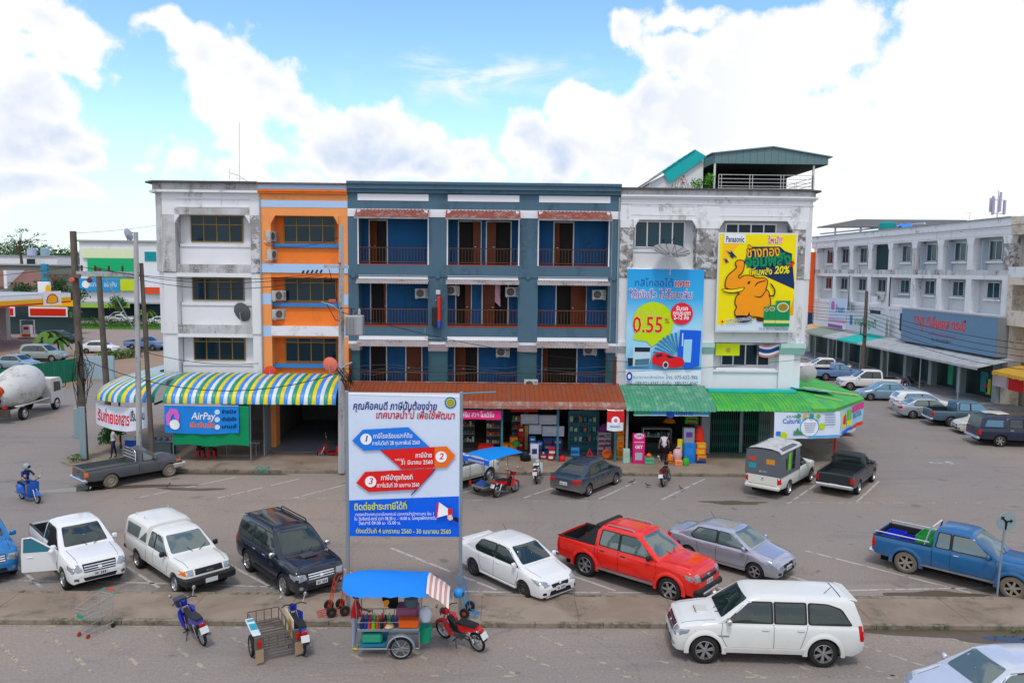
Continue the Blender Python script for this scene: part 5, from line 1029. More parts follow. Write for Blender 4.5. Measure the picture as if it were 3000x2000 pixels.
t = thing('stair_house', 'white rooftop stair house with turquoise corrugated roof', 'roof structure', (0, 0, 0)); TQR = mat('turquoise_roof', (.01, .42, .42), .45, var=.15, scale=4)
MB().prism([(8.3, 46.5, 14.6), (11.4, 46.5, 14.6), (11.4, 46.5, 17.0), (8.3, 46.5, 15.45)], (0, 4, 0)).build('wall', WHITE_C, t)
MB().grid([[(9.0+1.85*k/24, 46.2+(4.6*j), 16.05+1.28*k/24+.02*math.cos(k*1.6)) for j in (0, 1)] for k in range(25)]).build('roof', TQR, t); MB().grid([[(9.0+.45*k/4, 46.3, 16.05-.65*k/4), (10.85+.7*k/4, 46.3, 17.33-.40*k/4)] for k in range(5)]).build('roof_flap', TQR, t); MB().prism([(8.15, 46.2, 15.5), (9.05, 46.2, 16.05), (9.05, 46.2, 15.97), (8.15, 46.2, 15.38)], (0, 4.5, 0)).build('gutter', mat('grey_fascia', (.2, .21, .22), .6), t)
# leaf helper used by every plant
LEAF = mat('leaf_green', (.06, .16, .025), .6, var=.5, scale=6); LEAFD = mat('leaf_dark_green', (.028, .085, .018), .6, var=.5, scale=4); LEAFY = mat('leaf_yellow_green', (.09, .18, .025), .6, var=.4, scale=6); BARK = mat('bark', (.10, .075, .055), .9, var=.3)
def leaves(mb, c, rad, n, size, sq=(1, 1, 1), rnd=random):
    for _ in range(n):
        d = Vector((rnd.gauss(0, 1), rnd.gauss(0, 1), rnd.gauss(0, 1))).normalized()*(rnd.random()**.45); p = Vector(c)+Vector((d.x*rad*sq[0], d.y*rad*sq[1], d.z*rad*sq[2]))
        a = Vector((rnd.uniform(-1, 1), rnd.uniform(-1, 1), rnd.uniform(-.6, .6))).normalized(); b2 = a.orthogonal().normalized()*.45; b2.rotate(Matrix.Rotation(rnd.uniform(0, 6.28), 3, a)); s = size*rnd.uniform(.6, 1.3)
        mb.add([p-a*s*.5, p+b2*s*.5, p+a*s*.5, p-b2*s*.5], [(0, 1, 2, 3)])
def tree(name, label, loc, h, rad, clumps, m, cat='tree', leaf=.3, n=60, group=None, sq=(1, 1, .8), trunk=.12, th=.5):
    t = thing(name, label, cat, loc, 0, group); tr = MB(); tr.tube([(0, 0, 0), (.05*h*.2, .03, h*th*.5), (0, .02*h, h*th)], [trunk, trunk*.8, trunk*.6], 7); mb = MB(); rr = random.Random(hash(label) % 1000 if False else len(label)*7)
    for k in range(clumps):
        a = rr.uniform(0, 6.28); q = rr.random()**.5*rad*.75; z = h*th+rr.uniform(0, 1)*(h*(1-th)); c = (q*math.cos(a), q*math.sin(a), z); tr.tube([(0, 0, h*th*.8), (c[0]*.5, c[1]*.5, (h*th+z)/2*.95), c], [trunk*.45, trunk*.3, trunk*.1], 5); leaves(mb, c, rad*.42, n, leaf, sq, rr)
    P(tr, 'trunk', BARK, t, 50); P(mb, 'crown', m, t); return t
def palm(label, loc, h, fr, m=LEAFY, n=11, group=None):
    t = thing('palm_tree', label, 'palm tree', loc, 0, group); P(MB().tube([(0, 0, 0), (.04, 0, h*.5), (0, 0, h)], [.13, .10, .09], 7), 'trunk', BARK, t, 50); mb = MB(); rr = random.Random(len(label))
    for k in range(n):
        a = 2*math.pi*k/n+rr.uniform(-.2, .2); up = rr.uniform(.15, .9); pr = None
        for i in range(9):
            f = i/8; p = Vector((math.cos(a)*fr*f, math.sin(a)*fr*f, h+fr*(up*f-1.0*f*f))); 
            if pr is not None:
                for s in (-1, 1):
                    sd = Vector((-math.sin(a), math.cos(a), -.35)).normalized()*s*fr*.20*(1-.6*abs(f-.5)); mb.add([pr, p, p+sd, pr+sd*.8], [(0, 1, 2, 3)])
            pr = p
    P(mb, 'fronds', m, t); return t
t = thing('rooftop_plants', 'potted green shrubs and dry stalks on the corner roof edge', 'plants', (0, 0, 0)); mb = MB()
for c, r_ in (((11.2, 45.0, 15.35), .42), ((10.7, 45.1, 15.2), .35), ((11.45, 45.0, 15.6), .3)): leaves(mb, c, r_, 120, .16)
P(mb, 'foliage', mat('bright_leaf', (.09, .30, .02), .6, var=.4), t); mb = MB()
for k in range(16): x = 9.3+k*.11; mb.tube([(x, 45.1, 14.9), (x+random.uniform(-.15, .15), 45.1, 15.1+random.uniform(.1, .5))], .012, 4)
P(mb, 'dry_stalks', mat('dry_stalk', (.26, .20, .10), .8), t); mb = MB(); leaves(mb, (9.95, 45.1, 15.35), .28, 40, .14, (.8, .5, 1.4)); P(mb, 'red_leaves', mat('red_leaf', (.38, .06, .03), .7), t); mb = MB(); leaves(mb, (9.6, 45.0, 15.0), .3, 50, .12, (1.6, .5, .5)); leaves(mb, (8.9, 45.0, 14.98), .12, 20, .1); P(mb, 'weeds', LEAF, t)
# ---------------------------------------------------------------- long white row on the right, facing the side road
b = thing('shophouse', 'long white three-storey arcade row receding on the right', 'building', (0, 0, 0), 0, 'shophouse row'); X = 40.0
CY = [102.5, 96.5, 92.0, 87.25, 82.65, 77.8, 73.15, 68.45, 63.4]
W2 = mat('bluish_white_plaster', (.77, .785, .81), .8, var=.08, grime=(.24, .23, .22), gs=.8, ga=(.54, .72), streak=True); W3 = mat('stained_white_plaster', (.60, .61, .62), .85, grime=(.13, .12, .10), gs=1.1, ga=(.44, .62), streak=True)
def rb(name, m, y0, y1, z0, z1, xa=X, xb=X+.8, par=None): return MB().box(xa, y0, z0, xb, y1, z1).build(name, m, par or b)
for i, y in enumerate(CY):
    w = .75
    for (z0, z1) in ((10.75, 13.45), (7.1, 9.95), (3.9, 6.7)): rb('column', PEEL if (i == 8 and z0 > 10) else (W3 if i in (5,) and z0 > 10 else W2), y-w/2, y+w/2, z0, z1)
    MB().prism([(X-.03, y-w/2-.25, 13.45), (X-.03, y+w/2+.25, 13.45), (X-.03, y+w/2+.02, 12.85), (X-.03, y-w/2-.02, 12.85)], (.5, 0, 0)).build('capital', W2, b)
rb('band', W2, 63.03, 104, 9.95, 10.28); rb('balcony_parapet', W3, 63.03, 104, 10.281, 10.75, X+.04); rb('band', W2, 63.03, 104, 6.7, 7.1); rb('frieze', W2, 63.03, 104, 13.45, 14.25); rb('cornice', W2, 63.03, 104, 14.252, 14.5, X-.15, X+12); rb('parapet', W2, 63.03, 104, 14.5, 14.9, X-.05, X+12); rb('roof_cap', mat('grey_cap', (.35, .36, .38), .8), 63.03, 104, 14.9, 14.98, X-.2, X+12)
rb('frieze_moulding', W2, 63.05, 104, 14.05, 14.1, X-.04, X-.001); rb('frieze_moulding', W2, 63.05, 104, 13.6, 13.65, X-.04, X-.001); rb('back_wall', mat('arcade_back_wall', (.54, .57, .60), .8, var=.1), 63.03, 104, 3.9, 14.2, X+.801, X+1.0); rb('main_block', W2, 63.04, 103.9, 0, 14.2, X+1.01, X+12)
TEALN = mat('dark_teal_net', (.015, .05, .055), .7)
for i in range(8):
    y0, y1 = CY[i+1]+.45, CY[i]-.45
    for (z0, zt) in ((11.55, 13.2), (8.4, 9.75)):
        ya = y0+1.35*y0/66; yb = ya+1.75
        d = MB(); f = .06; d.box(X+.72, ya, z0, X+.8, yb, z0+f).box(X+.72, ya, zt-f, X+.8, yb, zt).box(X+.72, ya, z0, X+.8, ya+f, zt).box(X+.72, yb-f, z0, X+.8, yb, zt).box(X+.72, (ya+yb)/2-f/2, z0, X+1.2, (ya+yb)/2+f/2, zt)
        w = d.build('window', ALU, b)
        for k in range(2): yy = ya+(yb-ya)*k/2; MB().add([(X+.75, yy+.05, z0+.05), (X+.75, yy+(yb-ya)/2-.05, z0+.05), (X+.75, yy+(yb-ya)/2-.05, zt-.05), (X+.75, yy+.05, zt-.05)], [(0, 3, 2, 1)]).build('pane', GLASST if i > 3 else GLASSD, w)
        rb('sill', W2, ya-.3, yb+.3, z0-.22, z0-.06, X+.6, X+.8)
    if i == 3: rb('shade_net', TEALN, y0, y1, 10.76, 13.3, X+.5, X+.53)
    if i in (3, 4): rb('balcony_wall', W2, y0, y1, 7.1, 7.9, X+.1, X+.2)
    if i in (5, 6, 7): rb('mesh_screen', mat('pale_mesh', (.5, .56, .66), .8), yb+.35, yb+.4, 10.76, 13.3, X+.3, X+.79)
for (ya, yb) in ((78.4, 80.0), (84.4, 86.6)):
    w = MB().box(X+.02, ya, 4.6, X+.1, yb, 6.4).build('window', BLKPL, b)
    for k in range(5): MB().box(X-.005, ya+.04, 4.68+k*.34, X+.018, yb-.04, 4.95+k*.34).build('louvre_pane', GLASST, w)
rb('wall', W2, 63.03, 104, 3.4, 6.7, X+.101, X+.8)
acunit((X-.15, 84.0, 7.5), R(-90), 'air conditioner on the white arcade beside the drain pipe', .9, .7, .32)
P(MB().tube([(X-.08, 82.2, 10.0), (X-.08, 82.2, 7.0)], .06).tube([(X-.08, 92, 10.1), (X-.08, 92, 6.5)], .04), 'drain_pipe', BLKPL, b)
# tan neighbour at the frame edge
b2 = thing('shophouse', 'cream tan shophouse cut by the right frame edge', 'building', (0, 0, 0), 0, 'shophouse row'); TAN = mat('tan_plaster', (.66, .50, .36), .8, var=.06); TANL = mat('cream_plaster', (.70, .62, .52), .8, var=.06, grime=(.4, .35, .3))
rb('wall', TAN, 52, 63, 3.4, 13.5, X+1.0, X+1.4, b2); rb('main_block', TANL, 52, 63.02, 0, 14.3, X+1.41, X+12, b2); rb('frieze', TANL, 52, 63.02, 13.5, 14.3, X, X+1.4, b2); rb('cornice', TANL, 52, 63.02, 14.3, 14.9, X-.1, X+12, b2); rb('balcony_front', W2, 52, 62.6, 10.2, 11.0, X-.3, X-.1, b2); rb('balcony_slab', TANL, 52, 62.6, 9.6, 10.2, X-.3, X+1.0, b2); rb('balcony_slab', TANL, 52, 62.6, 6.4, 7.0, X-.3, X+1.0, b2); rb('balcony_front', TANL, 52, 62.6, 7.0, 7.6, X-.3, X-.1, b2)
for z in (4.6, 8.2, 11.4): w = rb('window', BLKPL, 59.5, 61.6, z, z+1.6, X+.93, X+.99, b2); [rb('pane', GLASSD, 59.56+k*1.0, 60.5+k*1.0, z+.06, z+1.54, X+.915, X+.929, w) for k in range(2)]
rb('column', TANL, 62.3, 63.0, 0, 9.6, X-.05, X+1, b2)
# street front: columns, dark shops, awnings
sh = thing('arcade_shops', 'dark ground-floor shops behind pale columns of the right arcade', 'shops', (0, 0, 0)); COLG = mat('grey_green_column', (.34, .42, .42), .7, var=.1)
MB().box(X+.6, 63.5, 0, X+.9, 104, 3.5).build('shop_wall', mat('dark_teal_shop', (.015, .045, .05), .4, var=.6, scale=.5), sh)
for y in CY: MB().box(X-.35, y-.28, 0, X+.2, y+.28, 3.55).build('column', COLG, sh)
MB().box(X-4.0, 60, 0, X+.6, 104, .12).build('pavement', SLAB, kind='structure')
for k, (y, z0, h_, w_, col) in enumerate(((66.2, .5, 1.7, 1.0, '#2c8f9a'), (71.3, .4, 2.2, .8, '#3fae86'), (64.5, .4, 1.6, .8, '#3d9a48'), (65.6, .4, 1.3, .6, '#c6d84a'), (70.0, .3, 2.4, 1.8, '#1c4a52'), (75.5, .3, 2.6, 2.4, '#123c42'), (80.2, .3, 2.2, 1.6, '#16323a'))): MB().box(X+.55, y-w_/2, z0, X+.598, y+w_/2, z0+h_).build('shop_display', plain(col, .3), sh)
for k, (y, z, r_) in enumerate(((64.6, 1.3, .28), (65.9, 1.1, .22))): MB().lathe([(.001, 0), (r_, 0)], 16, Matrix.Translation((X+.53, y, z)) @ Matrix.Rotation(R(-90), 4, 'Y')).build('shop_sign_disc', plain('#d8323a'), sh)
a = thing('awning', 'long grey sheet-metal awning along the right arcade', 'awning', (0, 0, 0), 0, 'shop awnings'); y = 61.2; k = 0
AWM = [mat('grey_awning', (.42, .45, .48), .5, var=.12, grime=(.28, .27, .26)), mat('teal_awning', (.02, .46, .42), .5, var=.1), mat('sage_awning', (.24, .30, .25), .6, var=.1), mat('sand_awning', (.60, .42, .22), .6, var=.1)]
seq = [(61.2, 82.4, 0), (82.4, 87.6, 1), (87.6, 91.5, 0), (91.5, 98.5, 2), (98.5, 104, 3)]
for (ya, yb, mi) in seq:
    n = max(1, int((yb-ya)/1.3))
    for j in range(n):
        q0 = ya+(yb-ya)*j/n; q1 = ya+(yb-ya)*(j+1)/n; rows = []
        for s in range(13): yy = q0+(q1-q0)*s/12-.002*(s == 12); o = .022*(s % 3 == 1); rows.append([(X-.1, yy, 3.78+o), (X-3.1, yy, 3.12+o), (X-3.12, yy, 2.95)])
        MB().grid(rows).build('roof_sheet', AWM[mi], a)
for y in (64, 70, 76, 82, 88, 94, 100): MB().tube([(X-2.9, y, .1), (X-2.9, y, 3.1)], .05).build('post', COLG, a)
ga = thing('awning', 'golden yellow tasselled awning at the right edge', 'awning', (0, 0, 0), 0, 'shop awnings'); GOLD = mat('golden_awning', (.62, .36, .05), .6, var=.2)
for j in range(14): yy = 60.6-j*.4; MB().prism([(X-.1, yy, 3.45), (X-2.3, yy, 3.0), (X-2.33, yy, 2.72+.05*(j % 2)), (X-2.25, yy, 2.72), (X-2.2, yy, 2.95), (X-.1, yy, 3.4)], (0, -.33, 0)).build('awning_strip', GOLD, ga)
rs = MB().box(X-1.0, 60.8, 1.6, X-.9, 62.6, 2.7).build('shop_sign', plain('#c8bcc4'), label='pinkish grey hanging shop sign under the golden awning', cat='sign'); MB().box(X-1.0, 59.0, 1.55, X-.9, 60.6, 2.75).build('shop_sign', plain('#d81a1a'), label='plain red hanging shop sign at the right frame edge', cat='sign')
ob = thing('signboard', 'tall orange vertical panel at the far end of the arcade', 'sign', (0, 0, 0)); MB().box(X-1.6, 102.6, 5.2, X-.1, 103.6, 13.0).build('panel', plain('#e85a12'), ob); MB().box(X-1.6, 102.6, 3.6, X-.1, 103.6, 5.19).build('panel', plain('#24386b'), ob)
# sheds and masts on its roof
t = thing('roof_shed', 'dark grey open roof shed on top of the arcade row', 'roof structure', (0, 0, 0)); DG = mat('grey_tile_roof', (.13, .125, .12), .8, var=.25, scale=3)
MB().prism([(46, 90, 15.5), (46, 118, 16.9), (52, 118, 18.1), (52, 90, 16.3)], (0, 0, .15)).build('roof', DG, t)
for y in (90, 97, 104, 112): MB().box(46.2, y, 14.9, 46.4, y+.2, 15.4+(y-87)*.05).build('post', ALU, t)
P(MB().tube([(46.2, 88, 15.9), (46.2, 117, 16.0)], .12), 'beam', ALU, t)
t = thing('tarpaulin', 'blue tarpaulin heaped on the arcade roof', 'tarpaulin', (43.5, 87, 15.0)); P(MB().grid([[(-.8+i*.5, -1.5+j*.9, .9*math.exp(-((i-1.5)**2+(j-1.5)**2)*.35)+.12*math.sin(i*3+j*2)) for i in range(4)] for j in range(4)]), 'sheet', plain('#2f86d8'), t, 60)
t = thing('water_tank', 'round teal water tank on the arcade roof', 'water tank', (44, 92, 14.98)); P(MB().lathe([(.01, 0), (.9, 0), (.95, .5), (.9, 1.1), (.5, 1.3), (.01, 1.35)], 18), 'body', plain('#138a8a'), t, 40)
t = thing('phone_mast', 'lattice of white antenna panels on the arcade roof', 'mast', (48, 78, 14.9)); P(MB().tube([(0, 0, 0), (0, 0, 3.6)], .06).tube([(-.6, 0, 1.4), (.6, 0, 1.4)], .04).tube([(-.6, 0, 2.7), (.6, 0, 2.7)], .04), 'frame', ALU, t)
for k in range(7): a_ = 2*math.pi*k/7; MB().bbox(-.10, -.06, 0, .10, .06, 1.35+.25*(k % 3), .02).build('antenna_panel', mat('antenna_grey', (.40, .38, .50), .5), t, loc=(.62*math.cos(a_), .62*math.sin(a_), 1.3+.25*(k % 2)))
t = thing('tv_aerial', 'small rod aerial on the arcade roof ridge', 'aerial', (43, 74, 14.95)); P(MB().tube([(0, 0, 0), (0, 0, 1.2)], .025).tube([(-.7, .3, 1.15), (.7, -.3, 1.15)], .02).tube([(-.4, .3, 1.0), (.3, -.3, 1.25)], .015), 'rods', ALU, t)
# big grey-blue sign box
t = thing('signboard', 'big grey-blue signboard with red Thai lettering on the arcade', 'sign', (0, 0, 0)); MB().box(X-.95, 62.5, 3.85, X-.05, 77.7, 6.95).build('panel', mat('grey_blue_sign', (.14, .26, .40), .5, var=.08), t); MB().box(X-.94, 62.42, 3.86, X-.06, 62.499, 6.94).build('end_panel', mat('sign_end_grey', (.22, .23, .25), .7), t); MB().box(X-.98, 62.4, 6.951, X-.05, 77.8, 7.05).build('top_cap', mat('grey_cap', (.35, .36, .38), .8), t)
B = Board((X-.95, 77.7, 3.85), (0, -1, 0), (0, 0, 1), t); REDL = plain('#e0342c')
B.text('TNS ทีเอ็นเอส กระบี่', 6.6, 2.05, 1.2, REDL, width=8.6, bold=.02); B.text('เครื่องปรับอากาศ', 7.3, 1.1, .5, plain('#a45a86'), width=4.4); B.text('โทร. 075-632588-9', 7.2, .55, .42, plain('#2c3f52'), width=3.2); B.poly('sign_flash', [(3.6, 1.35), (4.1, 1.5), (3.9, 1.15)], REDL)
t = thing('signboard', 'pale blue and pink upright shop poster on the far arcade', 'sign', (0, 0, 0)); MB().box(X-.9, 90.6, 4.6, X-.8, 95.4, 7.4).build('panel', plain('#c3d7ee'), t); B = Board((X-.9, 95.4, 4.6), (0, -1, 0), (0, 0, 1), t); B.disc('balloon', 1.1, 1.9, .55, plain('#c06ab8')); B.text('ร้านยา', 3.2, 1.5, 1.0, plain('#2b62b0'), width=2.4, bold=.02); B.rect('pink_band', 0, 0, 4.8, .35, plain('#d8a0cc'))
t = thing('signboard', 'white shop sign with green Thai lettering on the arcade', 'sign', (0, 0, 0)); MB().box(X-.9, 81.2, 3.95, X-.8, 90.4, 6.1).build('panel', plain('#c6cdd6'), t); B = Board((X-.9, 90.4, 3.95), (0, -1, 0), (0, 0, 1), t); B.rect('blue_mark', .9, .6, 1.6, 1.7, plain('#2f7fc0')); B.text('ขายส่ง ถูกดี', 4.7, 1.05, 1.1, plain('#2f8a5e'), width=5.2, bold=.02)
t = thing('signboard', 'white and violet banner board at the far end of the arcade', 'sign', (0, 0, 0)); MB().box(X-.9, 90.5, 3.9, X-.82, 100, 4.59).build('panel', plain('#d9dde6'), t); B = Board((X-.9, 100, 3.9), (0, -1, 0), (0, 0, 1), t); B.rect('violet_band', 4.5, .02, 8.6, .4, plain('#9a4fae'))
# ---------------------------------------------------------------- across the left road: fuel station, fence, far street
fa, fb = Vector((-40.9, 58.6, 0)), Vector((-38.2, 72.2, 0)); FGRN = mat('green_metal_fence', (.008, .19, .105), .5, var=.12, scale=2)
t = thing('fence', 'dark green sheet-metal site fence by the left road', 'fence', (0, 0, 0)); n = 12; fdir = (fb-fa)/n
for k in range(-6, n):
    p = fa+fdir*k; rows = []
    for s in range(9): q = p+fdir*(s/8*.995); o = .03*(s % 2); nn = Vector((fdir.y, -fdir.x, 0)).normalized()*o; rows.append([tuple(q+nn), tuple(q+nn+Vector((0, 0, 2.05)))])
    MB().grid(rows).build('fence_sheet', FGRN, t)
t = thing('wall', 'pale blue grey block wall between the fence and the striped awning', 'wall', (0, 0, 0)); MB().prism([(-38.1, 72.2, 0), (-35.6, 72.5, 0), (-35.6, 72.8, 0), (-38.1, 72.5, 0)], (0, 0, 2.1)).build('wall_panel', mat('pale_blue_wall', (.36, .48, .54), .8, var=.15), t)
MB().add([(-95, 100, .004), (-30, 100, .004), (-30, 127, .004), (-95, 127, .004)], [(0, 1, 2, 3)]).build('forecourt', mat('forecourt_concrete', (.30, .24, .215), .8, var=.2, scale=.3), kind='structure')
MB().add([(-60, 58, .004), (-39, 58, .004), (-36, 73, .004), (-26, 73, .004), (-26, 97, .004), (-60, 97, .004)], [(0, 1, 2, 3, 4, 5)]).build('dirt_lot', mat('dirt', (.30, .21, .15), .9, var=.25, scale=.5), kind='structure')
GRASS = mat('lawn_grass', (.07, .21, .018), .8, var=.3, scale=3)
MB().box(-130, 129.5, 0, -20, 137.5, .12).build('lawn', GRASS, kind='structure')
mb = MB(); rr = random.Random(4)
for _ in range(5000): x, y = rr.uniform(-105, -35), rr.uniform(129.6, 137.4); a_ = rr.uniform(0, 3.1); h_ = rr.uniform(.1, .3); mb.add([(x-.12*math.cos(a_), y-.12*math.sin(a_), .1), (x+.12*math.cos(a_), y+.12*math.sin(a_), .1), (x+rr.uniform(-.05, .05), y, .12+h_)], [(0, 1, 2)])
mb.build('grass', GRASS, label='bright green grass strip along the far road', cat='grass', kind='stuff')
def hedge(label, pts, h, w, m=LEAF, n=500):
    mb = MB(); rr = random.Random(len(label))
    for a, c in zip(pts, pts[1:]):
        for _ in range(n): f = rr.random(); leaves(mb, (a[0]+(c[0]-a[0])*f+rr.uniform(-w, w), a[1]+(c[1]-a[1])*f+rr.uniform(-w, w), rr.uniform(.1, h)), .2, 2, .28, rnd=rr)
    t = thing('hedge', label, 'hedge', (0, 0, 0)); P(mb, 'foliage', m, t); mb = MB(); [mb.tube([(p[0], p[1], 0), (p[0], p[1], h*.5)], .04, 5) for p in pts]; P(mb, 'stems', BARK, t)
hedge('clipped hedge on the far grass strip', [(-96, 134.5), (-70, 134.5), (-58, 134)], 1.5, .7, n=900); hedge('rough green shrubs on the dirt lot behind the striped awning', [(-44, 86.5), (-42.6, 88.5), (-41.5, 91)], .9, .6, LEAFY, 260)
# canopy
t = thing('fuel_station', 'fuel station canopy with white, yellow and red edge', 'fuel station', (0, 0, 0)); cy = 104.0
WY = plain('#f2f2f2'); YL = plain('#f7b500'); RD = plain('#d42a12')
for (z0, z1, m) in ((5.95, 6.45, WY), (5.42, 5.949, YL), (5.2, 5.419, RD)): MB().box(-79, 82, z0, -59.5, 110, z1).build('canopy_band', m, t)
MB().box(-78.9, 82.1, 6.46, -59.6, 109.9, 6.56).build('canopy_roof', mat('canopy_grey', (.4, .42, .46), .6), t)
B = Board((-59.48, 103.4, 5.0), (0, 1, 0), (0, 0, 1), t); B.rect('emblem_plate', 0, .02, 4.2, 1.85, WY)
fan = [(2.1+1.45*math.sin(R(a_)), .45+1.15*math.cos(R(a_))*.95) for a_ in range(-95, 96, 19)] + [(2.5, .2), (1.7, .2)]; B.poly('shell_emblem', fan, RD); B.poly('shell_emblem', [(2.1+(x-2.1)*.8, .7+(y-.7)*.8) for x, y in fan], YL)
for (x, y) in ((-68.2, 109.3), (-68.2, 92)):
    MB().box(x-.45, y-.45, 0, x+.45, y+.45, 5.12).build('column', mat('column_grey', (.45, .45, .46), .6), t)
MB().box(-90, cy+13.6, 4.25, -62.5, cy+13.8, 5.1).build('shop_fascia', YL, t); MB().box(-90, cy+15, 0, -64, cy+15.2, 4.2).build('shop_front', mat('kiosk_glass', (.04, .08, .09), .2), t)
for x in (-74.0, -66.4): MB().box(x-2.8, 116.5, 2.75, x+2.8, 116.6, 4.2).build('price_panel', WY, t); MB().box(x-2.6, 116.47, 2.9, x+2.6, 116.499, 3.95).build('price_panel_red', RD, t)
for i, x in enumerate((-69.9, -66.3)):
    p = thing('fuel_pump', ('left' if i == 0 else 'right') + ' white fuel pump under the station canopy', 'fuel pump', (x, 111.2, 0), 0, 'fuel pumps'); MB().box(-1.1, -.5, 0, 1.1, .5, .2).build('island', SLAB, p); MB().bbox(-.55, -.35, .2, .55, .35, 1.9, .05).build('cabinet', WY, p); MB().box(-.6, -.36, .3, .6, -.351, .7).build('orange_panel', plain('#e8661a'), p); MB().box(-.35, -.36, 1.3, .35, -.352, 1.7).build('display', RD, p); MB().tube([(-.95, 0, .2), (-.95, 0, 2.6), (.95, 0, 2.6), (.95, 0, .2)], .08, 6).build('hoop', WY, p)
t = thing('price_pylon', 'tall white fuel price pylon with yellow emblem', 'sign', (-72.5, 126.5, 0)); MB().bbox(-.9, -.3, 0, .9, .3, 7.6, .05).build('panel', WY, t); MB().lathe([(.001, 0), (.8, 0)], 20, Matrix.Translation((.75, -.32, 6.2)) @ Matrix.Rotation(R(90), 4, 'X') @ Matrix.Diagonal((.55, 1.2, 1, 1))).build('emblem', YL, t)
for k in range(5): MB().box(.2, -.31, .9+k*.8, .75, -.302, 1.4+k*.8).build('price_digits', plain('#39424c') if k else RD, t)
t = thing('flag_pole', 'blue flag pole behind the fuel price pylon', 'pole', (-73.2, 128, 0)); MB().box(-.45, -.3, 7.6, .5, .3, 10.4).build('banner', plain('#2e86a8'), t); MB().tube([(0, 0, 0), (0, 0, 10.6)], .1).build('post', ALU, t)
# far street buildings
def house(label, x0, x1, y, h, m, floors=(), wins=(), depth=10, roofm=None, wm=None):
    t = thing('house', label, 'building', (0, 0, 0), 0, 'far street buildings'); MB().box(x0, y, 0, x1, y+depth, h).build('wall', m, t)
    MB().box(x0-.4, y-.4, h, x1+.4, y+depth+.4, h+.35).build('roof_edge', roofm or mat('grey_cap', (.35, .36, .38), .8), t)
    for (a, c, z0, z1) in wins:
        w = MB().box(a, y-.06, z0, c, y-.002, z1).build('window', TRIMW, t); MB().box(a+.1, y-.08, z0+.1, c-.1, y-.061, z1-.1).build('pane', wm or GLASSD, w)
    return t
hb = house('white building with green and blue signs beyond the left road', -79.2, -58, 150, 14.6, WHITE_C, wins=[(-67.2, -64.8, 11.0, 13.0)], wm=plain('#16919a'))
MB().box(-77.6, 149.6, 8.1, -69.2, 149.75, 11.6).build('green_banner', plain('#16b070'), hb); MB().box(-78.6, 149.62, 11.62, -69.0, 149.74, 13.3).build('pale_banner', plain('#dfe8c0'), hb); MB().box(-79.1, 149.3, 5.5, -71.6, 149.45, 7.8).build('blue_sign', plain('#2a9ad8'), hb); MB().box(-71.5, 149.3, 5.6, -68.6, 149.45, 7.7).build('lime_sign', plain('#c6d82a'), hb); MB().box(-79.5, 149.0, 0, -58.1, 149.2, 3.2).build('dark_shopfront', mat('dark_teal_shop', (.015, .045, .05), .4), hb); MB().box(-79.5, 147.5, 3.3, -58.1, 149.5, 3.55).build('shop_canopy', mat('grey_awning', (.42, .45, .48), .5), hb); MB().box(-78, 147.45, 2.5, -69, 147.5, 3.3).build('shop_sign', plain('#a8cc58'), hb); MB().box(-67.5, 149.3, 5.1, -60, 149.4, 6.3).build('orange_sign', plain('#e2502c'), hb); MB().box(-67.5, 149.3, 6.31, -60, 149.4, 9.4).build('white_sign', plain('#e6e9f2'), hb)
B = Board((-79.1, 149.29, 5.5), (1, 0, 0), (0, 0, 1), hb); B.text('ธนาคาร ออมสิน', 4.4, 1.2, 1.2, WY, width=5.0); B.disc('emblem', 1.2, 1.2, .7, WY)
hb = house('low house with brown roof behind the fuel station', -128, -98.5, 170, 5.0, mat('cream_wall', (.62, .58, .5), .8)); MB().prism([(-129, 168, 5.4), (-98.3, 168, 5.4), (-98.3, 174, 8.7), (-129, 174, 8.7)], (0, 0, .3)).build('roof', mat('brown_tile_roof', (.20, .105, .085), .8, var=.2, scale=2), hb); MB().box(-104.4, 167.6, 5.2, -103.8, 174, 9.0).build('party_wall', TRIMW, hb)
for k in range(4): MB().box(-123+k*7, 169.9, 2.6, -120.5+k*7, 169.99, 4.2).build('window', BLKPL, hb)
hb = house('white two-storey house with water tanks on the hill foot', -165, -133.5, 240, 12.6, TRIMW, wins=[(-142.5, -139.8, 9.8, 12.0)], depth=12)
hb = house('long grey flat-roofed block behind the low houses', -175, -108, 205, 10.0, mat('mossy_grey', (.16, .17, .15), .9, var=.3), depth=6)
for i, (x, m) in enumerate(((-142.6, plain('#b9bde0')), (-138.6, plain('#8fb0bd')))): t = thing('water_tank', ('lilac' if i == 0 else 'grey-blue') + ' round water tank on the far white house roof', 'water tank', (x, 243, 12.95), 0, 'far roof water tanks'); P(MB().lathe([(.01, 0), (1.25, 0), (1.3, 1.2), (1.25, 2.1), (.7, 2.35), (.01, 2.4)], 18), 'body', m, t, 40)
# wooded hill
rows = []
for j in range(12):
    y = 420+j*60; row = []
    for i in range(24): x = -560+i*26; row.append((x, y, -2+j*1.0+max(0, min(16, (-205-x)*.145))*min(1, j/2)))
    rows.append(row)
MB().grid(rows).build('hill', LEAFD, kind='structure', smooth=60)
mb = MB(); rr = random.Random(9)
for _ in range(420):
    x = rr.uniform(-420, -150); y = rr.uniform(430, 560); z = 0+max(0, min(16, (-205-x)*.145))*min(1, (y-395)/60)
    s = rr.uniform(5, 9); leaves(mb, (x, y, z+s*.6), s*.7, 40, 2.0, (1, 1, .9), rr)
mb.build('wood', mat('hill_leaf', (.05, .125, .03), .8, var=.5, scale=.08), label='dark green wooded hill on the far left horizon', cat='trees', kind='stuff')
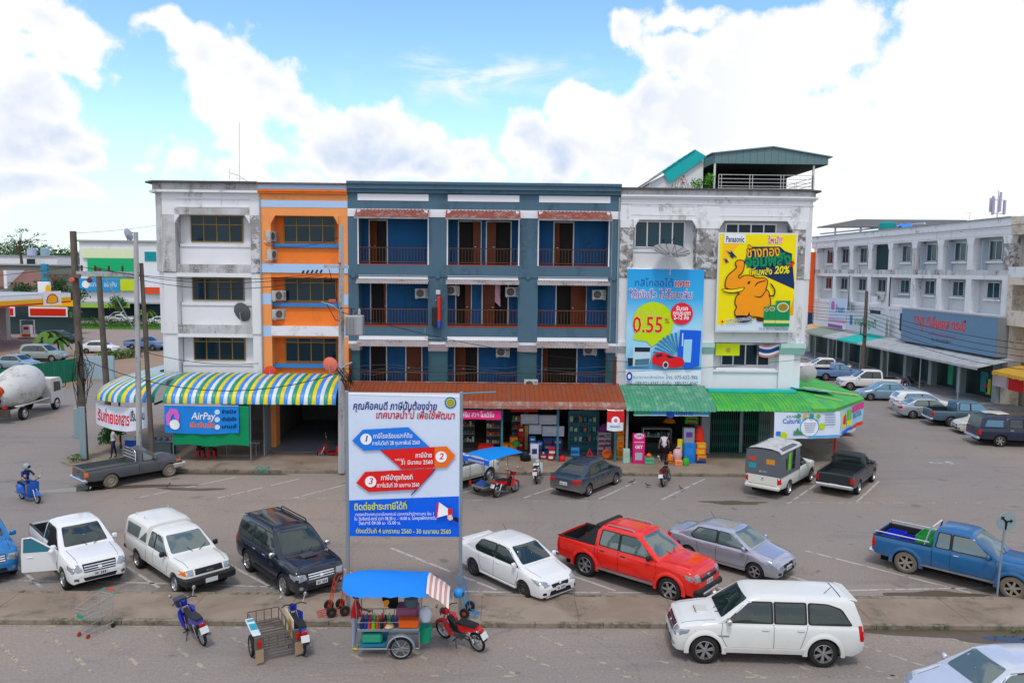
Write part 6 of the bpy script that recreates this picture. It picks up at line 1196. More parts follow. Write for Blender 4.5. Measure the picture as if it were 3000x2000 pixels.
# trees
palm('yellow-green palm in front of the parked dark pickup', (-52.2, 91.4, 0), 2.6, 1.7); palm('bushy palm right of the yellow-green palm', (-50.2, 89.8, 0), 1.9, 1.6, LEAF, 14); palm('slim palm on the far kerb between two poles', (-64.8, 120, 0), 3.8, 1.6, LEAFY); palm('small palm near the white corner of the row', (-42.5, 95, 0), 4.9, 1.3, LEAFY)
tree('roadside_tree', 'dark leafy tree behind the tall wooden pole', (-75.2, 138, 0), 8.0, 3.2, 22, LEAFD, leaf=.5, n=70); tree('roadside_tree', 'wide dark tree behind the fuel station kiosk', (-84, 141, 0), 7, 3.4, 20, LEAFD, leaf=.55, n=60); tree('roadside_tree', 'rounded green tree at the far kerb by the bank signs', (-70.2, 145.5, 0), 4.6, 2.0, 12, LEAF, leaf=.45, n=50); tree('roadside_tree', 'low shrub tree beside the fuel price pylon', (-80, 131, 0), 3.2, 1.6, 10, LEAF, leaf=.4, n=40)
t = thing('bare_tree', 'sparse flat-topped tree on the far left skyline', 'tree', (-139.6, 232, 0)); mb = MB(); mb.tube([(0, 0, 0), (.5, 0, 10), (0, 0, 17)], [.5, .4, .25], 6); lv = MB(); rr = random.Random(3)
for k in range(14): a_ = rr.uniform(0, 6.28); q = rr.uniform(2.5, 6); z = rr.uniform(15, 20.5); e = (q*math.cos(a_), q*math.sin(a_)*.6, z); mb.tube([(0, 0, 12+rr.random()*4), (e[0]*.5, e[1]*.5, z-1.5), e], [.18, .1, .04], 4); leaves(lv, e, 1.7, 45, .55, (1.5, 1, .35), rr)
P(mb, 'trunk', BARK, t); P(lv, 'crown', LEAFD, t)
# cars over there
GL = 'vehicles beyond the left road'
pickup('white extended-cab pickup on the far road beyond the grass', (-68.0, 142, 0), R(2), WHT, 'ext', wb=3.0, hw=.88, H=1.65, group=GL); pickup('second white pickup with roof rack further back on the far road', (-70.5, 145.5, 0), R(182), WHT, 'double', wb=3.0, hw=.88, H=1.9, group=GL); pickup('silver pickup between the concrete poles beyond the road', (-44.0, 98.2, 0), R(-16), paint('powder_blue', (.13, .24, .44)), 'single', wb=3.0, hw=.88, H=1.68, group=GL); sedan('white car half hidden behind the wooden poles', (-47.8, 94.4, 0), R(5), WHT, group=GL)
c = pickup('dark pickup with covered bed by the yellow-green palm', (-58.4, 105.6, 0), R(40), paint('gunmetal', (.05, .08, .11), .3, .2), 'single', wb=3.0, hw=.88, H=1.7, bedopen=False, group=GL); shell(c, c.XR+.05, c.rear, 1.05, 1.75, .84, mat('dark_tarp', (.08, .12, .17), .6), 'tarp_cover')
sedan('light blue sedan behind the green fence', (-48.2, 78.9, 0), R(-8), paint('ice_blue', (.24, .36, .46)), group=GL); suv('grey green SUV behind the green fence', (-49.3, 85.6, 0), R(-6), paint('grey_green', (.28, .33, .32), .3, .1, .2), scoop=False, group=GL); sedan('white car at the fuel station pumps', (-72.5, 120, 0), R(178), WHT, group=GL); sedan('white sedan on the far road at the edge of the white shophouse', (-60.4, 141, 0), R(8), WHT, group=GL)
# concrete mixer truck driving away on the left road
T = thing('mixer_truck', 'white concrete mixer truck driving away on the left road', 'truck', (-33.1, 54.5, 0), R(91)); TW = paint('truck_white', (.66, .66, .62), .3, .25); DR = mat('mixer_drum', (.60, .61, .60), .5, var=.1, scale=1.2, grime=(.36, .33, .29), gs=1.0)
prof = [(.35, -2.6), (.58, -2.5), (.78, -2.0), (1.2, -1.0), (1.36, -.2), (1.36, .6), (1.12, 1.4), (.62, 1.8), (.01, 1.85)]
P(MB().lathe([(r_, z) for r_, z in prof], 28, Matrix.Translation((-.35, 0, 2.05)) @ Matrix.Rotation(R(90-12), 4, 'Y')), 'drum', DR, T, 40)
P(MB().bbox(-2.9, -.45, .75, 2.3, .45, 1.0, .02), 'chassis', BLKPL, T); cabp = [(1.75, .55), (3.3, .55), (3.34, 1.2), (3.18, 2.05), (2.95, 2.3), (1.75, 2.3)]
P(MB().prism([(a_, -1.05, z) for a_, z in cabp], (0, 2.1, 0)), 'cab', TW, T); 
for sg in (1, -1): P(MB().prism([(2.1, sg*1.056, 1.35), (3.0, sg*1.056, 1.35), (2.92, sg*1.056, 2.0), (2.1, sg*1.056, 2.05)], (0, sg*.006, 0)), 'side_window', CARGL, T); P(MB().bbox(-2.0, sg*1.02-.03, .95, 1.6, sg*1.02+.03, 1.05, .01), 'side_rail', TW, T); P(MB().tube([(3.1, sg*1.1, 1.5), (3.3, sg*1.25, 1.6), (3.3, sg*1.25, 1.9)], .03), 'mirror_arm', BLKPL, T)
P(MB().prism([(3.345, -.95, 1.3), (3.345, .95, 1.3), (3.2, .95, 2.02), (3.2, -.95, 2.02)], (.01, 0, 0)), 'windscreen', CARGL, T); P(MB().lathe([(.50, 0), (.42, -.5), (.30, -.75)], 16, Matrix.Translation((-2.75, 0, 2.15)) @ Matrix.Rotation(R(60), 4, 'Y')), 'hopper', plain('#d8541c'), T, 40); P(MB().prism([(-3.1, -.35, 1.6), (-3.1, .35, 1.6), (-3.3, .25, .8), (-3.3, -.25, .8)], (-.12, 0, 0)), 'chute', plain('#d8541c'), T); P(MB().bbox(-3.15, -1.0, .45, -3.0, 1.0, .95, .03), 'tail_panel', mat('mud_flap', (.07, .065, .05), .8), T)
for sg in (1, -1): P(MB().bbox(-3.17, sg*.7-.15, .98, -3.05, sg*.7+.15, 1.12, .02), 'tail_lamp', TAIL, T); P(MB().bbox(-2.2, sg*.95-.15, .95, -1.1, sg*.95+.15, 1.05, .02), 'mudguard', TW, T)
tm, rm = wheel_mesh(.44, .26, 'steel', 0)
for xw in (2.45, -1.0, -2.1)[:2]:
    for sg in (1, -1): o = link('wheel', tm, T, (xw if xw > 0 else -1.55, sg*.95, .44)); o.rotation_euler = (0, .3, 0 if sg < 0 else math.pi); link('rim', rm, o)
# ---------------------------------------------------------------- tax billboard on the median
GALV = mat('galvanised_steel', (.26, .31, .35), .5, .4, var=.12); VW = plain('#d3dff2', .45)
t = thing('billboard', 'municipal tax billboard on two steel posts on the median', 'billboard', (0, 0, 0)); bx0, bx1, bz0, bz1, by = -4.50, -1.26, 2.51, 6.79, 22.95
for x in (bx0-.06, bx1+.04): MB().bbox(x-.05, by+.02, .12, x+.05, by+.12, 6.82, .012).build('post', GALV, t)
for z in (bz0+.02, bz1-.08, (bz0+bz1)/2): MB().box(bx0-.01, by+.03, z, bx1-.01, by+.08, z+.06).build('cross_rail', GALV, t)
MB().tube([(bx1, by+.05, bz1-.02), (bx1+1.05, by+.12, bz1+.03)], .022).build('top_arm', mat('teal_rod', (.05, .30, .36), .5), t)
MB().box(bx0, by-.015, bz0, bx1, by+.01, bz1).build('panel', VW, t)
B = Board((bx0, by-.015, bz0), (1, 0, 0), (0, 0, 1), t); w_, h_ = bx1-bx0, bz1-bz0
def U(px, py): return ((px-52)/757*w_, (1030-py)/983*h_)      # positions on the printed sheet
def bp(name, pts, m): return B.poly(name, [U(*p) for p in pts], m)
NAVY, REDB, BLUB, ORGB, WHB, YEL = plain('#1b2a7a'), plain('#e0201c'), plain('#1f7ae0'), plain('#f0701c'), plain('#f4f6fa'), plain('#d8e02c')
bp('blue_base', [(53, 1030), (809, 1030), (806, 748), (53, 782)], plain('#0b63e6')); bp('pale_fold', [(53, 47), (806, 60), (806, 75), (53, 62)], plain('#f2f5fb'))
B.text('คุณคือคนดี ภาษีนั้นต้องจ่าย', *U(368, 140), .30, NAVY, width=570/757*w_, bold=.018, shear=.15); B.text('เทศบาลนำไป เพื่อใช้พัฒนา', *U(506, 200), .30, plain('#c01a2c'), width=535/757*w_, bold=.018, shear=.15)
u, v = U(746, 110); B.disc('town_seal', u, v, .17, plain('#1d6fc0')); B.disc('town_seal', u, v, .125, plain('#d4d83a')); B.disc('town_seal', u, v, .10, plain('#8a8a2e')); 
for k in range(8): a_ = 2*math.pi*k/8; B.poly('seal_ray', [(u+.03*math.cos(a_+.4), v+.03*math.sin(a_+.4)), (u+.10*math.cos(a_), v+.10*math.sin(a_)), (u+.03*math.cos(a_-.4), v+.03*math.sin(a_-.4))], YEL)
bp('arrow_shadow', [(268, 433), (465, 283), (606, 412), (420, 566)], NAVY); bp('arrow_shadow', [(640, 556), (645, 566), (478, 748), (480, 735)], NAVY)
bp('blue_arrow', [(78, 372), (152, 296), (460, 276), (604, 410), (158, 438)], BLUB); bp('red_arrow', [(272, 433), (720, 404), (782, 468), (720, 546), (415, 562)], REDB); bp('orange_head', [(640, 409), (720, 404), (782, 468), (720, 546), (640, 551)], ORGB); bp('red_arrow', [(104, 660), (165, 582), (645, 555), (520, 700), (190, 720)], REDB)
for (px, py, n_, c) in ((174, 360, '1', NAVY), (685, 475, '2', REDB), (204, 648, '3', REDB)): B.disc('number_disc', *U(px, py), .165, WHB); B.text(n_, *U(px, py-2), .26, c, bold=.02, shear=.2)
B.text('ภาษีโรงเรือนและที่ดิน', *U(356, 336), .19, WHB, width=265/757*w_, bold=.008, rot=.03); B.text('ภายในวันที่ 28 กุมภาพันธ์ 2560', *U(378, 383), .16, WHB, width=325/757*w_, bold=.006, rot=.03); B.text('ภาษีป้าย', *U(566, 466), .19, WHB, width=112/757*w_, bold=.012, rot=.03); B.text('31 มีนาคม 2560', *U(520, 514), .17, WHB, width=215/757*w_, bold=.01, rot=.03); B.text('ภายในวันที่', *U(402, 496), .09, WHB, width=62/757*w_)
B.text('ภาษีบำรุงท้องที่', *U(384, 618), .20, WHB, width=218/757*w_, bold=.014, rot=.03); B.text('ภายในวันที่ 30 เมษายน 2560', *U(392, 670), .17, WHB, width=290/757*w_, bold=.01, rot=.03)
B.text('ติดต่อชำระภาษีได้ที่', *U(272, 818), .27, YEL, width=360/757*w_, bold=.022, rot=.03); B.text('กองคลังเทศบาลเมืองกระบี่ (อาคารสำนักงานฯ) ชั้น 1', *U(370, 868), .13, WHB, width=535/757*w_, rot=.02); B.text('ใน วันจันทร์-ศุกร์ เวลา 08.30 น. - 16.00 น. ไม่หยุดพักกลางวัน', *U(374, 898), .14, WHB, width=560/757*w_, bold=.004, rot=.02); B.text('วันเสาร์ 09.00 น- 15.00 น.', *U(266, 930), .14, WHB, width=288/757*w_, bold=.004, rot=.02); B.text('ตั้งแต่วันที่ 4 มกราคม 2560 - 30 เมษายน 2560', *U(428, 986), .19, YEL, width=650/757*w_, bold=.012, rot=.0)
bp('loudhailer_horn', [(664, 790), (672, 782), (735, 826), (735, 868), (660, 888)], WHB); bp('loudhailer_rim', [(654, 800), (672, 782), (660, 892), (652, 886)], REDB); bp('loudhailer_body', [(733, 824), (762, 822), (764, 868), (733, 870)], REDB); bp('hand', [(730, 872), (758, 866), (772, 896), (745, 908), (730, 895)], plain('#e8c8b8')); bp('sleeve', [(765, 880), (805, 890), (805, 922), (770, 905)], plain('#141a33'))
# ---------------------------------------------------------------- battery advert on the corner house
t = thing('billboard', 'yellow battery advert with orange elephant on the corner house', 'billboard', (0, 0, 0)); ax0, ax1, az0, az1, ay = 11.86, 16.10, 7.12, 12.46, 44.12
for x in (ax0+.3, ax1-.3): MB().box(x-.05, ay+.11, az0+.3, x+.05, F+.12, az0+.4).build('bracket', GALV, t); MB().box(x-.05, ay+.11, az1-.5, x+.05, F+.12, az1-.4).build('bracket', GALV, t)
MB().box(ax0-.08, ay, az0-.08, ax1+.08, ay+.10, az1+.08).build('frame', mat('white_steel', (.7, .72, .76), .5), t)
B = Board((ax0, ay, az0), (1, 0, 0), (0, 0, 1), t); aw, ah = ax1-ax0, az1-az0
def U(px, py): return ((px-105)/1050*aw, (1440-py)/1320*ah)
AY, AO, ABR, AG, AN = plain('#f4e000'), plain('#f79a10'), plain('#4a2410'), plain('#0a8c50'), plain('#12305c')
B.rect('yellow_sheet', 0, 0, aw, ah, AY); bp('amber_corner', [(150, 122), (460, 122), (460, 130), (150, 560)], plain('#f8c21a')); bp('amber_corner', [(1155, 960), (1155, 1220), (1090, 1220)], plain('#f8a81a')); bp('white_foot', [(105, 1440), (1150, 1440), (1150, 1225), (600, 1290), (105, 1370)], plain('#d4e2f0')); bp('navy_beam', [(520, 570), (1110, 480), (1150, 790), (1150, 860), (700, 670)], AN)
bp('logo_plate', [(165, 122), (455, 126), (455, 242), (165, 250)], plain('#e4ebf4')); B.text('Panasonic', *U(312, 195), .46, plain('#10244f'), width=.235*aw, bold=.022)
B.text('ใหม่!!', *U(865, 205), .5, plain('#f4f4f4'), width=.19*aw, bold=.07); B.text('ใหม่!!', *U(865, 205), .5, plain('#e0185a'), width=.185*aw, bold=.02)
bp('navy_cloud', [(440, 500), (470, 440), (480, 330), (560, 290), (930, 285), (1000, 345), (1100, 380), (1100, 520), (900, 560), (520, 570)], AN)
B.text('ช้างทอง', *U(705, 365), .80, ABR, width=.44*aw, bold=.06, rot=.06); B.text('ช้างทอง', *U(705, 365), .80, plain('#f8b818'), width=.43*aw, bold=.015, rot=.06); B.text('จอมพลัง', *U(775, 480), .90, AG, width=.60*aw, bold=.04, rot=.07); B.text('เพิ่มพลัง', *U(680, 635), .5, AN, width=.30*aw, bold=.06, rot=.05); B.text('เพิ่มพลัง', *U(680, 635), .5, AY, width=.29*aw, bold=.02, rot=.05); B.text('20%', *U(965, 605), .58, AY, width=.21*aw, bold=.03, shear=.2, rot=.04); bp('red_spark', [(1065, 520), (1100, 500), (1120, 450), (1125, 490), (1145, 505), (1115, 525), (1120, 565), (1090, 545), (1065, 570)], REDB)
for (ox, oy, s) in ((200, 345, 1.0), (155, 450, .6)): bp('bolt', [(ox+s*a_, oy+s*b_) for a_, b_ in ((-10, 0), (60, 30), (55, -5), (150, 100), (95, 80), (100, 110), (50, 85), (55, 60))], AN)
def blobp(pts, n=4):
    out = []
    for i in range(len(pts)):
        p0, p1, p2, p3 = (Vector(pts[(i+k) % len(pts)]) for k in (-1, 0, 1, 2))
        for k in range(n): q = k/n; out.append(tuple(.5*((2*p1)+(p2-p0)*q+(2*p0-5*p1+4*p2-p3)*q*q+(3*p1-p0-3*p2+p3)*q**3)))
    return out
def grow(pts, d):
    cx = sum(p[0] for p in pts)/len(pts); cy = sum(p[1] for p in pts)/len(pts); out = []
    for i in range(len(pts)):
        a_, c_ = Vector(pts[i-1]), Vector(pts[(i+1) % len(pts)]); tt = c_-a_; nn = Vector((tt.y, -tt.x)).normalized(); out.append((pts[i][0]+nn.x*d, pts[i][1]+nn.y*d))
    A = sum(p[0]*q[1]-q[0]*p[1] for p, q in zip(pts, pts[1:]+pts[:1])); return out if A > 0 else [(2*p[0]-o[0], 2*p[1]-o[1]) for p, o in zip(pts, out)]
body = blobp([(370, 960), (480, 920), (640, 900), (770, 880), (815, 1000), (820, 1140), (780, 1250), (650, 1240), (560, 1230), (540, 1180), (500, 1240), (380, 1240), (345, 1190), (370, 1110), (345, 1060)])
head = blobp([(330, 880), (215, 850), (205, 770), (235, 690), (320, 610), (350, 570), (330, 520), (360, 485), (430, 490), (440, 560), (415, 640), (365, 690), (390, 730), (450, 690), (540, 690), (620, 720), (760, 735), (750, 860), (680, 950), (560, 960), (470, 950), (400, 930)])
for sh_ in (body, head): bp('elephant_outline', grow(sh_, 14), ABR)
bp('elephant_foot', blobp([(660, 1240), (770, 1240), (760, 1300), (650, 1300)]), ABR); bp('elephant_body', body, AO); bp('elephant_head', head, AO); bp('elephant_ear_line', blobp([(600, 825), (640, 770), (745, 745), (745, 757), (650, 785), (610, 830)], 3), ABR); bp('elephant_ear_line', blobp([(595, 960), (650, 968), (700, 955), (755, 880), (760, 890), (705, 970), (650, 982)], 3), ABR); bp('elephant_eye', blobp([(500, 775), (535, 755), (530, 790), (510, 800)]), ABR)
bp('tusk', blobp([(150, 870), (300, 868), (460, 840), (420, 900), (300, 925), (200, 910)]), ABR); bp('tusk', blobp([(165, 875), (300, 878), (445, 850), (415, 890), (300, 912), (205, 902)]), plain('#f8e020')); bp('tail', blobp([(800, 945), (855, 945), (870, 880), (815, 800), (830, 790), (888, 880), (870, 960), (805, 962)], 3), ABR); bp('shadow', blobp([(350, 1240), (450, 1225), (600, 1250), (540, 1310), (420, 1320)]), plain('#1a2436'))
for (x0_, x1_, y0_) in ((740, 805, 1105), (805, 895, 1080), (900, 1095, 1020)): bp('battery_can', [(x0_, 1375), (x1_, 1375), (x1_, y0_), (x0_, y0_)], AG); xc = (x0_+x1_)/2; rr_ = (x1_-x0_)/2*.85; bp('battery_badge', [(xc+rr_*math.cos(k*.35), y0_+rr_*.85+20+rr_*.8*math.sin(k*.35)) for k in range(18)], plain('#cfd8d0')); bp('battery_badge', [(xc+rr_*.8*math.cos(k*.35), y0_+rr_*.85+20+rr_*.62*math.sin(k*.35)) for k in range(18)], plain('#a08418')); bp('battery_band', [(x0_, 1330), (x1_, 1330), (x1_, 1290), (x0_, 1290)], plain('#d8dc80'))
bp('red_bolt', [(145, 1315), (180, 1290), (175, 1310), (195, 1310), (155, 1355), (165, 1325)], REDB); B.text('มาตรฐานเยอรมัน', *U(400, 1285), .26, plain('#f0f0f0'), width=.35*aw, bold=.05, rot=.1); B.text('มาตรฐานเยอรมัน', *U(400, 1285), .26, plain('#303840'), width=.34*aw, rot=.1); B.text('ใช้ทน ใช้นาน ใช้พานาโซนิค', *U(880, 1412), .2, plain('#4a5564'), width=.38*aw)
# ---------------------------------------------------------------- car loan banner
t = thing('banner', 'tall light blue car loan banner reading 0.55', 'banner', (0, 0, 0)); cx0, cx1, cz0, cz1, cyy = 6.85, 11.1, 4.05, 10.48, 44.30
def ripple(u, v, h): return Vector((cx0+u, cyy+.02*math.sin(u*4.1)+.006*math.sin(u*9+v*.7)-h, cz0+v))
bw, bh = cx1-cx0, cz1-cz0; NU = 40
rows = [[tuple(ripple(bw*i/NU, bh*j/8, 0)) for i in range(NU+1)] for j in range(9)]
def vgrad(name, stops):
    m = bpy.data.materials.new(name); m.use_nodes = True; g = NG(m.node_tree); zz = g.n('ShaderNodeSeparateXYZ', i={0: g.n('ShaderNodeTexCoord').outputs['Object']}).outputs[2]
    f = g.n('ShaderNodeMapRange', i={0: zz, 1: cz0, 2: cz1}).outputs[0]; p = g.n('ShaderNodeBsdfPrincipled', i={'Base Color': g.ramp(f, [(a_, lin(c)) for a_, c in stops]), 'Roughness': .5}); g.n('ShaderNodeOutputMaterial', i={0: p.outputs[0]}); return m
MB().grid(rows).build('sheet', vgrad('printed_blue_fade', [(0, '#d8e8f6'), (.125, '#e2eef8'), (.13, '#3aa0e0'), (.2, '#8fd0f0'), (.5, '#a6dcf4'), (.75, '#28aee8'), (1, '#0aa0e6')]), t, smooth=60)
P(MB().tube([(cx0-.05, cyy+.05, cz1+.02), (cx1+.1, cyy+.05, cz1-.06)], .03), 'top_rod', ALU, t)
B = Board((cx0, cyy, cz0), (1, 0, 0), (0, 0, 1), t, ripple); B.step = .005
def U(px, py): return ((px-55)/955*bw, (1540-py)/1510*bh)
DB, PU, LM = plain('#1a58b0'), plain('#8a5ab8'), plain('#c2dc10')
def bpd(name, pts, m): # densify so that the print follows the folds
    return bp(name, pts, m)
B.text('กสิโกออโต้', *U(385, 215), .55, DB, width=.50*bw); B.text('แคช', *U(738, 215), .55, plain('#f4f4f4'), width=.20*bw, bold=.05); B.text('แคช', *U(738, 215), .55, REDB, width=.19*bw, bold=.015); B.text('ได้เงินไว ไม่โอนเล่ม', *U(480, 365), .62, plain('#f0e8f4'), width=.84*bw, bold=.05); B.text('ได้เงินไว ไม่โอนเล่ม', *U(480, 365), .62, plain('#8a4a9a'), width=.83*bw, bold=.005)
B.disc('lime_disc', *U(385, 725), 1.14, LM); bpd('lime_tail', [(150, 880), (620, 880), (380, 1040), (310, 975), (140, 950)], LM); B.text('เริ่มต้น', *U(320, 600), .42, plain('#d8dc60'), width=.26*bw); B.text('0.55', *U(322, 765), 1.25, plain('#f0e8a0'), width=.395*bw, bold=.03); B.text('0.55', *U(322, 765), 1.25, REDB, width=.39*bw, bold=.012); B.text('%', *U(560, 705), .4, plain('#c8443a')); B.disc('red_disc', *U(742, 605), .62, plain('#e8243c')); B.text('รับรถ', *U(745, 540), .32, WHB, bold=.02); B.text('ทุกประเภท', *U(742, 600), .32, WHB, width=.23*bw, bold=.02); B.text('2-12 ล้อ', *U(738, 658), .32, WHB, width=.20*bw, bold=.02)
for k in range(9): a0, a1 = R(96+k*10), R(101+k*10); cxp, cyp = 720, 1180; bp('fan_note', [(cxp+80*math.cos(a0), cyp-80*math.sin(a0)), (cxp+330*math.cos(a0), cyp-330*math.sin(a0)), (cxp+330*math.cos(a1), cyp-330*math.sin(a1)), (cxp+80*math.cos(a1), cyp-80*math.sin(a1))], plain('#1b84b8'))
bp('blue_booklet', [(725, 815), (990, 825), (975, 1280), (820, 1335), (700, 1170)], plain('#1660e0')); bp('pale_page', [(775, 945), (880, 940), (870, 1245), (770, 1240)], plain('#9fd6f0')); bp('booklet_spine', [(750, 860), (765, 860), (765, 1030), (750, 1030)], plain('#cfe4f8'))
bp('lorry_print', [(140, 1050), (170, 1035), (360, 1040), (365, 1200), (340, 1290), (155, 1300), (75, 1290), (75, 1180), (135, 1170)], plain('#bcd8e6')); bp('lorry_screen', [(160, 1050), (355, 1050), (350, 1110), (160, 1110)], plain('#16283a')); bp('lorry_grille', [(170, 1210), (350, 1195), (340, 1280), (165, 1290)], plain('#4a7890')); bp('lorry_tyre', [(75, 1190), (140, 1190), (140, 1290), (80, 1300)], plain('#1a2c3c'))
bp('car_print', blobp([(390, 1170), (430, 1120), (520, 1115), (640, 1160), (760, 1190), (785, 1270), (700, 1310), (560, 1310), (400, 1270), (380, 1210)]), plain('#e01c24')); bp('car_glass', [(540, 1160), (600, 1150), (670, 1185), (590, 1190)], plain('#20303a')); bp('car_glass', [(430, 1150), (500, 1125), (510, 1165), (430, 1180)], plain('#20303a')); B.disc('car_wheel', *U(552, 1280), .16, plain('#b8c4cc'), .21); B.disc('car_wheel', *U(552, 1280), .10, plain('#2a3036'), .13)
u, v = U(100, 1435); B.disc('bank_mark', u, v, .17, plain('#1a3aa8'), .24); B.disc('bank_mark', u, v, .09, plain('#e2eef8'), .13); B.text('ธนาคารกสิกรไทย', *U(340, 1445), .22, plain('#5a6a80'), width=.40*bw); B.text('โทร. 075-632-986', *U(760, 1442), .30, plain('#3a4658'), width=.42*bw); B.text('089-921-4547 / มือถือ : 089-921-4047', *U(570, 1522), .26, plain('#3a4658'), width=.82*bw); B.text('TSC', *U(95, 1520), .2, plain('#1a3aa8'))
# ---------------------------------------------------------------- smaller banners
def hang(label, pts0, pts1, z0, z1, col, name='banner', sag=.05, n=24, cat='banner'):
    """cloth banner along a ground line, returns its board"""
    t = thing(name, label, cat, (0, 0, 0), 0, None); a_ = Vector((*pts0, 0)); c_ = Vector((*pts1, 0)); L = (c_-a_).length; d = (c_-a_)/L; nn = Vector((d.y, -d.x, 0))
    def curve(u, v, h): f = v/(z1-z0); return a_+d*u+nn*(h+.03*math.sin(u*3.3)+.02*math.sin(u*7+v*3))+Vector((0, 0, z0+v-sag*math.sin(math.pi*min(1, max(0, u/L)))*(1.4-f)))
    rows = [[tuple(curve(L*i/n, (z1-z0)*j/3, 0)) for i in range(n+1)] for j in range(4)]; MB().grid(rows).build('sheet', plain(col), t, smooth=60)
    Bd = Board(a_, d, (0, 0, 1), t, curve); Bd.step = .005; Bd.L = L; Bd.H = z1-z0; P(MB().tube([curve(0, z1-z0, -.02), curve(L/2, z1-z0, -.02), curve(L, z1-z0, -.02)], .012, 5), 'rope', ALU, t); return Bd
B = hang('blue payment banner with white lettering hung on green tarp', (-17.6, 41.05), (-13.75, 41.05), 1.75, 3.18, '#1f86e0', sag=.06)
B.text('AirPay', 2.0, .90, .52, WHB, width=1.3, shear=.2, bold=.01); B.text('เติมเงินเน็ต', 1.95, .45, .36, plain('#f0801c'), width=1.3, bold=.03)
for k, s_ in enumerate(('จ่ายบิล', 'เติมมือถือ', 'เกมส์')): B.disc('white_dot', 2.75, 1.12-k*.38, .13, plain('#cfe2f4')); B.text(s_, 3.35, 1.12-k*.38, .26, plain('#12243c'), width=.75, bold=.02)
B.poly('pink_shape', [(.15, .4), (.1, .9), (.35, 1.3), (.7, 1.25), (.82, .9), (.75, .5), (.6, .75), (.5, 1.0), (.35, .8), (.32, .4)], plain('#d86ac8')); B.disc('white_shape', .55, .45, .26, WHB)
t = thing('tarpaulin', 'green tarpaulin screen under the striped awning', 'tarpaulin', (0, 0, 0)); P(MB().grid([[(-17.2+3.95*i/20, 41.15+.03*math.sin(i*1.1), z+.05*math.sin(i*.5)*(z < 1.5)) for i in range(21)] for z in (3.15, 2.4, 1.7, 1.05)]), 'sheet', plain('#0b8f5c'), t, 60)
for x in (-17.25, -13.2): P(MB().tube([(x, 41.2, .13), (x, 41.2, 3.2)], .025), 'pole', GALV, t)
B = hang('white banner with red Thai lettering at the left corner', (-21.75, 42.25), (-18.6, 41.15), 1.95, 3.05, '#dfe6f4', sag=.22)
B.text('รับถ่ายเอกสาร', 1.2, .5, .75, plain('#e01c3c'), width=2.1, bold=.03); B.text('ปริ้นงาน', 2.75, .65, .6, plain('#2a2c44'), width=.9, bold=.02)
B = hang('pink shop sign with white Thai lettering under the rust awning', (-3.1, 41.75), (-.1, 41.75), 2.45, 2.92, '#f02a80', 'shop_sign', 0, cat='sign'); B.text('เสริม สวย โมเดิร์น', 1.75, .23, .36, WHB, width=1.75, bold=.01)
t = thing('shop_sign', 'narrow red shop sign hanging deep under the rust awning', 'sign', (0, 0, 0)); MB().box(.4, 42.6, 2.72, 1.9, 42.66, 2.92).build('panel', plain('#b81c14'), t)
B = hang('red and white cola bag banner hanging at the rust awning end', (5.5, 41.45), (6.35, 41.4), 1.98, 3.05, '#dfe6ee', sag=.03, n=8); B.rect('red_field', .0, .45, .9, 1.07, plain('#d8242c'), 6); B.disc('white_cup', .45, .55, .22, WHB); B.disc('pink_mark', .45, .55, .1, plain('#d87a9a')); B.rect('grey_line', .15, .22, .7, .27, plain('#7a9ab8'), 4)
B = hang('sky blue shop sign strip above the open goods shop', (6.95, 41.75), (10.95, 41.75), 2.72, 3.05, '#2aa6e2', 'shop_sign', 0, cat='sign'); B.rect('white_edge', 0, 0, 4, .05, WHB, 8); B.poly('green_swoosh', [(0, .06), (0, .33), (1.1, .33), (.8, .06)], plain('#1fae7a')); B.disc('blue_ring', 1.95, .1, .22, plain('#1a58c0'), .2); B.text('บริการ', 2.7, .14, .3, plain('#1a48b0'), width=.9, bold=.02); B.disc('orange_mark', 3.6, .25, .12, plain('#e8a02c'), .06)
B = hang('long pale festival banner around the green corner awning', (14.35, 41.42), (18.0, 41.75), 1.62, 3.02, '#dbe6f6', sag=.02, n=30)
B.text('Cultural', .95, .92, .36, plain('#1f6fc8'), width=1.0, bold=.02); B.text('KRABI', .95, 1.16, .22, plain('#1f7a9a'), width=.6); B.disc('big_ring', 1.95, .62, .52, plain('#4aa8d8')); B.disc('white_ring', 1.95, .60, .47, plain('#eef3fa')); B.disc('lime_dot', 2.62, .66, .18, LM); B.disc('lime_dot', .52, .16, .2, LM); B.rect('blue_band', 1.9, .05, 3.65, .17, plain('#5aaee4'), 8); B.rect('blue_band', .1, .18, .35, .4, plain('#2a7ae0'), 2); B.poly('islands', [(1.05, .2), (1.1, .45), (1.2, .4), (1.3, .6), (1.4, .42), (1.55, .35), (1.65, .2)], plain('#4a8a6a'))
for k in range(6): B.rect('print_line', 1.62+.02*k, .82-k*.09, 2.28-.02*k, .85-k*.09, plain('#8a94b4'), 4)
for k in range(5): B.rect('print_line', 2.75, 1.24-k*.13, 3.35, 1.28-k*.13, plain('#7a86b0'), 4)
for k in range(4): B.disc('leaf_print', 1.3+k*.35, 1.22, .12, plain(('#3aa06a', '#d8a84a', '#2f9a8a', '#7ab84a')[k]))
B = hang('pink and yellow festival banner end panel at the street corner', (18.0, 41.75), (20.7, 45.1), 1.72, 3.06, '#a8d4e8', sag=-.02, n=20)
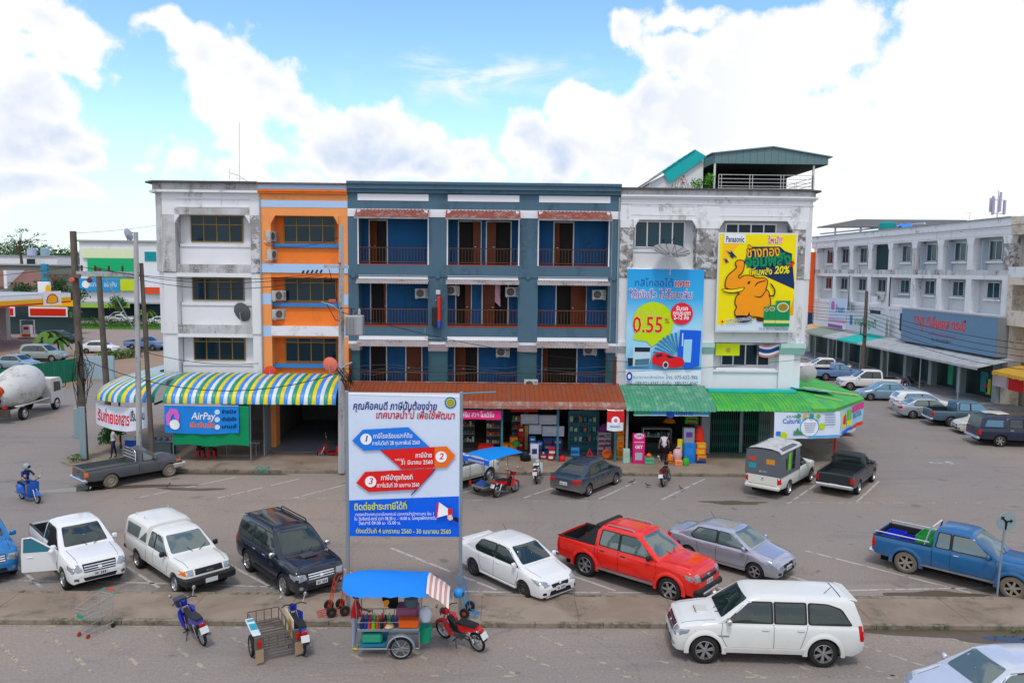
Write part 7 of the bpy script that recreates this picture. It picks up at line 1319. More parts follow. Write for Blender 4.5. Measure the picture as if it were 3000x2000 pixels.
B.rect('yellow_poster', .25, .35, 1.15, 1.15, plain('#f0d820'), 4); B.poly('red_shape', [(.4, .6), (.45, 1.0), (.75, 1.1), (1.0, .95), (.95, .55), (.65, .5)], plain('#e0204a')); B.rect('green_poster', 1.25, .4, 2.0, 1.2, plain('#6abf4a'), 4); B.rect('yellow_patch', 1.3, .3, 2.0, .6, plain('#e8dc30'), 4); B.rect('pink_poster', 2.05, .95, 4.2, 1.34, plain('#d8488a'), 8); B.text('BOCCIA', 3.1, .72, .42, plain('#3a86b0'), width=1.7, bold=.02); B.rect('blue_strip', .2, .02, 2.1, .2, plain('#2a6ae0'), 8); B.rect('red_strip', 2.15, .02, 4.25, .22, plain('#e83a20'), 8)
t = thing('flag', 'yellow royal flag in the corner house window', 'flag', (0, 0, 0)); P(MB().grid([[(12.0+1.35*i/8, 44.7+.03*math.sin(i*1.2), z) for i in range(9)] for z in (6.36, 6.0, 5.66)]), 'cloth', plain('#d0dc18'), t, 60); P(MB().lathe([(.001, 0), (.12, 0)], 14, Matrix.Translation((12.7, 44.63, 6.0)) @ Matrix.Rotation(R(90), 4, 'X')), 'emblem', plain('#b8943a'), t)
t = thing('flag', 'national tricolour flag in the corner house window', 'flag', (0, 0, 0))
for k, (z0, z1, c) in enumerate(((6.25, 6.36, '#c87a7a'), (6.13, 6.25, '#dfe6f2'), (5.9, 6.13, '#26407e'), (5.78, 5.9, '#dfe6f2'), (5.66, 5.78, '#c87a7a'))): P(MB().grid([[(14.45+1.2*i/8, 44.7+.04*math.sin(i*1.0), z-.10*math.sin(i*.55)) for i in range(9)] for z in (z1, z0)]), 'stripe', plain(c), t, 60)
t = thing('hanging_sign', 'small red and blue projecting sign on the guest house pilaster', 'sign', (-3.78, 44.2, 7.2)); MB().bbox(-.2, -.25, 0, .1, .25, 1.05, .03).build('black_side', BLKPL, t); MB().bbox(.101, -.25, .1, .26, .25, 1.65, .05).build('red_face', plain('#e0301c'), t); MB().bbox(.10, -.255, -.1, .265, .255, .35, .04).build('blue_foot', plain('#2a5ac0'), t); MB().box(-.05, .2, 1.4, .0, .45, 1.45).build('arm', ALU, t); MB().bbox(.0, -.1, 1.75, .25, .15, 2.0, .03).build('lamp', plain('#c0c4c8'), t)
# ---------------------------------------------------------------- small road sign
t = thing('road_sign', 'round pale blue sign with black forked arrow at the right', 'sign', (15.85, 24.47, .12)); P(MB().tube([(0, 0, 0), (.04, 0, 1.2), (.12, 0, 2.75)], .032, 8), 'post', GALV, t); P(MB().lathe([(.001, .012), (.30, .012), (.30, -.012), (.001, -.012)], 28, Matrix.Translation((.11, -.045, 2.50)) @ Matrix.Rotation(R(90), 4, 'X')), 'disc', mat('sign_disc', (.24, .32, .34), .5, var=.15, scale=8), t, 40)
B = Board((.11, -.06, 2.50), (1, 0, 0), (0, 0, 1), t); B.poly('arrow', [(-.05, -.26), (0, -.26), (.03, -.02), (.12, .0), (.12, -.05), (.2, .03), (.12, .1), (.12, .05), (0, .03), (-.1, .12), (-.07, .16), (-.18, .17), (-.18, .06), (-.14, .09), (-.05, -.02)], plain('#10101c'))
t = thing('bollard', 'red post standing at the street corner kerb', 'post', (18.5, 43.5, .13)); P(MB().tube([(0, 0, 0), (.02, 0, 1.3), (.02, 0, 1.45)], [.06, .06, .1], 10), 'post', plain('#d01c24'), t, 40); P(MB().tube([(.02, 0, 1.451), (.02, 0, 1.55)], [.12, .08], 10), 'cap', plain('#c8343c'), t, 40)
# ---------------------------------------------------------------- utility poles, wires, dishes
WOODP = mat('weathered_pole_wood', (.14, .115, .095), .9, var=.25, scale=4, grime=(.07, .06, .05), gs=3, streak=True); CONP = mat('pole_concrete', (.42, .42, .43), .85, var=.12, scale=3, grime=(.2, .2, .2), gs=2, streak=True); INS = mat('insulator_brown', (.10, .03, .02), .3); WIRE = mat('cable_black', (.012, .012, .013), .6); PORC = mat('fuse_porcelain', (.5, .1, .08), .3)
def utility(label, base, top, r0, r1, m, square=False):
    t = thing('utility_pole', label, 'pole', base, 0, 'utility poles'); v = Vector(top)-Vector(base); P(MB().tube([(0, 0, 0), v*.5, v], [r0, (r0+r1)/2, r1], 4 if square else 10), 'pole', m, t, None if square else 50); return t
p1 = utility('tall dark wooden pole with meter boxes at the left corner', (-22.1, 41.6, .1), (-22.25, 41.6, 12.1), .20, .16, WOODP); p2 = utility('second dark wooden pole behind the tall one, under the crossarm', (-22.9, 46, .1), (-23.25, 46, 10.2), .18, .15, WOODP)
p3 = utility('pale concrete lamp pole behind the charcoal pickup', (-18.8, 40.7, .1), (-18.62, 40.7, 12.05), .15, .11, CONP); p4 = utility('thin brown wooden pole right of the pale concrete pole', (-18.25, 41.0, .1), (-18.53, 41.0, 10.5), .13, .10, WOODP); p5 = utility('grey concrete pole with transformer in front of the blue house', (-8.1, 39.4, .1), (-8.0, 39.4, 12.45), .17, .12, CONP, True); p6 = utility('wooden pole on the side road in front of the arcade', (36.3, 79.5, .1), (36.3, 79.5, 8.6), .20, .15, WOODP)
def rel(t, p): return tuple(Vector(p)-t.location)
P(MB().box(-.12, -.12, 9.7, 3.25, 0, 9.95), 'crossarm', CONP, p1); P(MB().box(-1.6, -.28, 9.6, .25, -.16, 9.8), 'crossarm', WOODP, p1)
for k in range(5): P(MB().lathe([(.02, 0), (.07, .05), (.05, .1), (.08, .15), (.05, .2), (.07, .27), (.02, .32)], 8, Matrix.Translation((.25+k*.7, -.06, 9.95))), 'insulator', INS, p1, 60)
for k in range(3): P(MB().lathe([(.02, 0), (.14, .05), (.14, .14), (.02, .2)], 10, Matrix.Translation((-1.0+k*.9, -.3, 9.45)) @ Matrix.Rotation(R(60), 4, 'X')), 'strain_insulator', INS if k != 1 else PORC, p1, 60)
P(MB().tube([(1.4, -.1, 9.75), (2.9, -.1, 6.9)], .03), 'brace', GALV, p1); P(MB().bbox(-.42, -.2, 1.2, -.02, .1, 2.8, .03), 'switch_box', mat('grey_box', (.22, .30, .33), .5, var=.1), p1); P(MB().bbox(-.12, -.24, .1, .22, -.17, 2.9, .02), 'conduit', mat('grey_box', (.22, .3, .33)), p1)
mb = MB(); rr = random.Random(5)
for k in range(16): a_ = rr.uniform(0, 6.28); mb.tube([(.2*math.cos(a_), .2*math.sin(a_)-.05, rr.uniform(2.5, 4)), (rr.uniform(-.5, .8), rr.uniform(-.4, .1), rr.uniform(4, 5.2)), (.18*math.cos(a_+1), -.2, rr.uniform(5, 6.4))], .018, 4)
P(mb, 'cable_bundle', WIRE, p1)
P(MB().tube([(.1, 0, 11.85), (-.2, -.1, 11.85)], .02), 'dish_arm', ALU, p3)
def dish(label, loc, r, m, az, tilt, mesh=False):
    t = thing('satellite_dish', label, 'satellite dish', loc, 0, 'satellite dishes'); M = Matrix.Rotation(az, 4, 'Z') @ Matrix.Rotation(tilt, 4, 'X'); P(MB().lathe([(.001, 0), (r*.4, r*.04), (r*.75, r*.13), (r, r*.24), (r*1.01, r*.23), (r*.75, r*.115), (r*.4, r*.025), (.001, -.012)], 26, M), 'reflector', m, t, 60)
    P(MB().tube([tuple(M @ Vector((0, r*.95, r*.2))), tuple(M @ Vector((0, 0, r*.85)))], .012).tube([tuple(M @ Vector((0, -r*.9, r*.2))), tuple(M @ Vector((0, 0, r*.85)))], .012), 'feed_arm', BLKPL, t); P(MB().tube([tuple(M @ Vector((0, 0, r*.8))), tuple(M @ Vector((0, 0, r*.98)))], .05, 8), 'receiver', BLKPL, t); P(MB().tube([tuple(M @ Vector((0, 0, -.01))), tuple(M @ Vector((0, 0, -.1))), (0, .1, -r*1.1)], .025), 'mount', ALU, t)
    if mesh: mb = MB(); [mb.tube([tuple(M @ Vector((r*q*math.cos(a), r*q*math.sin(a), r*.245*q*q+.012))) for q in (.1, .4, .7, 1)], .012, 4) for a in [k*math.pi/6 for k in range(12)]]; P(mb, 'rib', BLKPL, t)
    return t
dish('dark mesh dish on the white left shophouse wall', (-14.75, 44.75, 7.8), .55, mat('dark_dish_mesh', (.10, .11, .12), .6), R(160), R(75), True); dish('wide black mesh dish above the car loan banner', (9.14, 43.9, 11.3), 1.02, mat('black_dish_mesh', (.30, .31, .32), .7), R(10), R(22), True); dish('round red-pink dish on the orange facade', (-9.65, 44.0, 5.0), .42, plain('#e87a6a'), R(170), R(82)); dish('red-pink dish peeking above the striped awning', (-12.95, 43.95, 4.55), .36, plain('#e04a3a'), R(180), R(80)); dish('pale pink dish on the bright green corner awning', (18.0, 46.6, 4.35), .58, plain('#d8c4cc'), R(175), R(68)); dish('small grey dish at the top of the concrete lamp pole', (-19.0, 40.6, 11.9), .32, plain('#aab2c4'), R(150), R(70))
# transformer gear
P(MB().box(-.75, -.08, 10.25, .45, .08, 10.4), 'crossarm', CONP, p5)
for k in range(5): P(MB().lathe([(.02, 0), (.06, .04), (.04, .09), (.06, .14), (.02, .2)], 8, Matrix.Translation((-.95-k*.22, -.05, 10.0-.01*k)) @ Matrix.Rotation(R(30), 4, 'Y')), 'insulator', BLKPL, p5, 60)
tr = MB().bbox(.28, -.3, 6.95, 1.15, .3, 7.95, .05).build('transformer', mat('transformer_grey', (.36, .37, .38), .45, .2), p5)
for k in range(7): MB().box(.33+k*.07, -.36, 7.05, .36+k*.07, -.301, 7.85).build('cooling_fin', mat('transformer_grey', (.36, .37, .38)), tr)
for k in range(2): P(MB().lathe([(.03, 0), (.08, .06), (.05, .12), (.08, .2), (.05, .26), (.02, .34)], 8, Matrix.Translation((.55+k*.4, 0, 7.95))), 'bushing', INS if k == 0 else CONP, p5, 60)
P(MB().bbox(-.55, -.1, 8.55, -.15, .1, 8.72, .03), 'cutout_fuse', PORC, p5); P(MB().tube([(-.9, -.1, 8.6), (-.3, -.1, 8.4), (-.1, 0, 8.2)], .03), 'fuse_arm', CONP, p5); P(MB().bbox(-.05, -.2, 10.45, .1, -.1, 10.55, .02), 'red_clamp', PORC, p5); P(MB().tube([(.05, -.1, 5.3), (.35, -.15, 5.5), (.6, -.15, 5.62)], .05, 8), 'lamp', mat('lamp_grey', (.3, .33, .36), .4), p5); mb = MB()
for k in range(12): mb.tube([(rr.uniform(-.2, .3), -.15, rr.uniform(4.6, 5.4)), (rr.uniform(.3, .9), -.1, rr.uniform(3.9, 4.7)), (rr.uniform(.2, .6), -.1, rr.uniform(4.8, 5.5))], .015, 4)
P(mb, 'cable_bundle', WIRE, p5); P(MB().tube([(-.5, -.1, 10.2), (-.3, -.12, 9.4), (-.05, -.15, 8.3), (.5, -.1, 8.3), (.75, 0, 8.25)], .018, 5).tube([(-.7, -.1, 8.6), (-.2, -.1, 7.7), (.4, 0, 7.6), (.95, 0, 8.25)], .018, 5), 'jumper', WIRE, p5)
WN = [0]
def wire(label, a, b, sag, r=.016, n=12):
    a, b = Vector(a), Vector(b); o = MB().tube([a.lerp(b, k/n)-Vector((0, 0, sag*4*(k/n)*(1-k/n))) for k in range(n+1)], r, 5).build('overhead_wire', WIRE, label=label, cat='wire', group='overhead wires')
for k, (za, zb, dy) in enumerate(((10.3, 10.05, 0), (10.25, 10.0, .25), (9.95, 9.9, .5))): wire(('upper', 'middle', 'lower')[k] + ' overhead wire from the left crossarm to the transformer pole', (-22.0+k*.8, 41.5+dy, za), (-9.1+k*.2, 39.3, zb), .45+.12*k)
wire('sagging cable along the striped awning from pole to pole', (-22.1, 41.4, 5.6), (-8.1, 39.2, 5.2), 1.3, .022); wire('cable leaving the transformer pole to the right over the blue house', (-8.0, 39.3, 8.2), (7.0, 44.3, 5.3), .5); wire('thin wire crossing the blue house lower balconies', (-8.0, 39.3, 5.4), (17.0, 44.0, 5.6), .5, .012); wire('thin wire from the transformer pole top to the orange house', (-8.0, 39.4, 11.9), (-13.2, 44.4, 11.6), .3, .012); wire('wire running left out of frame from the tall wooden pole', (-22.2, 41.5, 10.3), (-45, 52, 9.5), .5); wire('high thin wire from the wooden pole top to the far sky', (-22.2, 41.6, 12.0), (-19.2, 47, 12.9), .1, .01); wire('cable from the thin brown pole to the white house wall', (-18.7, 41.0, 6.0), (-13.7, 44.4, 5.0), .3)
for k in range(5): wire('%s of five cables along the right arcade' % ('topmost', 'second', 'middle', 'fourth', 'lowest')[k], (36.3, 79.5, 6.8-.35*k), (37.0, 52, 5.6-.42*k), .5+.1*k, .022); wire('%s of five cables beyond the side road pole' % ('topmost', 'second', 'middle', 'fourth', 'lowest')[k], (36.3, 79.5, 6.8-.35*k), (36.5, 112, 6.6-.35*k), .4, .022)
t = thing('tv_aerial', 'tall whip aerial with bent rods on the left roof', 'aerial', (-15.1, 46, 14.95)); P(MB().tube([(0, 0, 0), (.06, 0, 3.5)], .02, 5).tube([(-.55, 0, .35), (-.55, 0, .95)], .015, 4).tube([(-.55, 0, .7), (-.1, 0, .6), (.4, 0, .3), (.65, 0, .02)], .015, 4).tube([(-.2, 0, .62), (-.15, 0, .4), (.3, 0, .35)], .012, 4), 'rods', ALU, t)
t = thing('tv_aerial', 'short thin rod on the left parapet', 'aerial', (-16.9, 45.5, 15.0)); P(MB().tube([(0, 0, 0), (0, 0, .5)], .012, 4), 'rods', ALU, t)
P(MB().tube([(.0, -.2, 5.0), (-.5, -.2, 5.3), (-.5, -.2, 4.2), (.1, -.2, 3.9)], .05, 6), 'cable_loop', WIRE, p6)
# ---------------------------------------------------------------- shop goods and street objects
def goods(name, label, cat, x0, x1, y, z0, z1, col, dep=.4, kind='box', extra=None):
    t = thing(name, label, cat, ((x0+x1)/2, y+dep/2, z0)); w, h = x1-x0, z1-z0; m = plain(col); mb = MB()
    if kind == 'box': mb.bbox(-w/2, -dep/2, 0, w/2, dep/2, h, .02); P(mb, 'carton', m, t); P(MB().box(-w*.3, -dep/2-.004, h*.4, w*.3, -dep/2-.001, h*.75), 'label', plain(extra or '#d8d0c0'), t)
    elif kind == 'bag': mb.lathe([(.01, 0), (w*.45, .02), (w*.52, h*.35), (w*.42, h*.72), (w*.15, h*.9), (w*.2, h), (.01, h)], 14, Matrix.Diagonal((1, dep/w, 1, 1))); P(mb, 'sack', m, t, 60); P(MB().tube([(0, 0, h*.86), (0, 0, h*.93)], w*.19, 10), 'tie', plain(extra or '#404040'), t)
    elif kind == 'crate':
        mb.bbox(-w/2, -dep/2, 0, w/2, dep/2, h*.12, .01)
        for s in (-1, 1): mb.box(s*w/2-.015, -dep/2, h*.12, s*w/2+.015, dep/2, h); mb.box(-w/2+.016, s*dep/2-.015, h*.12, w/2-.016, s*dep/2+.015, h*.5); mb.box(-w/2+.016, s*dep/2-.015, h*.62, w/2-.016, s*dep/2+.015, h)
        P(mb, 'basket', m, t); P(MB().box(-w/2+.03, -dep/2+.03, h*.13, w/2-.03, dep/2-.03, h*.8), 'contents', plain(extra or '#6a5038'), t)
    elif kind == 'stack':   # shrink-wrapped packs piled up
        nz_ = max(2, int(h/.26)); nx_ = max(1, int(w/.36)); pm = MB().bbox(-w/nx_/2+.008, -dep/2, .004, w/nx_/2-.008, dep/2, h/nz_-.006, .03).mesh('pack', m); lm2 = MB().bbox(-w/nx_*.4, -dep/2-.008, h/nz_*.12, w/nx_*.4, -dep/2-.002, h/nz_*.5, .002).mesh('pack_label', plain(random.choice(['#b8a070', '#8a3030', '#305a8a', '#d0d0c8']))); lm = MB().box(-w/nx_*.3, -dep/2-.006, h/nz_*.3, w/nx_*.3, -dep/2-.002, h/nz_*.7).mesh('pack_label', plain(extra or '#cfe0ee'))
        for i in range(nx_):
            for k in range(nz_-(random.random() < .35)): o = link('pack', pm, t, (-w/2+w/nx_*(i+.5)+random.uniform(-.025, .025), random.uniform(-.07, .05), k*h/nz_), random.uniform(-.13, .13)); link('pack_label', lm if random.random() < .6 else lm2, o)
    return t
goods('carton_stack', 'pile of orange cartons inside the central goods shop', 'cartons', -.10, .82, 43.3, .14, 1.15, '#e07a14', .5, 'stack', '#e89a3c'); goods('basket', 'heap of red plastic goods beside the teal post', 'basket', -1.32, -.51, 42.9, .14, .8, '#d82a14', .5, 'crate', '#e0501c'); goods('bag', 'round green bundle on the orange cartons', 'bag', .54, .94, 42.9, .72, 1.05, '#1f9a44', .4, 'bag'); goods('rubbish_bag', 'black rubbish bags in front of the white freezer', 'bag', .94, 1.54, 41.9, .13, .74, '#15181c', .5, 'bag', '#2a2a2a')
goods('freezer', 'white chest freezer with blue trim by the rubbish bags', 'freezer', 1.5, 1.95, 42.35, .13, .95, '#cfd2e6', .5, 'box', '#30386a')
for k, (a_, b_, z0, z1, y) in enumerate(((1.0, 2.0, 1.73, 2.28, 44.2), (2.03, 3.02, 1.70, 2.25, 44.2), (1.45, 2.18, 1.2, 1.72, 44.0), (2.21, 3.45, 1.08, 1.66, 44.0))): goods('foam_board', ('upper left', 'upper right', 'lower left', 'lower right')[k] + ' white foam board hung in the goods shop', 'board', a_, b_, y, z0, z1, '#c9ccd6', .1, 'box', '#d4d6de')
goods('water_packs', 'stack of blue water packs left in the goods shop', 'water packs', 1.46, 2.2, 43.3, .14, 1.18, '#2a78c0', .4, 'stack', '#bcd8ee'); goods('water_packs', 'dark blue water packs behind the cola packs', 'water packs', 2.24, 3.3, 43.4, .14, 1.05, '#1c4a90', .4, 'stack', '#c8a030'); goods('cola_packs', 'lower red cola packs by the freezer', 'drinks', 1.95, 2.42, 42.5, .13, .68, '#8a1c2c', .4, 'stack', '#d8c0c8'); goods('cola_packs', 'taller red and white cola packs left of the teal post', 'drinks', 2.46, 2.84, 42.2, .13, .84, '#a82430', .4, 'stack', '#e4d8dc'); goods('bag', 'bright red bag right of the teal post', 'bag', 3.05, 3.38, 42.0, .13, .46, '#e0201c', .3, 'bag'); goods('water_packs', 'pale blue bottle packs beside the glass cabinet', 'water packs', 3.75, 4.24, 42.9, .13, 1.0, '#3a90d0', .4, 'stack', '#a8d4ee')
t = thing('glass_cabinet', 'tall teal glass cabinet in the goods shop', 'cabinet', (4.55, 44.3, .13)); P(MB().box(-.85, -.25, 0, .85, .25, .08).box(-.85, -.25, 2.3, .85, .25, 2.4).box(-.85, .2, .08, .85, .25, 2.3), 'case', TEALP, t)
for x in (-.85, -.3, .25, .81): P(MB().box(x, -.25, .08, x+.04, -.2, 2.3), 'mullion', TEALP, t)
for z in (.6, 1.15, 1.7): P(MB().box(-.8, -.18, z, .8, .19, z+.03), 'shelf', TEALP, t)
for k in range(18): P(MB().bbox(-.78+(k % 6)*.26, -.1, .64+(k//6)*.55, -.60+(k % 6)*.26, .1, .64+(k//6)*.55+.15+.2*random.random(), .02), 'goods', plain(('#2f7f86', '#7fb0a8', '#b8c4b0', '#20545c', '#c0705a')[k % 5]), t)
goods('sack_pile', 'pile of striped grey sacks near the rust awning end', 'sacks', 5.24, 6.0, 43.2, .14, 1.5, '#9a9aa8', .5, 'stack', '#58586c'); goods('clothes_heap', 'purple and red cloth heap on the grey sacks', 'cloth', 5.3, 5.95, 43.2, 1.5, 1.95, '#6a2a6a', .4, 'bag', '#c03050'); t = thing('fan', 'orange round fan in front of the grey sacks', 'fan', (5.70, 42.6, .13)); P(MB().lathe([(.20, .06), (.28, .03), (.28, -.03), (.20, -.06), (.20, .06)], 22, Matrix.Translation((0, 0, .30)) @ Matrix.Rotation(R(90), 4, 'X')), 'rim', plain('#d8541c'), t, 50); P(MB().lathe([(.001, -.03), (.08, -.05), (.2, -.01)], 22, Matrix.Translation((0, 0, .30)) @ Matrix.Rotation(R(90), 4, 'X')), 'hub', plain('#c87a2c'), t, 50)
t = thing('warning_triangle', 'small red warning triangle beside the dark sedan roof', 'sign', (4.78, 42.9, .13)); P(MB().prism([(-.2, 0, .1), (.2, 0, .1), (.0, .05, .55)], (0, .03, 0)), 'board', plain('#c8302c'), t); P(MB().prism([(-.1, -.004, .16), (.1, -.004, .16), (.0, .02, .4)], (0, .002, 0)), 'centre', plain('#3a2a4a'), t)
goods('sack_column', 'tall column of orange sacks between two shops', 'sacks', 6.22, 6.62, 42.6, .13, 2.55, '#e0901c', .4, 'stack', '#d8601c'); goods('bin', 'pale green bin below the orange sacks', 'bin', 6.45, 6.80, 41.75, .13, .89, '#a8c8b8', .3, 'box', '#9abaa8')
t = goods('promo_stand', 'pink upright promotion stand at the goods shop door', 'stand', 6.95, 7.58, 41.7, .13, 1.72, '#e0207a', .3, 'box', '#c8407a'); B = Board((-.315, -.15, 0), (1, 0, 0), (0, 0, 1), t); B.disc('oval', .31, 1.5, .26, plain('#f0c8dc'), .15); B.text('วาสลีน', .31, 1.5, .2, plain('#5a2a8a'), width=.4, bold=.02); B.rect('line', .05, 1.15, .58, 1.19, plain('#f0b8d0')); B.text('GET', .31, .9, .22, WHB, bold=.03); B.rect('grey_print', .12, .2, .5, .6, plain('#a8b4c0'))
goods('crate', 'lower pale green crates beside the pink stand', 'crate', 7.6, 8.05, 41.55, .13, .5, '#5fb088', .35, 'crate', '#3f8a60'); goods('carton', 'bright orange tub on the pale green crates', 'tub', 7.68, 7.95, 41.6, .5, .72, '#f0601c', .25, 'bag'); goods('carton', 'orange carton at the foot of the pink bags', 'carton', 9.14, 9.54, 41.3, .13, .42, '#f09060', .3, 'box', '#d87a4a'); goods('bag', 'pale pink bag bundle at the shop front', 'bag', 9.19, 9.72, 42.0, .3, .95, '#e0b4b0', .4, 'bag'); goods('bag', 'orange bag bundle left of the pink bags', 'bag', 8.83, 9.15, 41.7, .13, .75, '#e07a1c', .35, 'bag'); goods('bag', 'green snack bags leaning on the blue cabinet', 'bag', 9.56, 9.91, 41.3, .13, .62, '#3fb03a', .25, 'bag'); goods('yellow_stand', 'narrow yellow price stand behind the pink bags', 'stand', 9.45, 9.72, 42.25, .13, 1.36, '#e8d018', .08, 'box', '#b8d8a0')
goods('cabinet', 'bright blue cabinet at the goods shop front', 'cabinet', 9.75, 10.38, 41.95, .13, 1.2, '#1f7ad0', .5, 'box', '#2f86d8'); goods('display_case', 'grey display case with purple goods on the blue cabinet', 'case', 9.72, 10.3, 42.0, 1.2, 2.0, '#8a90a0', .4, 'box', '#6a3a8a'); goods('bag', 'red orange bags hanging at the shop pillar', 'bag', 10.38, 10.92, 42.3, 1.23, 2.05, '#e8341c', .3, 'bag', '#c81c1c'); goods('carton_stack', 'orange and yellow cartons at the shop pillar', 'cartons', 10.40, 10.92, 41.9, .27, 1.22, '#e8861c', .4, 'stack', '#d8c02c'); goods('pallet', 'dark blue pallet under the orange cartons', 'pallet', 10.38, 10.93, 41.88, .13, .265, '#20408a', .5, 'box', '#1a3060'); goods('carton_stack', 'green and red cartons high on the shop pillar', 'cartons', 10.0, 10.66, 42.9, 2.06, 2.5, '#4aa83a', .3, 'stack', '#d8302c')
t = thing('shop_lamp', 'orange hanging lampshade in the goods shop', 'lamp', (9.45, 44.5, 1.85)); P(MB().lathe([(.36, 0), (.3, .12), (.12, .28), (.02, .3)], 16), 'shade', plain('#d8801c'), t, 50); P(MB().tube([(0, 0, .3), (0, 0, 1.6)], .01, 4), 'cord', BLKPL, t)
t = thing('display_counter', 'dark glass display counter behind the shopper', 'counter', (8.7, 44.4, .13)); P(MB().box(-.8, -.3, 0, .8, .3, .6), 'base', mat('counter_dark', (.03, .05, .05), .4), t); P(MB().box(-.8, -.3, .95, .8, .3, .98).box(-.8, -.3, 1.4, .8, .3, 1.43).box(-.8, -.3, .61, -.77, .3, 1.4).box(.77, -.3, .61, .8, .3, 1.4), 'frame', ALU, t)
for k in range(8): P(MB().bbox(-.72+k*.19, -.15, .98, -.6+k*.19, .1, 1.1+.12*random.random(), .01), 'goods', plain(('#3a7a8a', '#a0b0b8', '#48605a')[k % 3]), t)
for i, (x, y) in enumerate(((-2.0, 45.0), (-.55, 44.6), (.9, 44.4))):
    t = thing('shop_shelf', ('left', 'middle', 'right')[i] + ' stocked shelf inside the shop behind the billboard', 'shelf', (x, y, .13), 0, 'shop shelves'); P(MB().box(-.4, .2, 0, .4, .25, 2.0), 'back', mat('shelf_dark', (.05, .05, .05), .8), t)
    for k in range(4): P(MB().box(-.4, -.15, .4+k*.45, .4, .199, .43+k*.45), 'shelf_board', GALV, t); [P(MB().bbox(-.36+j*.15, -.1, .43+k*.45, -.24+j*.15, .1, .43+k*.45+.12+.15*random.random(), .01), 'goods', plain(random.choice(['#b0563a', '#c8c4b0', '#3a6a8a', '#8a3a4a', '#d0a040', '#4a7a4a'])), t) for j in range(5)]
goods('red_goods', 'red and yellow stacked tins beside the orange cartons', 'goods', .86, 1.2, 43.9, .14, 1.6, '#c0301c', .3, 'stack', '#e0d8b0'); goods('board', 'tan plywood sheet leaning by the foam boards', 'board', 1.22, 1.42, 43.9, .14, 1.72, '#a8865a', .06, 'box', '#9a7a50')
# folding steel gate
t = thing('folding_gate', 'closed green folding steel gate of the corner shop', 'gate', (11.78, 44.35, .13)); GG = mat('green_gate_steel', (.012, .16, .12), .5, var=.2)
for k in range(28): MB().box(.02+k*.122, -.015, .05, .045+k*.122, .015, 3.0).build('gate_bar', GG, t)
mb = MB()
for k in range(27):
    for z in (.35, 1.0, 1.65, 2.3): mb.add([(.03+k*.122, -.02, z), (.045+k*.122, -.02, z), (.165+k*.122, -.02, z+.3), (.15+k*.122, -.02, z+.3)], [(0, 1, 2, 3)]); mb.add([(.03+k*.122, -.024, z+.3), (.045+k*.122, -.024, z+.3), (.165+k*.122, -.024, z), (.15+k*.122, -.024, z)], [(0, 1, 2, 3)])
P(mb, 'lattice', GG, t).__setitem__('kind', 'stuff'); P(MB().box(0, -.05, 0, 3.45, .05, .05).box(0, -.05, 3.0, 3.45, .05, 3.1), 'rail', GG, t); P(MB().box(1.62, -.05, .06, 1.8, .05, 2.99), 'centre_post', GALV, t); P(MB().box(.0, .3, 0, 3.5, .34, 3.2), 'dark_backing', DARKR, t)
# stalls at the left corner
t = thing('food_counter', 'grey metal food counter by the wooden poles', 'counter', (-18.5, 42.9, .13)); P(MB().bbox(-.6, -.35, 0, .55, .35, .75, .02), 'cabinet', mat('counter_steel', (.12, .17, .19), .5, .3), t); P(MB().bbox(-.7, -.4, .751, .65, .4, .80, .01), 'top', GALV, t)
for k in range(4): P(MB().lathe([(.01, 0), (.12, 0), (.14, .12), (.13, .16), (.01, .13)], 14, Matrix.Translation((-.5+k*.32, 0, .80))), 'pot', GALV, t, 50)
t = thing('cool_box', 'white lidded blue cool box behind the walking man', 'cool box', (-20.3, 43.1, .13)); P(MB().bbox(-.3, -.2, .4, .3, .2, .75, .03), 'box', plain('#1f5ac0'), t); P(MB().bbox(-.32, -.22, .751, .32, .22, .95, .04), 'lid', plain('#c8d0dc'), t); P(MB().box(-.25, -.15, 0, -.2, .15, .4).box(.2, -.15, 0, .25, .15, .4), 'stand', GALV, t)
for i, x in enumerate((-16.23, -15.6)):
    t = thing('stool', ('left' if i == 0 else 'right') + ' red plastic stool under the green tarp', 'stool', (x, 42.1, .13), .3*i, 'red plastic stools'); P(MB().bbox(-.17, -.17, .42, .17, .17, .46, .01), 'seat', plain('#e01c1c'), t)
    for sx in (-1, 1):
        for sy in (-1, 1): P(MB().tube([(sx*.18, sy*.18, 0), (sx*.14, sy*.14, .42)], .028, 4), 'leg', plain('#e01c1c'), t)
t = thing('table', 'long folding table behind the green tarp', 'table', (-15.0, 43.0, .13)); P(MB().bbox(-1.8, -.4, .70, 1.8, .4, .74, .01), 'top', GALV, t); [P(MB().tube([(x, y, 0), (x, y, .7)], .02), 'leg', GALV, t) for x in (-1.6, 0, 1.6) for y in (-.3, .3)]
t = thing('door_leaf', 'grey folding shutter leaf at the orange shop edge', 'shutter', (-12.95, 43.3, .13)); P(MB().box(-.04, -.6, 0, .02, .6, 2.9), 'leaf', mat('shutter_grey', (.22, .23, .25), .5), t); [P(MB().box(.021, -.6+k*.3, .02, .035, -.55+k*.3, 2.88), 'rib', GALV, t) for k in range(4)]
t = thing('crate', 'empty teal wire crate on the kerb before the orange shop', 'crate', (-12.1, 39.5, 0)); mb = MB()
for k in range(6): mb.box(-.3+k*.118, -.2, .02, -.285+k*.118, .2, .03); mb.box(-.3+k*.118, .19, .03, -.285+k*.118, .2, .3); mb.box(-.3+k*.118, -.2, .03, -.285+k*.118, -.19, .3)
mb.box(-.31, -.21, .3, .31, -.18, .33).box(-.31, .18, .3, .31, .21, .33).box(-.31, -.18, .3, -.28, .18, .33).box(.28, -.18, .3, .31, .18, .33); P(mb, 'basket', plain('#1f9a8a'), t)
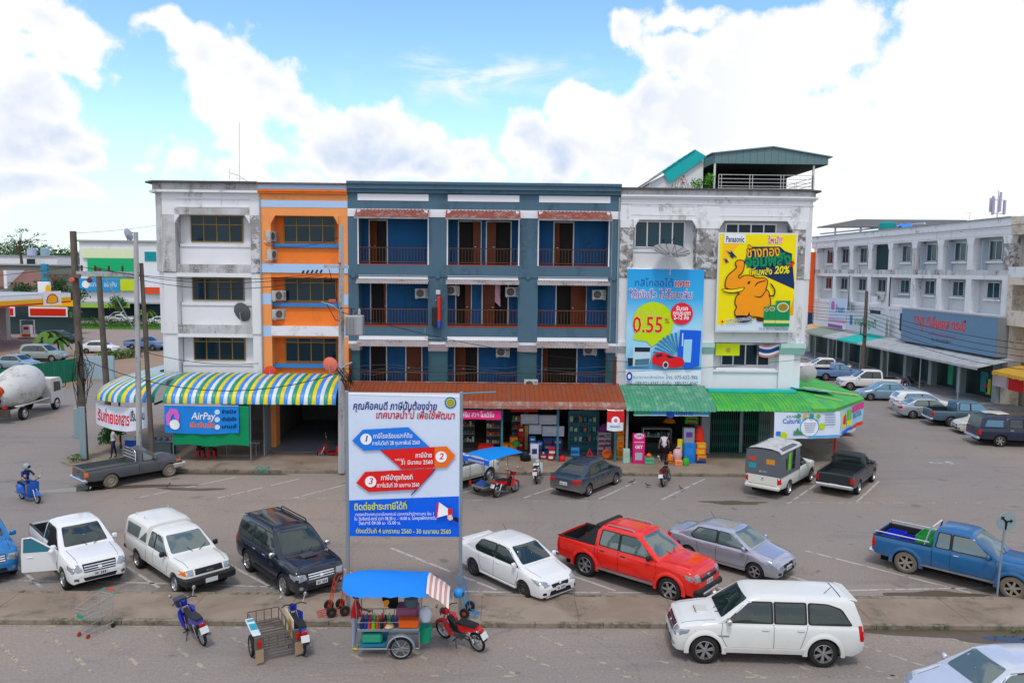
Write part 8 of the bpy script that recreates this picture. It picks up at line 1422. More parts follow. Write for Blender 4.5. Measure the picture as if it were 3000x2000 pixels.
t = tree('shrub', 'bushy green shrub by the left corner pole', (-21.7, 43.6, .13), 1.7, .75, 16, mat('shrub_leaf', (.03, .16, .02), .6, var=.5), 'plant', .14, 90, None, (1, 1, 1), .03, .3); t2 = thing('weeds', 'weeds at the foot of the tall wooden pole', 'plants', (-22.3, 41.0, .1)); mb = MB(); leaves(mb, (0, 0, .25), .35, 60, .2, (1, 1, .7)); P(mb, 'foliage', LEAF, t2)
t = thing('weeds', 'weeds in the muddy kerb corner at the right', 'plants', (15.5, 22.2, 0)); mb = MB(); leaves(mb, (0, 0, .08), .5, 50, .14, (2, .25, .3)); P(mb, 'foliage', LEAF, t)
# crates in the blue pickup, hand trucks, trolley, pigeons
def local(c, p): return (Matrix.Translation(c.t.location) @ Matrix.Rotation(c.t.rotation_euler.z, 4, 'Z')) @ Vector(p)
for k, (x, y, z, col, nm) in enumerate(((NV.rear-.35, 0, .78, '#1f8a3c', 'green crate against the cab in the blue pickup bed'), (NV.rear-.35, .0, 1.06, '#2a9a48', 'upper green crate in the blue pickup bed'), (NV.rear-.95, -.2, .78, '#1a2ac0', 'blue crate behind the green crates in the pickup bed'), (NV.rear-1.5, .1, .78, '#2036c8', 'blue crate nearest the tailgate of the blue pickup'))):
    t = thing('crate', nm, 'crate', local(NV, (x, y, z)), NV.t.rotation_euler.z, 'crates in the blue pickup'); mb = MB(); w, d, h_ = .28, .5, .26; mb.box(-w, -d, 0, w, d, .02)
    for s in (-1, 1): mb.box(s*w-.012, -d, .02, s*w+.012, d, h_); mb.box(-w+.013, s*d-.012, .02, w-.013, s*d+.012, h_)
    for j in range(1, 4): mb.box(-w+.013, -d+j*d/2-.008, .12, w-.013, -d+j*d/2+.008, h_-.03)
    P(mb, 'basket', plain(col), t)
def handtruck(label, loc, rz, lean, col, wheelcol):
    t = thing('hand_truck', label, 'hand truck', loc, rz, 'hand trucks'); M = Matrix.Rotation(lean, 4, 'X'); m = plain(col, .5); mb = MB()
    for s in (-1, 1): mb.tube([(s*.2, 0, .1), (s*.2, 0, 1.0), (s*.17, .05, 1.2), (s*.1, .16, 1.24)], .013, 6, True, M)
    for z in (.2, .4, .6, .8, 1.0): mb.tube([(-.2, 0, z), (.2, 0, z)], .009, 5, True, M)
    mb.tube([(0, 0, .2), (0, 0, 1.0)], .009, 5, True, M); P(mb, 'frame', m, t, 50); P(MB().tube([(-.2, 0, .08), (-.2, -.32, .03)], .014, 5).tube([(.2, 0, .08), (.2, -.32, .03)], .014, 5).tube([(.07, 0, .08), (.07, -.32, .03)], .012, 5).tube([(-.07, 0, .08), (-.07, -.32, .03)], .012, 5).tube([(-.2, -.18, .05), (.2, -.18, .05)], .012, 5), 'toe_plate', m, t)
    for s in (-1, 1): o = P(MB().lathe([(.06, -.04), (.14, -.05), (.155, 0), (.14, .05), (.06, .04), (.06, -.04)], 18, Matrix.Translation((s*.28, .06, .155)) @ Matrix.Rotation(R(90), 4, 'Y')), 'wheel', RUBBER, t, 50); MB().lathe([(.001, -.045), (.075, -.03)], 14, Matrix.Translation((s*.28, .06, .155)) @ Matrix.Rotation(R(90), 4, 'Y')).lathe([(.075, .03), (.001, .045)], 14, Matrix.Translation((s*.28, .06, .155)) @ Matrix.Rotation(R(90), 4, 'Y')).build('hub', plain(wheelcol), o)
handtruck('left red hand truck leaning at the left billboard post', (-5.15, 22.95, .12), R(-70), R(-12), '#b8402c', '#5a4038'); handtruck('right red hand truck beside the left billboard post', (-4.80, 23.05, .12), R(-65), R(-12), '#c0482e', '#6a4030'); handtruck('blue hand truck leaning at the right billboard post', (-.95, 22.95, .12), R(75), R(-12), '#1f86c0', '#b8482c')
t = thing('shopping_trolley', 'empty wire shopping trolley with red handle on the kerb', 'shopping trolley', (-11.55, 21.95, 0), R(-112)); TM = mat('trolley_wire', (.40, .42, .40), .4, .6); mb = MB()
for k in range(9): f = k/8; mb.tube([(-.42, -.26+.52*f, .98), (-.38, -.24+.48*f, .45), (.40, -.18+.36*f, .52), (.46, -.19+.38*f, .86)], .006, 4)
for (za, zb) in ((.98, .86), (.80, .76), (.62, .64)):
    for s in (-1, 1): mb.tube([(-.42, s*.26, za), (.46, s*.19, zb)], .008, 4)
    mb.tube([(.46, -.19, zb), (.46, .19, zb)], .008, 4); mb.tube([(-.42, -.26, za), (-.42, .26, za)], .008, 4)
for k in range(10): x = -.4+k*.085; [mb.tube([(x, s*.25*(1-.028*k), .46), (x-.02, s*.26*(1-.03*k), .96-.012*k)], .005, 4) for s in (-1, 1)]
P(mb, 'basket', TM, t); P(MB().tube([(-.42, -.22, .45), (-.40, -.24, .15), (.40, -.18, .14)], .014, 5).tube([(-.42, .22, .45), (-.40, .24, .15), (.40, .18, .14)], .014, 5), 'chassis', TM, t); P(MB().tube([(-.58, -.2, 1.03), (-.58, .2, 1.03)], .02, 6), 'handle', plain('#d8301c'), t); P(MB().tube([(-.42, -.26, .98), (-.56, -.27, 1.02), (-.58, -.21, 1.03)], .018, 6).tube([(-.42, .26, .98), (-.56, .27, 1.02), (-.58, .21, 1.03)], .018, 6), 'handle_bracket', plain('#1f9a8a'), t); P(MB().box(.47, -.12, .6, .48, .12, .68), 'badge', plain('#1f9a6a'), t)
for (x, y) in ((-.4, -.24), (-.4, .24), (.38, -.17), (.38, .17)): P(MB().lathe([(.001, -.02), (.06, -.02), (.06, .02), (.001, .02)], 12, Matrix.Translation((x, y, .06)) @ Matrix.Rotation(R(90), 4, 'X')), 'castor', plain('#a8382c') if x > 0 else RUBBER, t, 50)
for k, (x, y, rz) in enumerate(((-15.7, 36.7, 40), (6.35, 38.1, 10), (7.0, 37.5, 200), (8.5, 37.0, 120))):
    t = thing('pigeon', ('grey pigeon on the asphalt right of the charcoal pickup', 'pigeon at the end of the white line by the dark sedan', 'pigeon between the dark sedan and the black motorbike', 'pigeon to the right of the black motorbike')[k], 'bird', (x, y, 0), R(rz), 'pigeons'); mb = MB(); PG = mat('pigeon_grey', (.07, .075, .09), .7)
    mb.hull([(.10, 0, .19), (.08, .045, .14), (.08, -.045, .14), (0, .06, .13), (0, -.06, .13), (.02, 0, .08), (.0, 0, .18), (-.1, .03, .12), (-.1, -.03, .12), (-.22, .02, .10), (-.22, -.02, .10)]).hull([(.07, .02, .17), (.07, -.02, .17), (.11, .015, .25), (.11, -.015, .25), (.145, 0, .225), (.17, 0, .215), (.12, 0, .265), (.09, 0, .24)]); P(mb, 'body', PG, t, 60); P(MB().tube([(.0, .02, .1), (.01, .02, 0)], .006, 4).tube([(.0, -.02, .1), (.01, -.02, 0)], .006, 4), 'legs', plain('#b85a5a'), t)
# ---------------------------------------------------------------- motorcycles and carts
def bikewheel(r, w=.045):
    key = ('b', r, w)
    if key not in _wc:
        Mx = Matrix.Rotation(R(90), 4, 'X'); t_ = MB().lathe([(r-.07, -w*.6), (r-.04, -w), (r-.01, -w*.6), (r, 0), (r-.01, w*.6), (r-.04, w), (r-.07, w*.6), (r-.07, -w*.6)], 26, Mx).mesh('wheel', RUBBER, 50); mb = MB(); mb.lathe([(r-.065, -w*.5), (r-.085, -w*.3), (r-.085, w*.3), (r-.065, w*.5)], 26, Mx); mb.lathe([(.001, -.05), (.05, -.05), (.05, .05), (.001, .05)], 12, Mx)
        for k in range(10): a_ = 2*math.pi*k/10; mb.tube([(.04*math.cos(a_), .03*(-1)**k, .04*math.sin(a_)), ((r-.08)*math.cos(a_+.2), 0, (r-.08)*math.sin(a_+.2))], .007, 4)
        _wc[key] = (t_, mb.mesh('rim', RIMS, 40))
    return _wc[key]
def bike(label, loc, heading, col, style='underbone', lean=8, seatc=BLKPL, name='motorcycle', plate=True, basket=False, mirrors=True):
    t = thing(name, label, 'motorcycle', (loc[0], loc[1], 0), 0, 'motorcycles'); t.rotation_euler = (R(-lean), 0, heading); t.rotation_mode = 'XYZ'
    m = paint('bike_'+col.lstrip('#'), col, .2); vespa = style == 'vespa'; r = .23 if vespa else (.25 if style == 'scooter' else .29); xf, xr = (.62, -.62); tm, rm = bikewheel(r, .055 if style in ('naked', 'vespa') else .04)
    for x in (xf, xr): o = link('wheel', tm, t, (x, 0, r)); link('rim', rm, o)
    if vespa:
        P(MB().hull([(.36, .24, .88), (.36, -.24, .88), (.40, .10, .98), (.40, -.10, .98), (.30, .26, .5), (.30, -.26, .5), (.22, .2, .26), (.22, -.2, .26), (.44, 0, .7), (.38, 0, .3)]), 'leg_shield', m, t, 40); P(MB().hull([(.28, .18, .22), (.28, -.18, .22), (-.25, .2, .22), (-.25, -.2, .22), (.28, .18, .28), (.28, -.18, .28), (-.25, .2, .28), (-.25, -.2, .28)]), 'floorboard', m, t); P(MB().hull([(-.15, .1, .30), (-.15, -.1, .30), (-.2, .16, .66), (-.2, -.16, .66), (-.45, .25, .5), (-.45, -.25, .5), (-.6, .25, .36), (-.6, -.25, .36), (-.9, .1, .42), (-.9, -.1, .42), (-.86, .12, .66), (-.86, -.12, .66), (-.5, .14, .72), (-.5, -.14, .72)]), 'rear_cowl', m, t, 45); P(MB().hull([(-.12, .12, .72), (-.12, -.12, .72), (-.8, .11, .74), (-.8, -.11, .74), (-.2, .13, .80), (-.2, -.13, .80), (-.75, .12, .82), (-.75, -.12, .82)]), 'seat', seatc, t, 45); P(MB().hull([(.50, .08, .46), (.50, -.08, .46), (.80, .07, .38), (.80, -.07, .38), (.62, .09, .52), (.62, -.09, .52), (.44, .07, .38), (.44, -.07, .38)]), 'front_mudguard', m, t, 45)
        hb = (.36, 1.02)
    else:
        P(MB().hull([(.50, .09, .98), (.50, -.09, .98), (.60, .10, .86), (.60, -.10, .86), (.36, .09, 1.0), (.36, -.09, 1.0), (.38, .08, .84), (.38, -.08, .84), (.62, 0, .9)]), 'headlamp_cowl', m if style != 'naked' else BLKPL, t, 40); P(MB().lathe([(.001, .03), (.07, .02), (.085, 0)], 14, Matrix.Translation((.61, 0, .89)) @ Matrix.Rotation(R(80), 4, 'Y')), 'headlamp', LAMP, t, 50)
        if style != 'naked':
            for s in (-1, 1): P(MB().hull([(.46, s*.10, .84), (.30, s*.24, .80), (.34, s*.24, .60), (.20, s*.22, .36), (.08, s*.16, .34), (.22, s*.12, .60), (.40, s*.12, .66), (.26, s*.21, .82)]), 'leg_shield', m, t, 40)
            P(MB().hull([(.36, .07, .80), (.36, -.07, .80), (.18, .09, .56), (.18, -.09, .56), (-.05, .09, .60), (-.05, -.09, .60), (-.02, .08, .40), (-.02, -.08, .40), (.2, .07, .38), (.2, -.07, .38)]), 'tunnel', BLKPL if style == 'underbone' else m, t, 40)
        else: P(MB().hull([(.30, .12, .80), (.30, -.12, .80), (-.05, .13, .76), (-.05, -.13, .76), (.28, .10, .64), (.28, -.10, .64), (-.08, .08, .62), (-.08, -.08, .62), (.12, 0, .86)]), 'fuel_tank', m, t, 40)
        P(MB().hull([(.0, .11, .72), (.0, -.11, .72), (-.70, .10, .77), (-.70, -.10, .77), (-.05, .12, .79), (-.05, -.12, .79), (-.35, .14, .77), (-.35, -.14, .77), (-.68, .09, .84), (-.68, -.09, .84), (-.35, .13, .80), (-.35, -.13, .80)]), 'seat', seatc, t, 40); P(MB().hull([(-.05, .11, .70), (-.05, -.11, .70), (-.10, .12, .52), (-.10, -.12, .52), (-.45, .13, .58), (-.45, -.13, .58), (-.80, .07, .74), (-.80, -.07, .74), (-.78, .06, .80), (-.78, -.06, .80)]), 'side_cowl', m, t, 40); P(MB().hull([(.14, .10, .42), (.14, -.10, .42), (-.15, .11, .42), (-.15, -.11, .42), (.18, .08, .26), (.18, -.08, .26), (-.12, .09, .22), (-.12, -.09, .22)]), 'engine', mat('engine_alloy', (.22, .22, .23), .5, .6), t, 30); P(MB().hull([(.44, .06, .62), (.44, -.06, .62), (.62, .06, .62), (.62, -.06, .62), (.84, .05, .52), (.84, -.05, .52), (.92, .04, .38), (.92, -.04, .38), (.80, .05, .56), (.80, -.05, .56)]), 'front_mudguard', m, t, 40); hb = (.40, 1.02)
    for s in (-1, 1): P(MB().tube([(.44, s*.07, .80 if not vespa else .6), (xf, s*.07, r)], .022, 6), 'fork_leg', CHROME, t, 50); P(MB().tube([(-.05, s*.1, .40), (xr, s*.1, r)], .022, 5), 'swingarm', BLKPL, t); P(MB().tube([(-.45, s*.12, .62), (xr+.02, s*.12, r+.02)], .028, 6), 'shock', CHROME, t)
    P(MB().tube([(hb[0]-.10, -.34, hb[1]), (hb[0], -.22, hb[1]+.02), (hb[0]+.06, 0, hb[1]-.04), (hb[0], .22, hb[1]+.02), (hb[0]-.10, .34, hb[1])], .016, 6), 'handlebar', BLKPL, t, 50)
    if mirrors:
        for s in (-1, 1): P(MB().tube([(hb[0]-.02, s*.26, hb[1]+.02), (hb[0], s*.32, hb[1]+.20)], .008, 4).lathe([(.001, .012), (.055, .01), (.06, 0), (.001, -.012)], 12, Matrix.Translation((hb[0], s*.34, hb[1]+.24)) @ Matrix.Rotation(R(90), 4, 'Y')), 'mirror', CHROME, t, 50)
    P(MB().tube([(.05, -.12, .24), (-.2, -.14, .22), (-.45, -.15, .28), (-.85, -.16, .36)], [.02, .025, .045, .045], 8), 'exhaust', mat('exhaust_steel', (.3, .29, .28), .4, .8), t, 50); P(MB().bbox(-.86, -.08, .66, -.80, .08, .74, .015), 'tail_lamp', TAIL, t); P(MB().hull([(-.78, .07, .66), (-.78, -.07, .66), (-.95, .06, .42), (-.95, -.06, .42), (-.93, .06, .40), (-.76, -.07, .60), (-.76, .07, .60), (-.93, -.06, .40)]), 'rear_mudguard', BLKPL, t)
    if plate: P(MB().hull([(-.885, .11, .66), (-.885, -.11, .66), (-.965, .11, .50), (-.965, -.11, .50), (-.895, .11, .66), (-.895, -.11, .66), (-.975, .11, .50), (-.975, -.11, .50)]), 'number_plate', PLATE, t)
    P(MB().tube([(.02, .16, .24), (-.06, .26, .02)], .012, 5), 'side_stand', BLKPL, t); P(MB().tube([(.02, -.28, .27), (.02, .28, .27)], .016, 5), 'footrest', BLKPL, t)
    if basket: P(MB().hull([(.60, .16, .98), (.60, -.16, .98), (.86, .15, .98), (.86, -.15, .98), (.62, .12, .74), (.62, -.12, .74), (.80, .12, .74), (.80, -.12, .74)]), 'basket', mat('basket_wire', (.05, .06, .10), .6), t)
    return t
def helmet(label, loc, col): t = thing('helmet', label, 'helmet', loc); P(MB().lathe([(.001, .15), (.08, .135), (.125, .08), (.135, .0), (.125, -.08), (.10, -.10)], 18), 'shell', plain(col, .25), t, 60); P(MB().box(.10, -.08, -.05, .14, .08, .04), 'visor', BLKPL, t)
bike('blue motorbike parked alone on the kerb in the foreground', (-8.6, 21.62), R(132), '#16219a', basket=True); bike('blue motorbike coupled to the flat steel sidecar', (-5.62, 21.2), R(118), '#16309a', lean=0); bike('red motorbike right of the food cart', (-1.1, 21.3), R(141), '#c8141c', lean=10); helmet('light blue helmet on the red motorbike handlebar', (-1.20, 21.75, 1.28), '#2f8fd8'); bike('white scooter parked by the cola packs', (1.80, 38.6), R(80), '#d0d4d8', 'scooter'); bike('black motorbike with red seat before the goods shop', (8.05, 38.25), R(66), '#101418', 'naked', seatc=plain('#6a1418')); bike('red scooter standing at the orange shop door', (-9.35, 43.2), R(196), '#d8141c', 'vespa', 5); bike('red motorbike of the tricycle with the blue roof', (.18, 36.1), R(48), '#c0141c', lean=0); VS = bike('bright blue scooter ridden along the left road', (-20.8, 34.5), R(-32), '#0f5cc0', 'vespa', 0); bike('dark motorbike parked under the right arcade', (37.6, 72.0), R(160), '#14181c', 'scooter')
# flat steel sidecar
STL = mat('old_steel', (.16, .13, .11), .6, .4, var=.3, scale=5)
t = thing('sidecar', 'flat steel sidecar platform beside the blue motorbike', 'cart', (-6.35, 21.15, 0), R(118)); mb = MB()
for y in (-.40, .45): mb.tube([(-.95, y, .42), (.75, y, .42)], .025, 6); mb.tube([(-.95, y, .75), (.75, y, .75)], .018, 5); [mb.tube([(x, y, .42), (x, y, .75)], .014, 4) for x in (-.95, -.52, -.1, .33, .75)]
for x in (-.95, .75): mb.tube([(x, -.4, .42), (x, .45, .42)], .025, 6); mb.tube([(x, -.4, .75), (x, .45, .75)], .018, 5); [mb.tube([(x, y, .42), (x, y, .75)], .012, 4) for y in (-.2, 0, .22)]
P(mb, 'frame', STL, t); [P(MB().box(-.93+k*.17, -.39, .435, -.86+k*.17, .44, .455), 'floor_slat', STL, t) for k in range(10)]
P(MB().bbox(-.9, .40, .76, .2, .62, .82, .03), 'white_board', plain('#cfd8e0'), t); P(MB().box(-.6, .42, .823, -.2, .6, .826).box(-.05, .42, .823, .1, .6, .826), 'print', plain('#2f9ab0'), t); P(MB().hull([(-.85, -.46, .44), (.3, -.46, .44), (-.85, -.46, .98), (.1, -.46, .98), (-.85, -.43, .44), (.3, -.43, .44), (-.85, -.43, .98), (.1, -.43, .98)]), 'side_board', plain('#c8c0a0'), t); P(MB().box(-.7, -.428, .5, -.4, -.424, .9), 'print', plain('#c87a1c'), t)
for y in (.47, -.55): P(MB().box(-1.0, y-.1, .08, -.97, y+.1, .42), 'mud_flap', mat('old_plank', (.36, .26, .16), .8), t); P(MB().bbox(-.99, y-.06, .5, -.96, y+.06, .66, .02), 'tail_lamp', TAIL, t); P(MB().bbox(-.96, y-.12, .42, -.9, y+.12, .76, .01), 'lamp_board', STL, t)
tm, rm = bikewheel(.29, .045); o = link('wheel', tm, t, (-.35, .56, .29)); link('rim', rm, o)
# food cart with blue awning
t = thing('food_cart', 'drinks and snack cart with bright blue canopy', 'food cart', (-3.0, 20.95, 0), R(2)); GV = GALV
P(MB().bbox(-.85, -.42, .72, .80, .45, .80, .01), 'tray', GV, t); mb = MB()
for y in (-.42, .45): mb.tube([(-.85, y, .98), (.8, y, .98)], .012, 5); [mb.tube([(x, y, .8), (x, y, .98)], .010, 4) for x in (-.85, -.55, -.25, .05, .35, .65)]
for x in (-.85, .8): mb.tube([(x, -.42, .98), (x, .45, .98)], .012, 5)
P(mb, 'guard_rail', GV, t); mb = MB()
for (x, y) in ((-.85, -.42), (.8, -.42), (-.85, .45), (.8, .45)): mb.tube([(x, y, .25), (x, y, .72)], .018, 5); mb.tube([(x, y, .98), (x*1.05, y*1.2, 1.95)], .014, 5)
for y in (-.42, .45): mb.tube([(-.85, y, .25), (.8, y, .25)], .018, 5)
P(mb, 'frame', GV, t); P(MB().box(-.8, -.4, .30, -.1, .4, .34), 'lower_shelf', plain('#1f7aa0'), t); P(MB().bbox(-.75, -.35, .35, -.2, .2, .62, .05), 'cool_box', plain('#2f9a7a'), t)
rows = []
for k in range(13):
    f = k/12; row = []
    for j in range(9): g_ = j/8; x = -1.22+2.25*f; y = -1.0+1.72*g_; e = 1-.55*max(0, (.22-f)/.22)**2; row.append((x, -.14+(y+.14)*e, 1.93+.30*math.sin(math.pi*g_)**.8*(.6+.4*math.sin(math.pi*min(1, f+.15)))-.035*abs(math.sin(k*1.57))*(j in (0, 8))))
    rows.append(row)
P(MB().grid(rows), 'canopy', plain('#1a82e2', .5), t, 60)
STRIP = [plain('#e6dcd8'), plain('#c8968c')]
for k in range(9): x0, x1 = 1.02+.065*k, 1.02+.065*(k+1); MB().grid([[(x, -1.02+1.55*j/6, 2.18-.42*((x-1.02)/.6)**1.1-.55*abs(j/6-.45)**1.6-.02*math.sin(j*2+k)) for j in range(7)] for x in (x0, x1)]).build('striped_flap', STRIP[k % 2], t, smooth=60)
for k in range(9): P(MB().lathe([(.001, 0), (.045, 0), (.048, .16), (.02, .25), (.02, .30), (.001, .30)], 10, Matrix.Translation((-.72+k*.10, -.20+.08*(k % 2), .80))), 'bottle', plain(('#4a3a6a', '#3a6ab0', '#c8343c', '#8ac03a', '#c87a2c', '#d83a2c', '#2a2a30', '#7ab83a', '#3a4a8a')[k]), t, 50)
for k in range(8): P(MB().lathe([(.001, 0), (.05, 0), (.052, .12), (.045, .2), (.001, .2)], 10, Matrix.Translation((-.74+k*.105, -.38, .80))), 'jar', plain(('#20306a', '#2a3a8a', '#e0341c', '#7ac02c', '#b85a2c', '#202428', '#8a2c3a', '#6a9a2c')[k]), t, 50)
P(MB().hull([(-.3+.5*random.random(), .1+.3*random.random(), 1.0+.7*random.random()) for _ in range(24)]), 'hanging_goods', plain('#1a1c1e'), t, 30); P(MB().hull([(-.2+.18*random.random(), -.1, 1.25+.25*random.random()) for _ in range(9)] + [(-.12, .0, 1.3)]), 'orange_bag', plain('#e89a2c'), t, 30); P(MB().bbox(.15, -.1, .80, .75, .4, 1.22, .04), 'purple_box', plain('#9a5a78'), t); P(MB().lathe([(.001, 0), (.17, 0), (.2, .1), (.19, .24), (.06, .33), (.001, .36)], 16, Matrix.Translation((.55, .05, 1.22))), 'steel_pot', plain('#5a6a70', .35), t, 50); P(MB().bbox(.25, -.44, .82, .78, -.15, 1.03, .02), 'orange_tray', plain('#e8641c'), t); P(MB().lathe([(.01, 0), (.15, .03), (.1, .12), (.01, .14)], 14, Matrix.Translation((-.02, -.33, .80))), 'egg_pile', plain('#d8b88a'), t); P(MB().lathe([(.01, 0), (.14, .05), (.18, .25), (.1, .42), (.02, .45)], 12, Matrix.Translation((.95, -.2, .88))), 'clear_bag', plain('#c8d4e0', .3), t, 50); P(MB().lathe([(.001, 0), (.17, 0), (.19, .4), (.17, .42), (.001, .40)], 18, Matrix.Translation((.92, .1, .22))), 'green_bucket', plain('#1fa07a'), t, 40)
tm, rm = bikewheel(.31, .04); o = link('wheel', tm, t, (.32, -.52, .31)); link('rim', rm, o); P(MB().grid([[(.32+rr_*math.cos(a_), y, .31+rr_*math.sin(a_)) for rr_, y in ((.35, -.60), (.38, -.58), (.38, -.46), (.35, -.44))] for a_ in [R(-5+k*15) for k in range(13)]]), 'mudguard', GV, t, 50); P(MB().tube([(.10, -.58, .72), (.32, -.58, .31), (-.85, -.45, .25)], .014, 5), 'wheel_stay', GV, t)
# tricycle platform with blue roof
t = thing('sidecar', 'tricycle sidecar with flat bright blue tarpaulin roof', 'cart', (-.62, 36.35, 0), R(48)); mb = MB()
for y in (-.45, .45): mb.tube([(-.8, y, .42), (.8, y, .42)], .022, 5); mb.tube([(-.8, y, .62), (.8, y, .62)], .015, 5)
for x in (-.8, .8): mb.tube([(x, -.45, .42), (x, .45, .42)], .022, 5)
for (x, y) in ((-.8, -.45), (-.8, .45), (.8, -.45), (.8, .45)): mb.tube([(x, y, .42), (x, y, 1.85)], .014, 5)
P(mb, 'frame', STL, t); P(MB().box(-.78, -.43, .43, .78, .43, .46), 'platform', mat('old_plank', (.36, .26, .16), .8), t); rows = [[(-1.15+2.3*k/8, -1.1+1.75*j/6, 1.90+.10*math.sin(math.pi*j/6)+.05*math.sin(math.pi*k/8)) for j in range(7)] for k in range(9)]; P(MB().grid(rows), 'roof', plain('#0a86e0', .5), t, 60); P(MB().grid([[(-1.15, -1.1+1.75*j/8, 1.90), (-1.19, -1.1+1.75*j/8, 1.68)] for j in range(9)]), 'valance', plain('#0a5ad0', .5), t); P(MB().box(-1.198, -.8, 1.72, -1.194, .2, 1.82), 'valance_print', plain('#a8a4b0'), t); P(MB().hull([(-.7, -.3, .47), (-.2, -.3, .47), (-.7, .3, .47), (-.2, .3, .47), (-.6, -.2, .75), (-.3, .2, .7)]), 'bundle', plain('#2a5ab0'), t, 40)
tm, rm = bikewheel(.29, .045); o = link('wheel', tm, t, (-.2, .55, .29)); link('rim', rm, o); P(MB().bbox(-.84, .35, .5, -.80, .5, .66, .02), 'tail_lamp', TAIL, t)
# ---------------------------------------------------------------- people
SKIN = mat('skin', (.42, .22, .13), .55, var=.08); HAIR = mat('black_hair', (.012, .010, .009), .6); HS = {}
def person(label, loc, rz, J, shirt, legs, shoes, sleeve=False, shorts=False, hair=True, hcol=None):
    """J: joint positions in metres, grown into one continuous skin; materials by nearest bone"""
    t = thing('person', label, 'person', loc, rz); bones = [('pelvis', 'chest', .125, .135, 1), ('chest', 'neck', .135, .055, 1), ('neck', 'head', .05, .075, 0), ('head', 'crown', .092, .085, 0)]
    for s in 'lr': bones += [('chest', 'sh'+s, .11, .062, 1), ('sh'+s, 'el'+s, .055, .042, 1 if sleeve else 0), ('el'+s, 'wr'+s, .041, .028, 0), ('wr'+s, 'ha'+s, .030, .026, 0), ('pelvis', 'hip'+s, .115, .088, 2), ('hip'+s, 'kn'+s, .088, .058, 2), ('kn'+s, 'an'+s, .055, .036, 0 if shorts else 2), ('an'+s, 'to'+s, .042, .032, 3)]
    names = list(J); me = bpy.data.meshes.new('figure'); me.from_pydata([J[n] for n in names], [(names.index(a), names.index(b)) for a, b, *_ in bones], []); o = bpy.data.objects.new('figure', me); TSC.collection.objects.link(o); sk = o.modifiers.new('s', 'SKIN'); sk.use_smooth_shade = True; rad = {}
    for a, b, r0, r1, _ in bones: rad.setdefault(a, r0); rad[b] = r1 if b not in rad else rad[b]
    for i, n in enumerate(names): v = me.skin_vertices[0].data[i]; v.radius = (rad[n]*(1.12 if n in ('chest', 'pelvis') else 1), rad[n]); v.use_root = n == 'pelvis'
    ss = o.modifiers.new('u', 'SUBSURF'); ss.levels = 2; ss.render_levels = 2; TVL.update(); ev = o.evaluated_get(TVL.depsgraph); m2 = bpy.data.meshes.new_from_object(ev); bpy.data.objects.remove(o)
    m2.materials.clear(); [m2.materials.append(x) for x in (SKIN, shirt, legs, shoes)]
    for p in m2.polygons:
        c = p.center; best = None
        for a, b, r0, r1, k in bones:
            A, Bv = Vector(J[a]), Vector(J[b]); ab = Bv-A; q = max(0, min(1, (c-A).dot(ab)/max(1e-6, ab.length_squared))); d = (c-(A+ab*q)).length-(r0+(r1-r0)*q)
            if best is None or d < best[0]: best = (d, k)
        p.material_index = best[1]; p.use_smooth = True
    link('body', m2, t)
    hd, cr = Vector(J['head']), Vector(J['crown']); up = (cr-hd).normalized(); M = Matrix.Translation(hd+up*.05)
    if hair: P(MB().lathe([(.001, .135), (.06, .125), (.098, .07), (.104, 0), (.09, -.06)], 16, M @ Matrix.Translation((-.018, 0, 0))), 'hair', hcol or HAIR, t, 60)
    P(MB().hull([(.09, .012, .0), (.09, -.012, .0), (.115, 0, -.018), (.088, 0, .03)], M), 'nose', SKIN, t, 60); [P(MB().lathe([(.001, .012), (.012, .006), (.012, 0)], 8, M @ Matrix.Translation((.083, s*.032, .022)) @ Matrix.Rotation(R(90), 4, 'Y')), 'eye', plain('#181010'), t) for s in (-1, 1)]; [P(MB().hull([(.0, s*.085, .03), (.0, s*.10, .02), (-.01, s*.10, -.03), (.01, s*.088, -.03), (-.03, s*.09, .02)], M), 'ear', SKIN, t, 60) for s in (-1, 1)]; P(MB().box(.088, -.022, -.045, .092, .022, -.036, M), 'mouth', plain('#8a4a40'), t)
    for s in 'lr':   # five fingers from the palm
        h_ = Vector(J['ha'+s]); d = (h_-Vector(J['wr'+s])).normalized(); sd = d.orthogonal().normalized(); n2 = d.cross(sd); mb = MB()
        for k, (o_, L) in enumerate(((-.03, .06), (-.012, .075), (.008, .08), (.026, .07))): b0 = h_+sd*o_; mb.tube([b0-d*.01, b0+d*L*.5+n2*.008, b0+d*L+n2*.028], [.010, .009, .007], 5)
        mb.tube([h_-d*.04-sd*.02, h_-d*.01-sd*.05+n2*.01, h_+d*.025-sd*.055+n2*.025], [.012, .010, .008], 5); P(mb, 'fingers', SKIN, t, 60)
    return t
def stand(h=1.65, armL=(.05, .30, .80), armR=(.05, -.30, .80), step=.0, bend=0, elL=None, elR=None):
    k = h/1.65; J = {'pelvis': (0, 0, .92), 'chest': (bend*.6, 0, 1.22), 'neck': (bend, 0, 1.40), 'head': (bend+.01, 0, 1.49), 'crown': (bend+.02, 0, 1.58), 'shl': (bend*.8, .165, 1.33), 'shr': (bend*.8, -.165, 1.33)}
    for s, sg, ar, el in (('l', 1, armL, elL), ('r', -1, armR, elR)):
        sh = Vector(J['sh'+s]); ha = Vector(ar); e = Vector(el) if el else (sh+ha)/2+Vector((-.05, sg*.04, 0)); J['el'+s] = tuple(e); w = e.lerp(ha, .8); J['wr'+s] = tuple(w); J['ha'+s] = tuple(ha); st = step*sg; J['hip'+s] = (0, sg*.09, .86); J['kn'+s] = (st*.6+.02, sg*.10, .48); J['an'+s] = (st, sg*.10, .08); J['to'+s] = (st+.14, sg*.12, .04)
    return {n: (x*k, y*k, z*k) for n, (x, y, z) in J.items()}
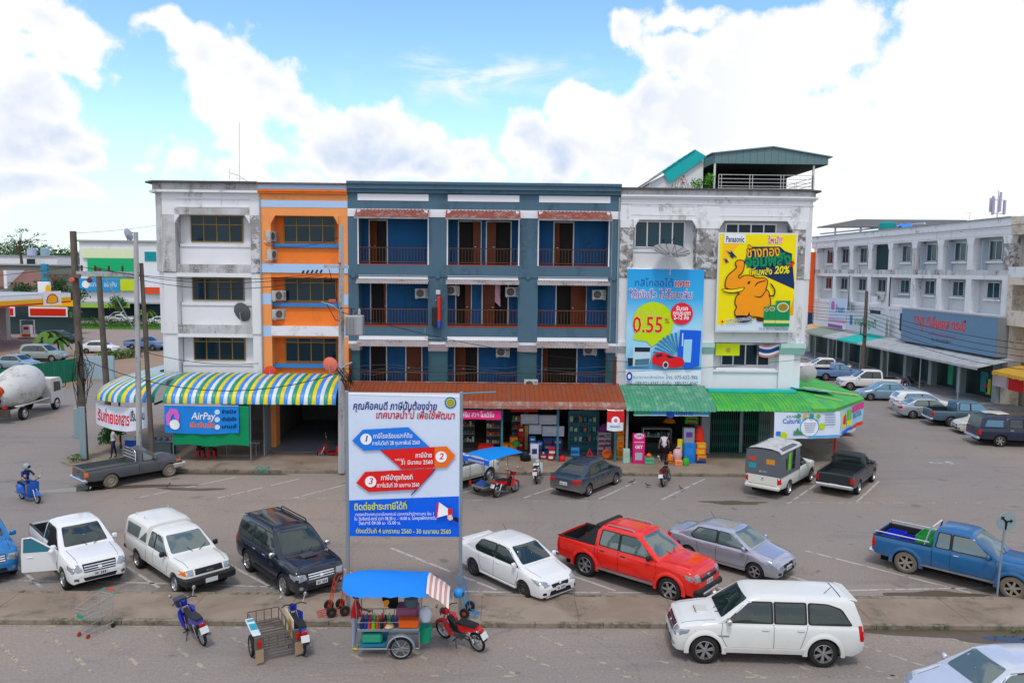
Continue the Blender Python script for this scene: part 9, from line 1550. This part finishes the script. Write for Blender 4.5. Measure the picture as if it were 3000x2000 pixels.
person('vendor in red shirt and patterned shorts tending the blue-roofed cart', (-4.0, 21.0, 0), R(10), stand(1.62, (.42, .12, 1.02), (.40, -.15, 1.0), .05, .06, (.16, .26, 1.05), (.16, -.26, 1.05)), plain('#c81a20'), plain('#9aa0b8'), plain('#c8c82c'), True, False)
person('shopper in white sleeveless top and dark trousers at the goods shop', (8.74, 42.35, .13), R(80), stand(1.58, (.05, .27, .78), (.15, -.27, .80), .04), plain('#d8dce4'), plain('#3a1418'), plain('#302828')); person('man in pale grey vest and dark trousers walking at the left corner', (-20.75, 42.0, .13), R(215), stand(1.68, (-.22, .34, .86), (.12, -.28, .82), .14), plain('#b4b8bc'), plain('#232a4a'), plain('#282828'))
J = {'pelvis': (-.32, 0, .92), 'chest': (-.26, 0, 1.20), 'neck': (-.2, 0, 1.38), 'head': (-.17, 0, 1.47), 'crown': (-.16, 0, 1.56), 'shl': (-.22, .17, 1.31), 'shr': (-.22, -.17, 1.31)}
for s, sg in (('l', 1), ('r', -1)): J.update({'el'+s: (-.02, sg*.27, 1.10), 'wr'+s: (.20, sg*.29, 1.06), 'ha'+s: (.26, sg*.29, 1.05), 'hip'+s: (-.28, sg*.1, .88), 'kn'+s: (.12, sg*.17, .82), 'an'+s: (.06, sg*.15, .36), 'to'+s: (.20, sg*.17, .31)})
person('rider in dark blue shirt and shorts on the blue scooter', (-20.8, 34.5, 0), R(-32), J, plain('#1c2f6a'), plain('#2a5a9a'), plain('#402820'), True, True, False)
v = Matrix.Rotation(R(-32), 3, 'Z') @ Vector((-.16, 0, 0)); helmet('silver grey helmet worn by the scooter rider', (-20.8+v.x, 34.5+v.y, 1.53), '#9aa4ac')
J = {n: (x, y, z-.42 if n not in ('anl', 'anr', 'tol', 'tor') else z) for n, (x, y, z) in stand(1.6, (.30, .2, 1.0), (.30, -.2, 1.0), 0, .05).items()}
for s, sg in (('l', 1), ('r', -1)): J['kn'+s] = (.40, sg*.12, .47); J['an'+s] = (.38, sg*.12, .08); J['to'+s] = (.52, sg*.13, .04); J['hip'+s] = (.02, sg*.1, .50)
for i, (x, c) in enumerate(((-16.23, '#2a3050'), (-15.6, '#2c5a38'))): person(('left person in dark navy' if i == 0 else 'right person in dark green') + ' seated on a red stool behind the tarp', (x, 42.05, .13), R(90), J, plain(c), plain('#23232c'), plain('#302020'), True)
bpy.data.scenes.remove(TSC)
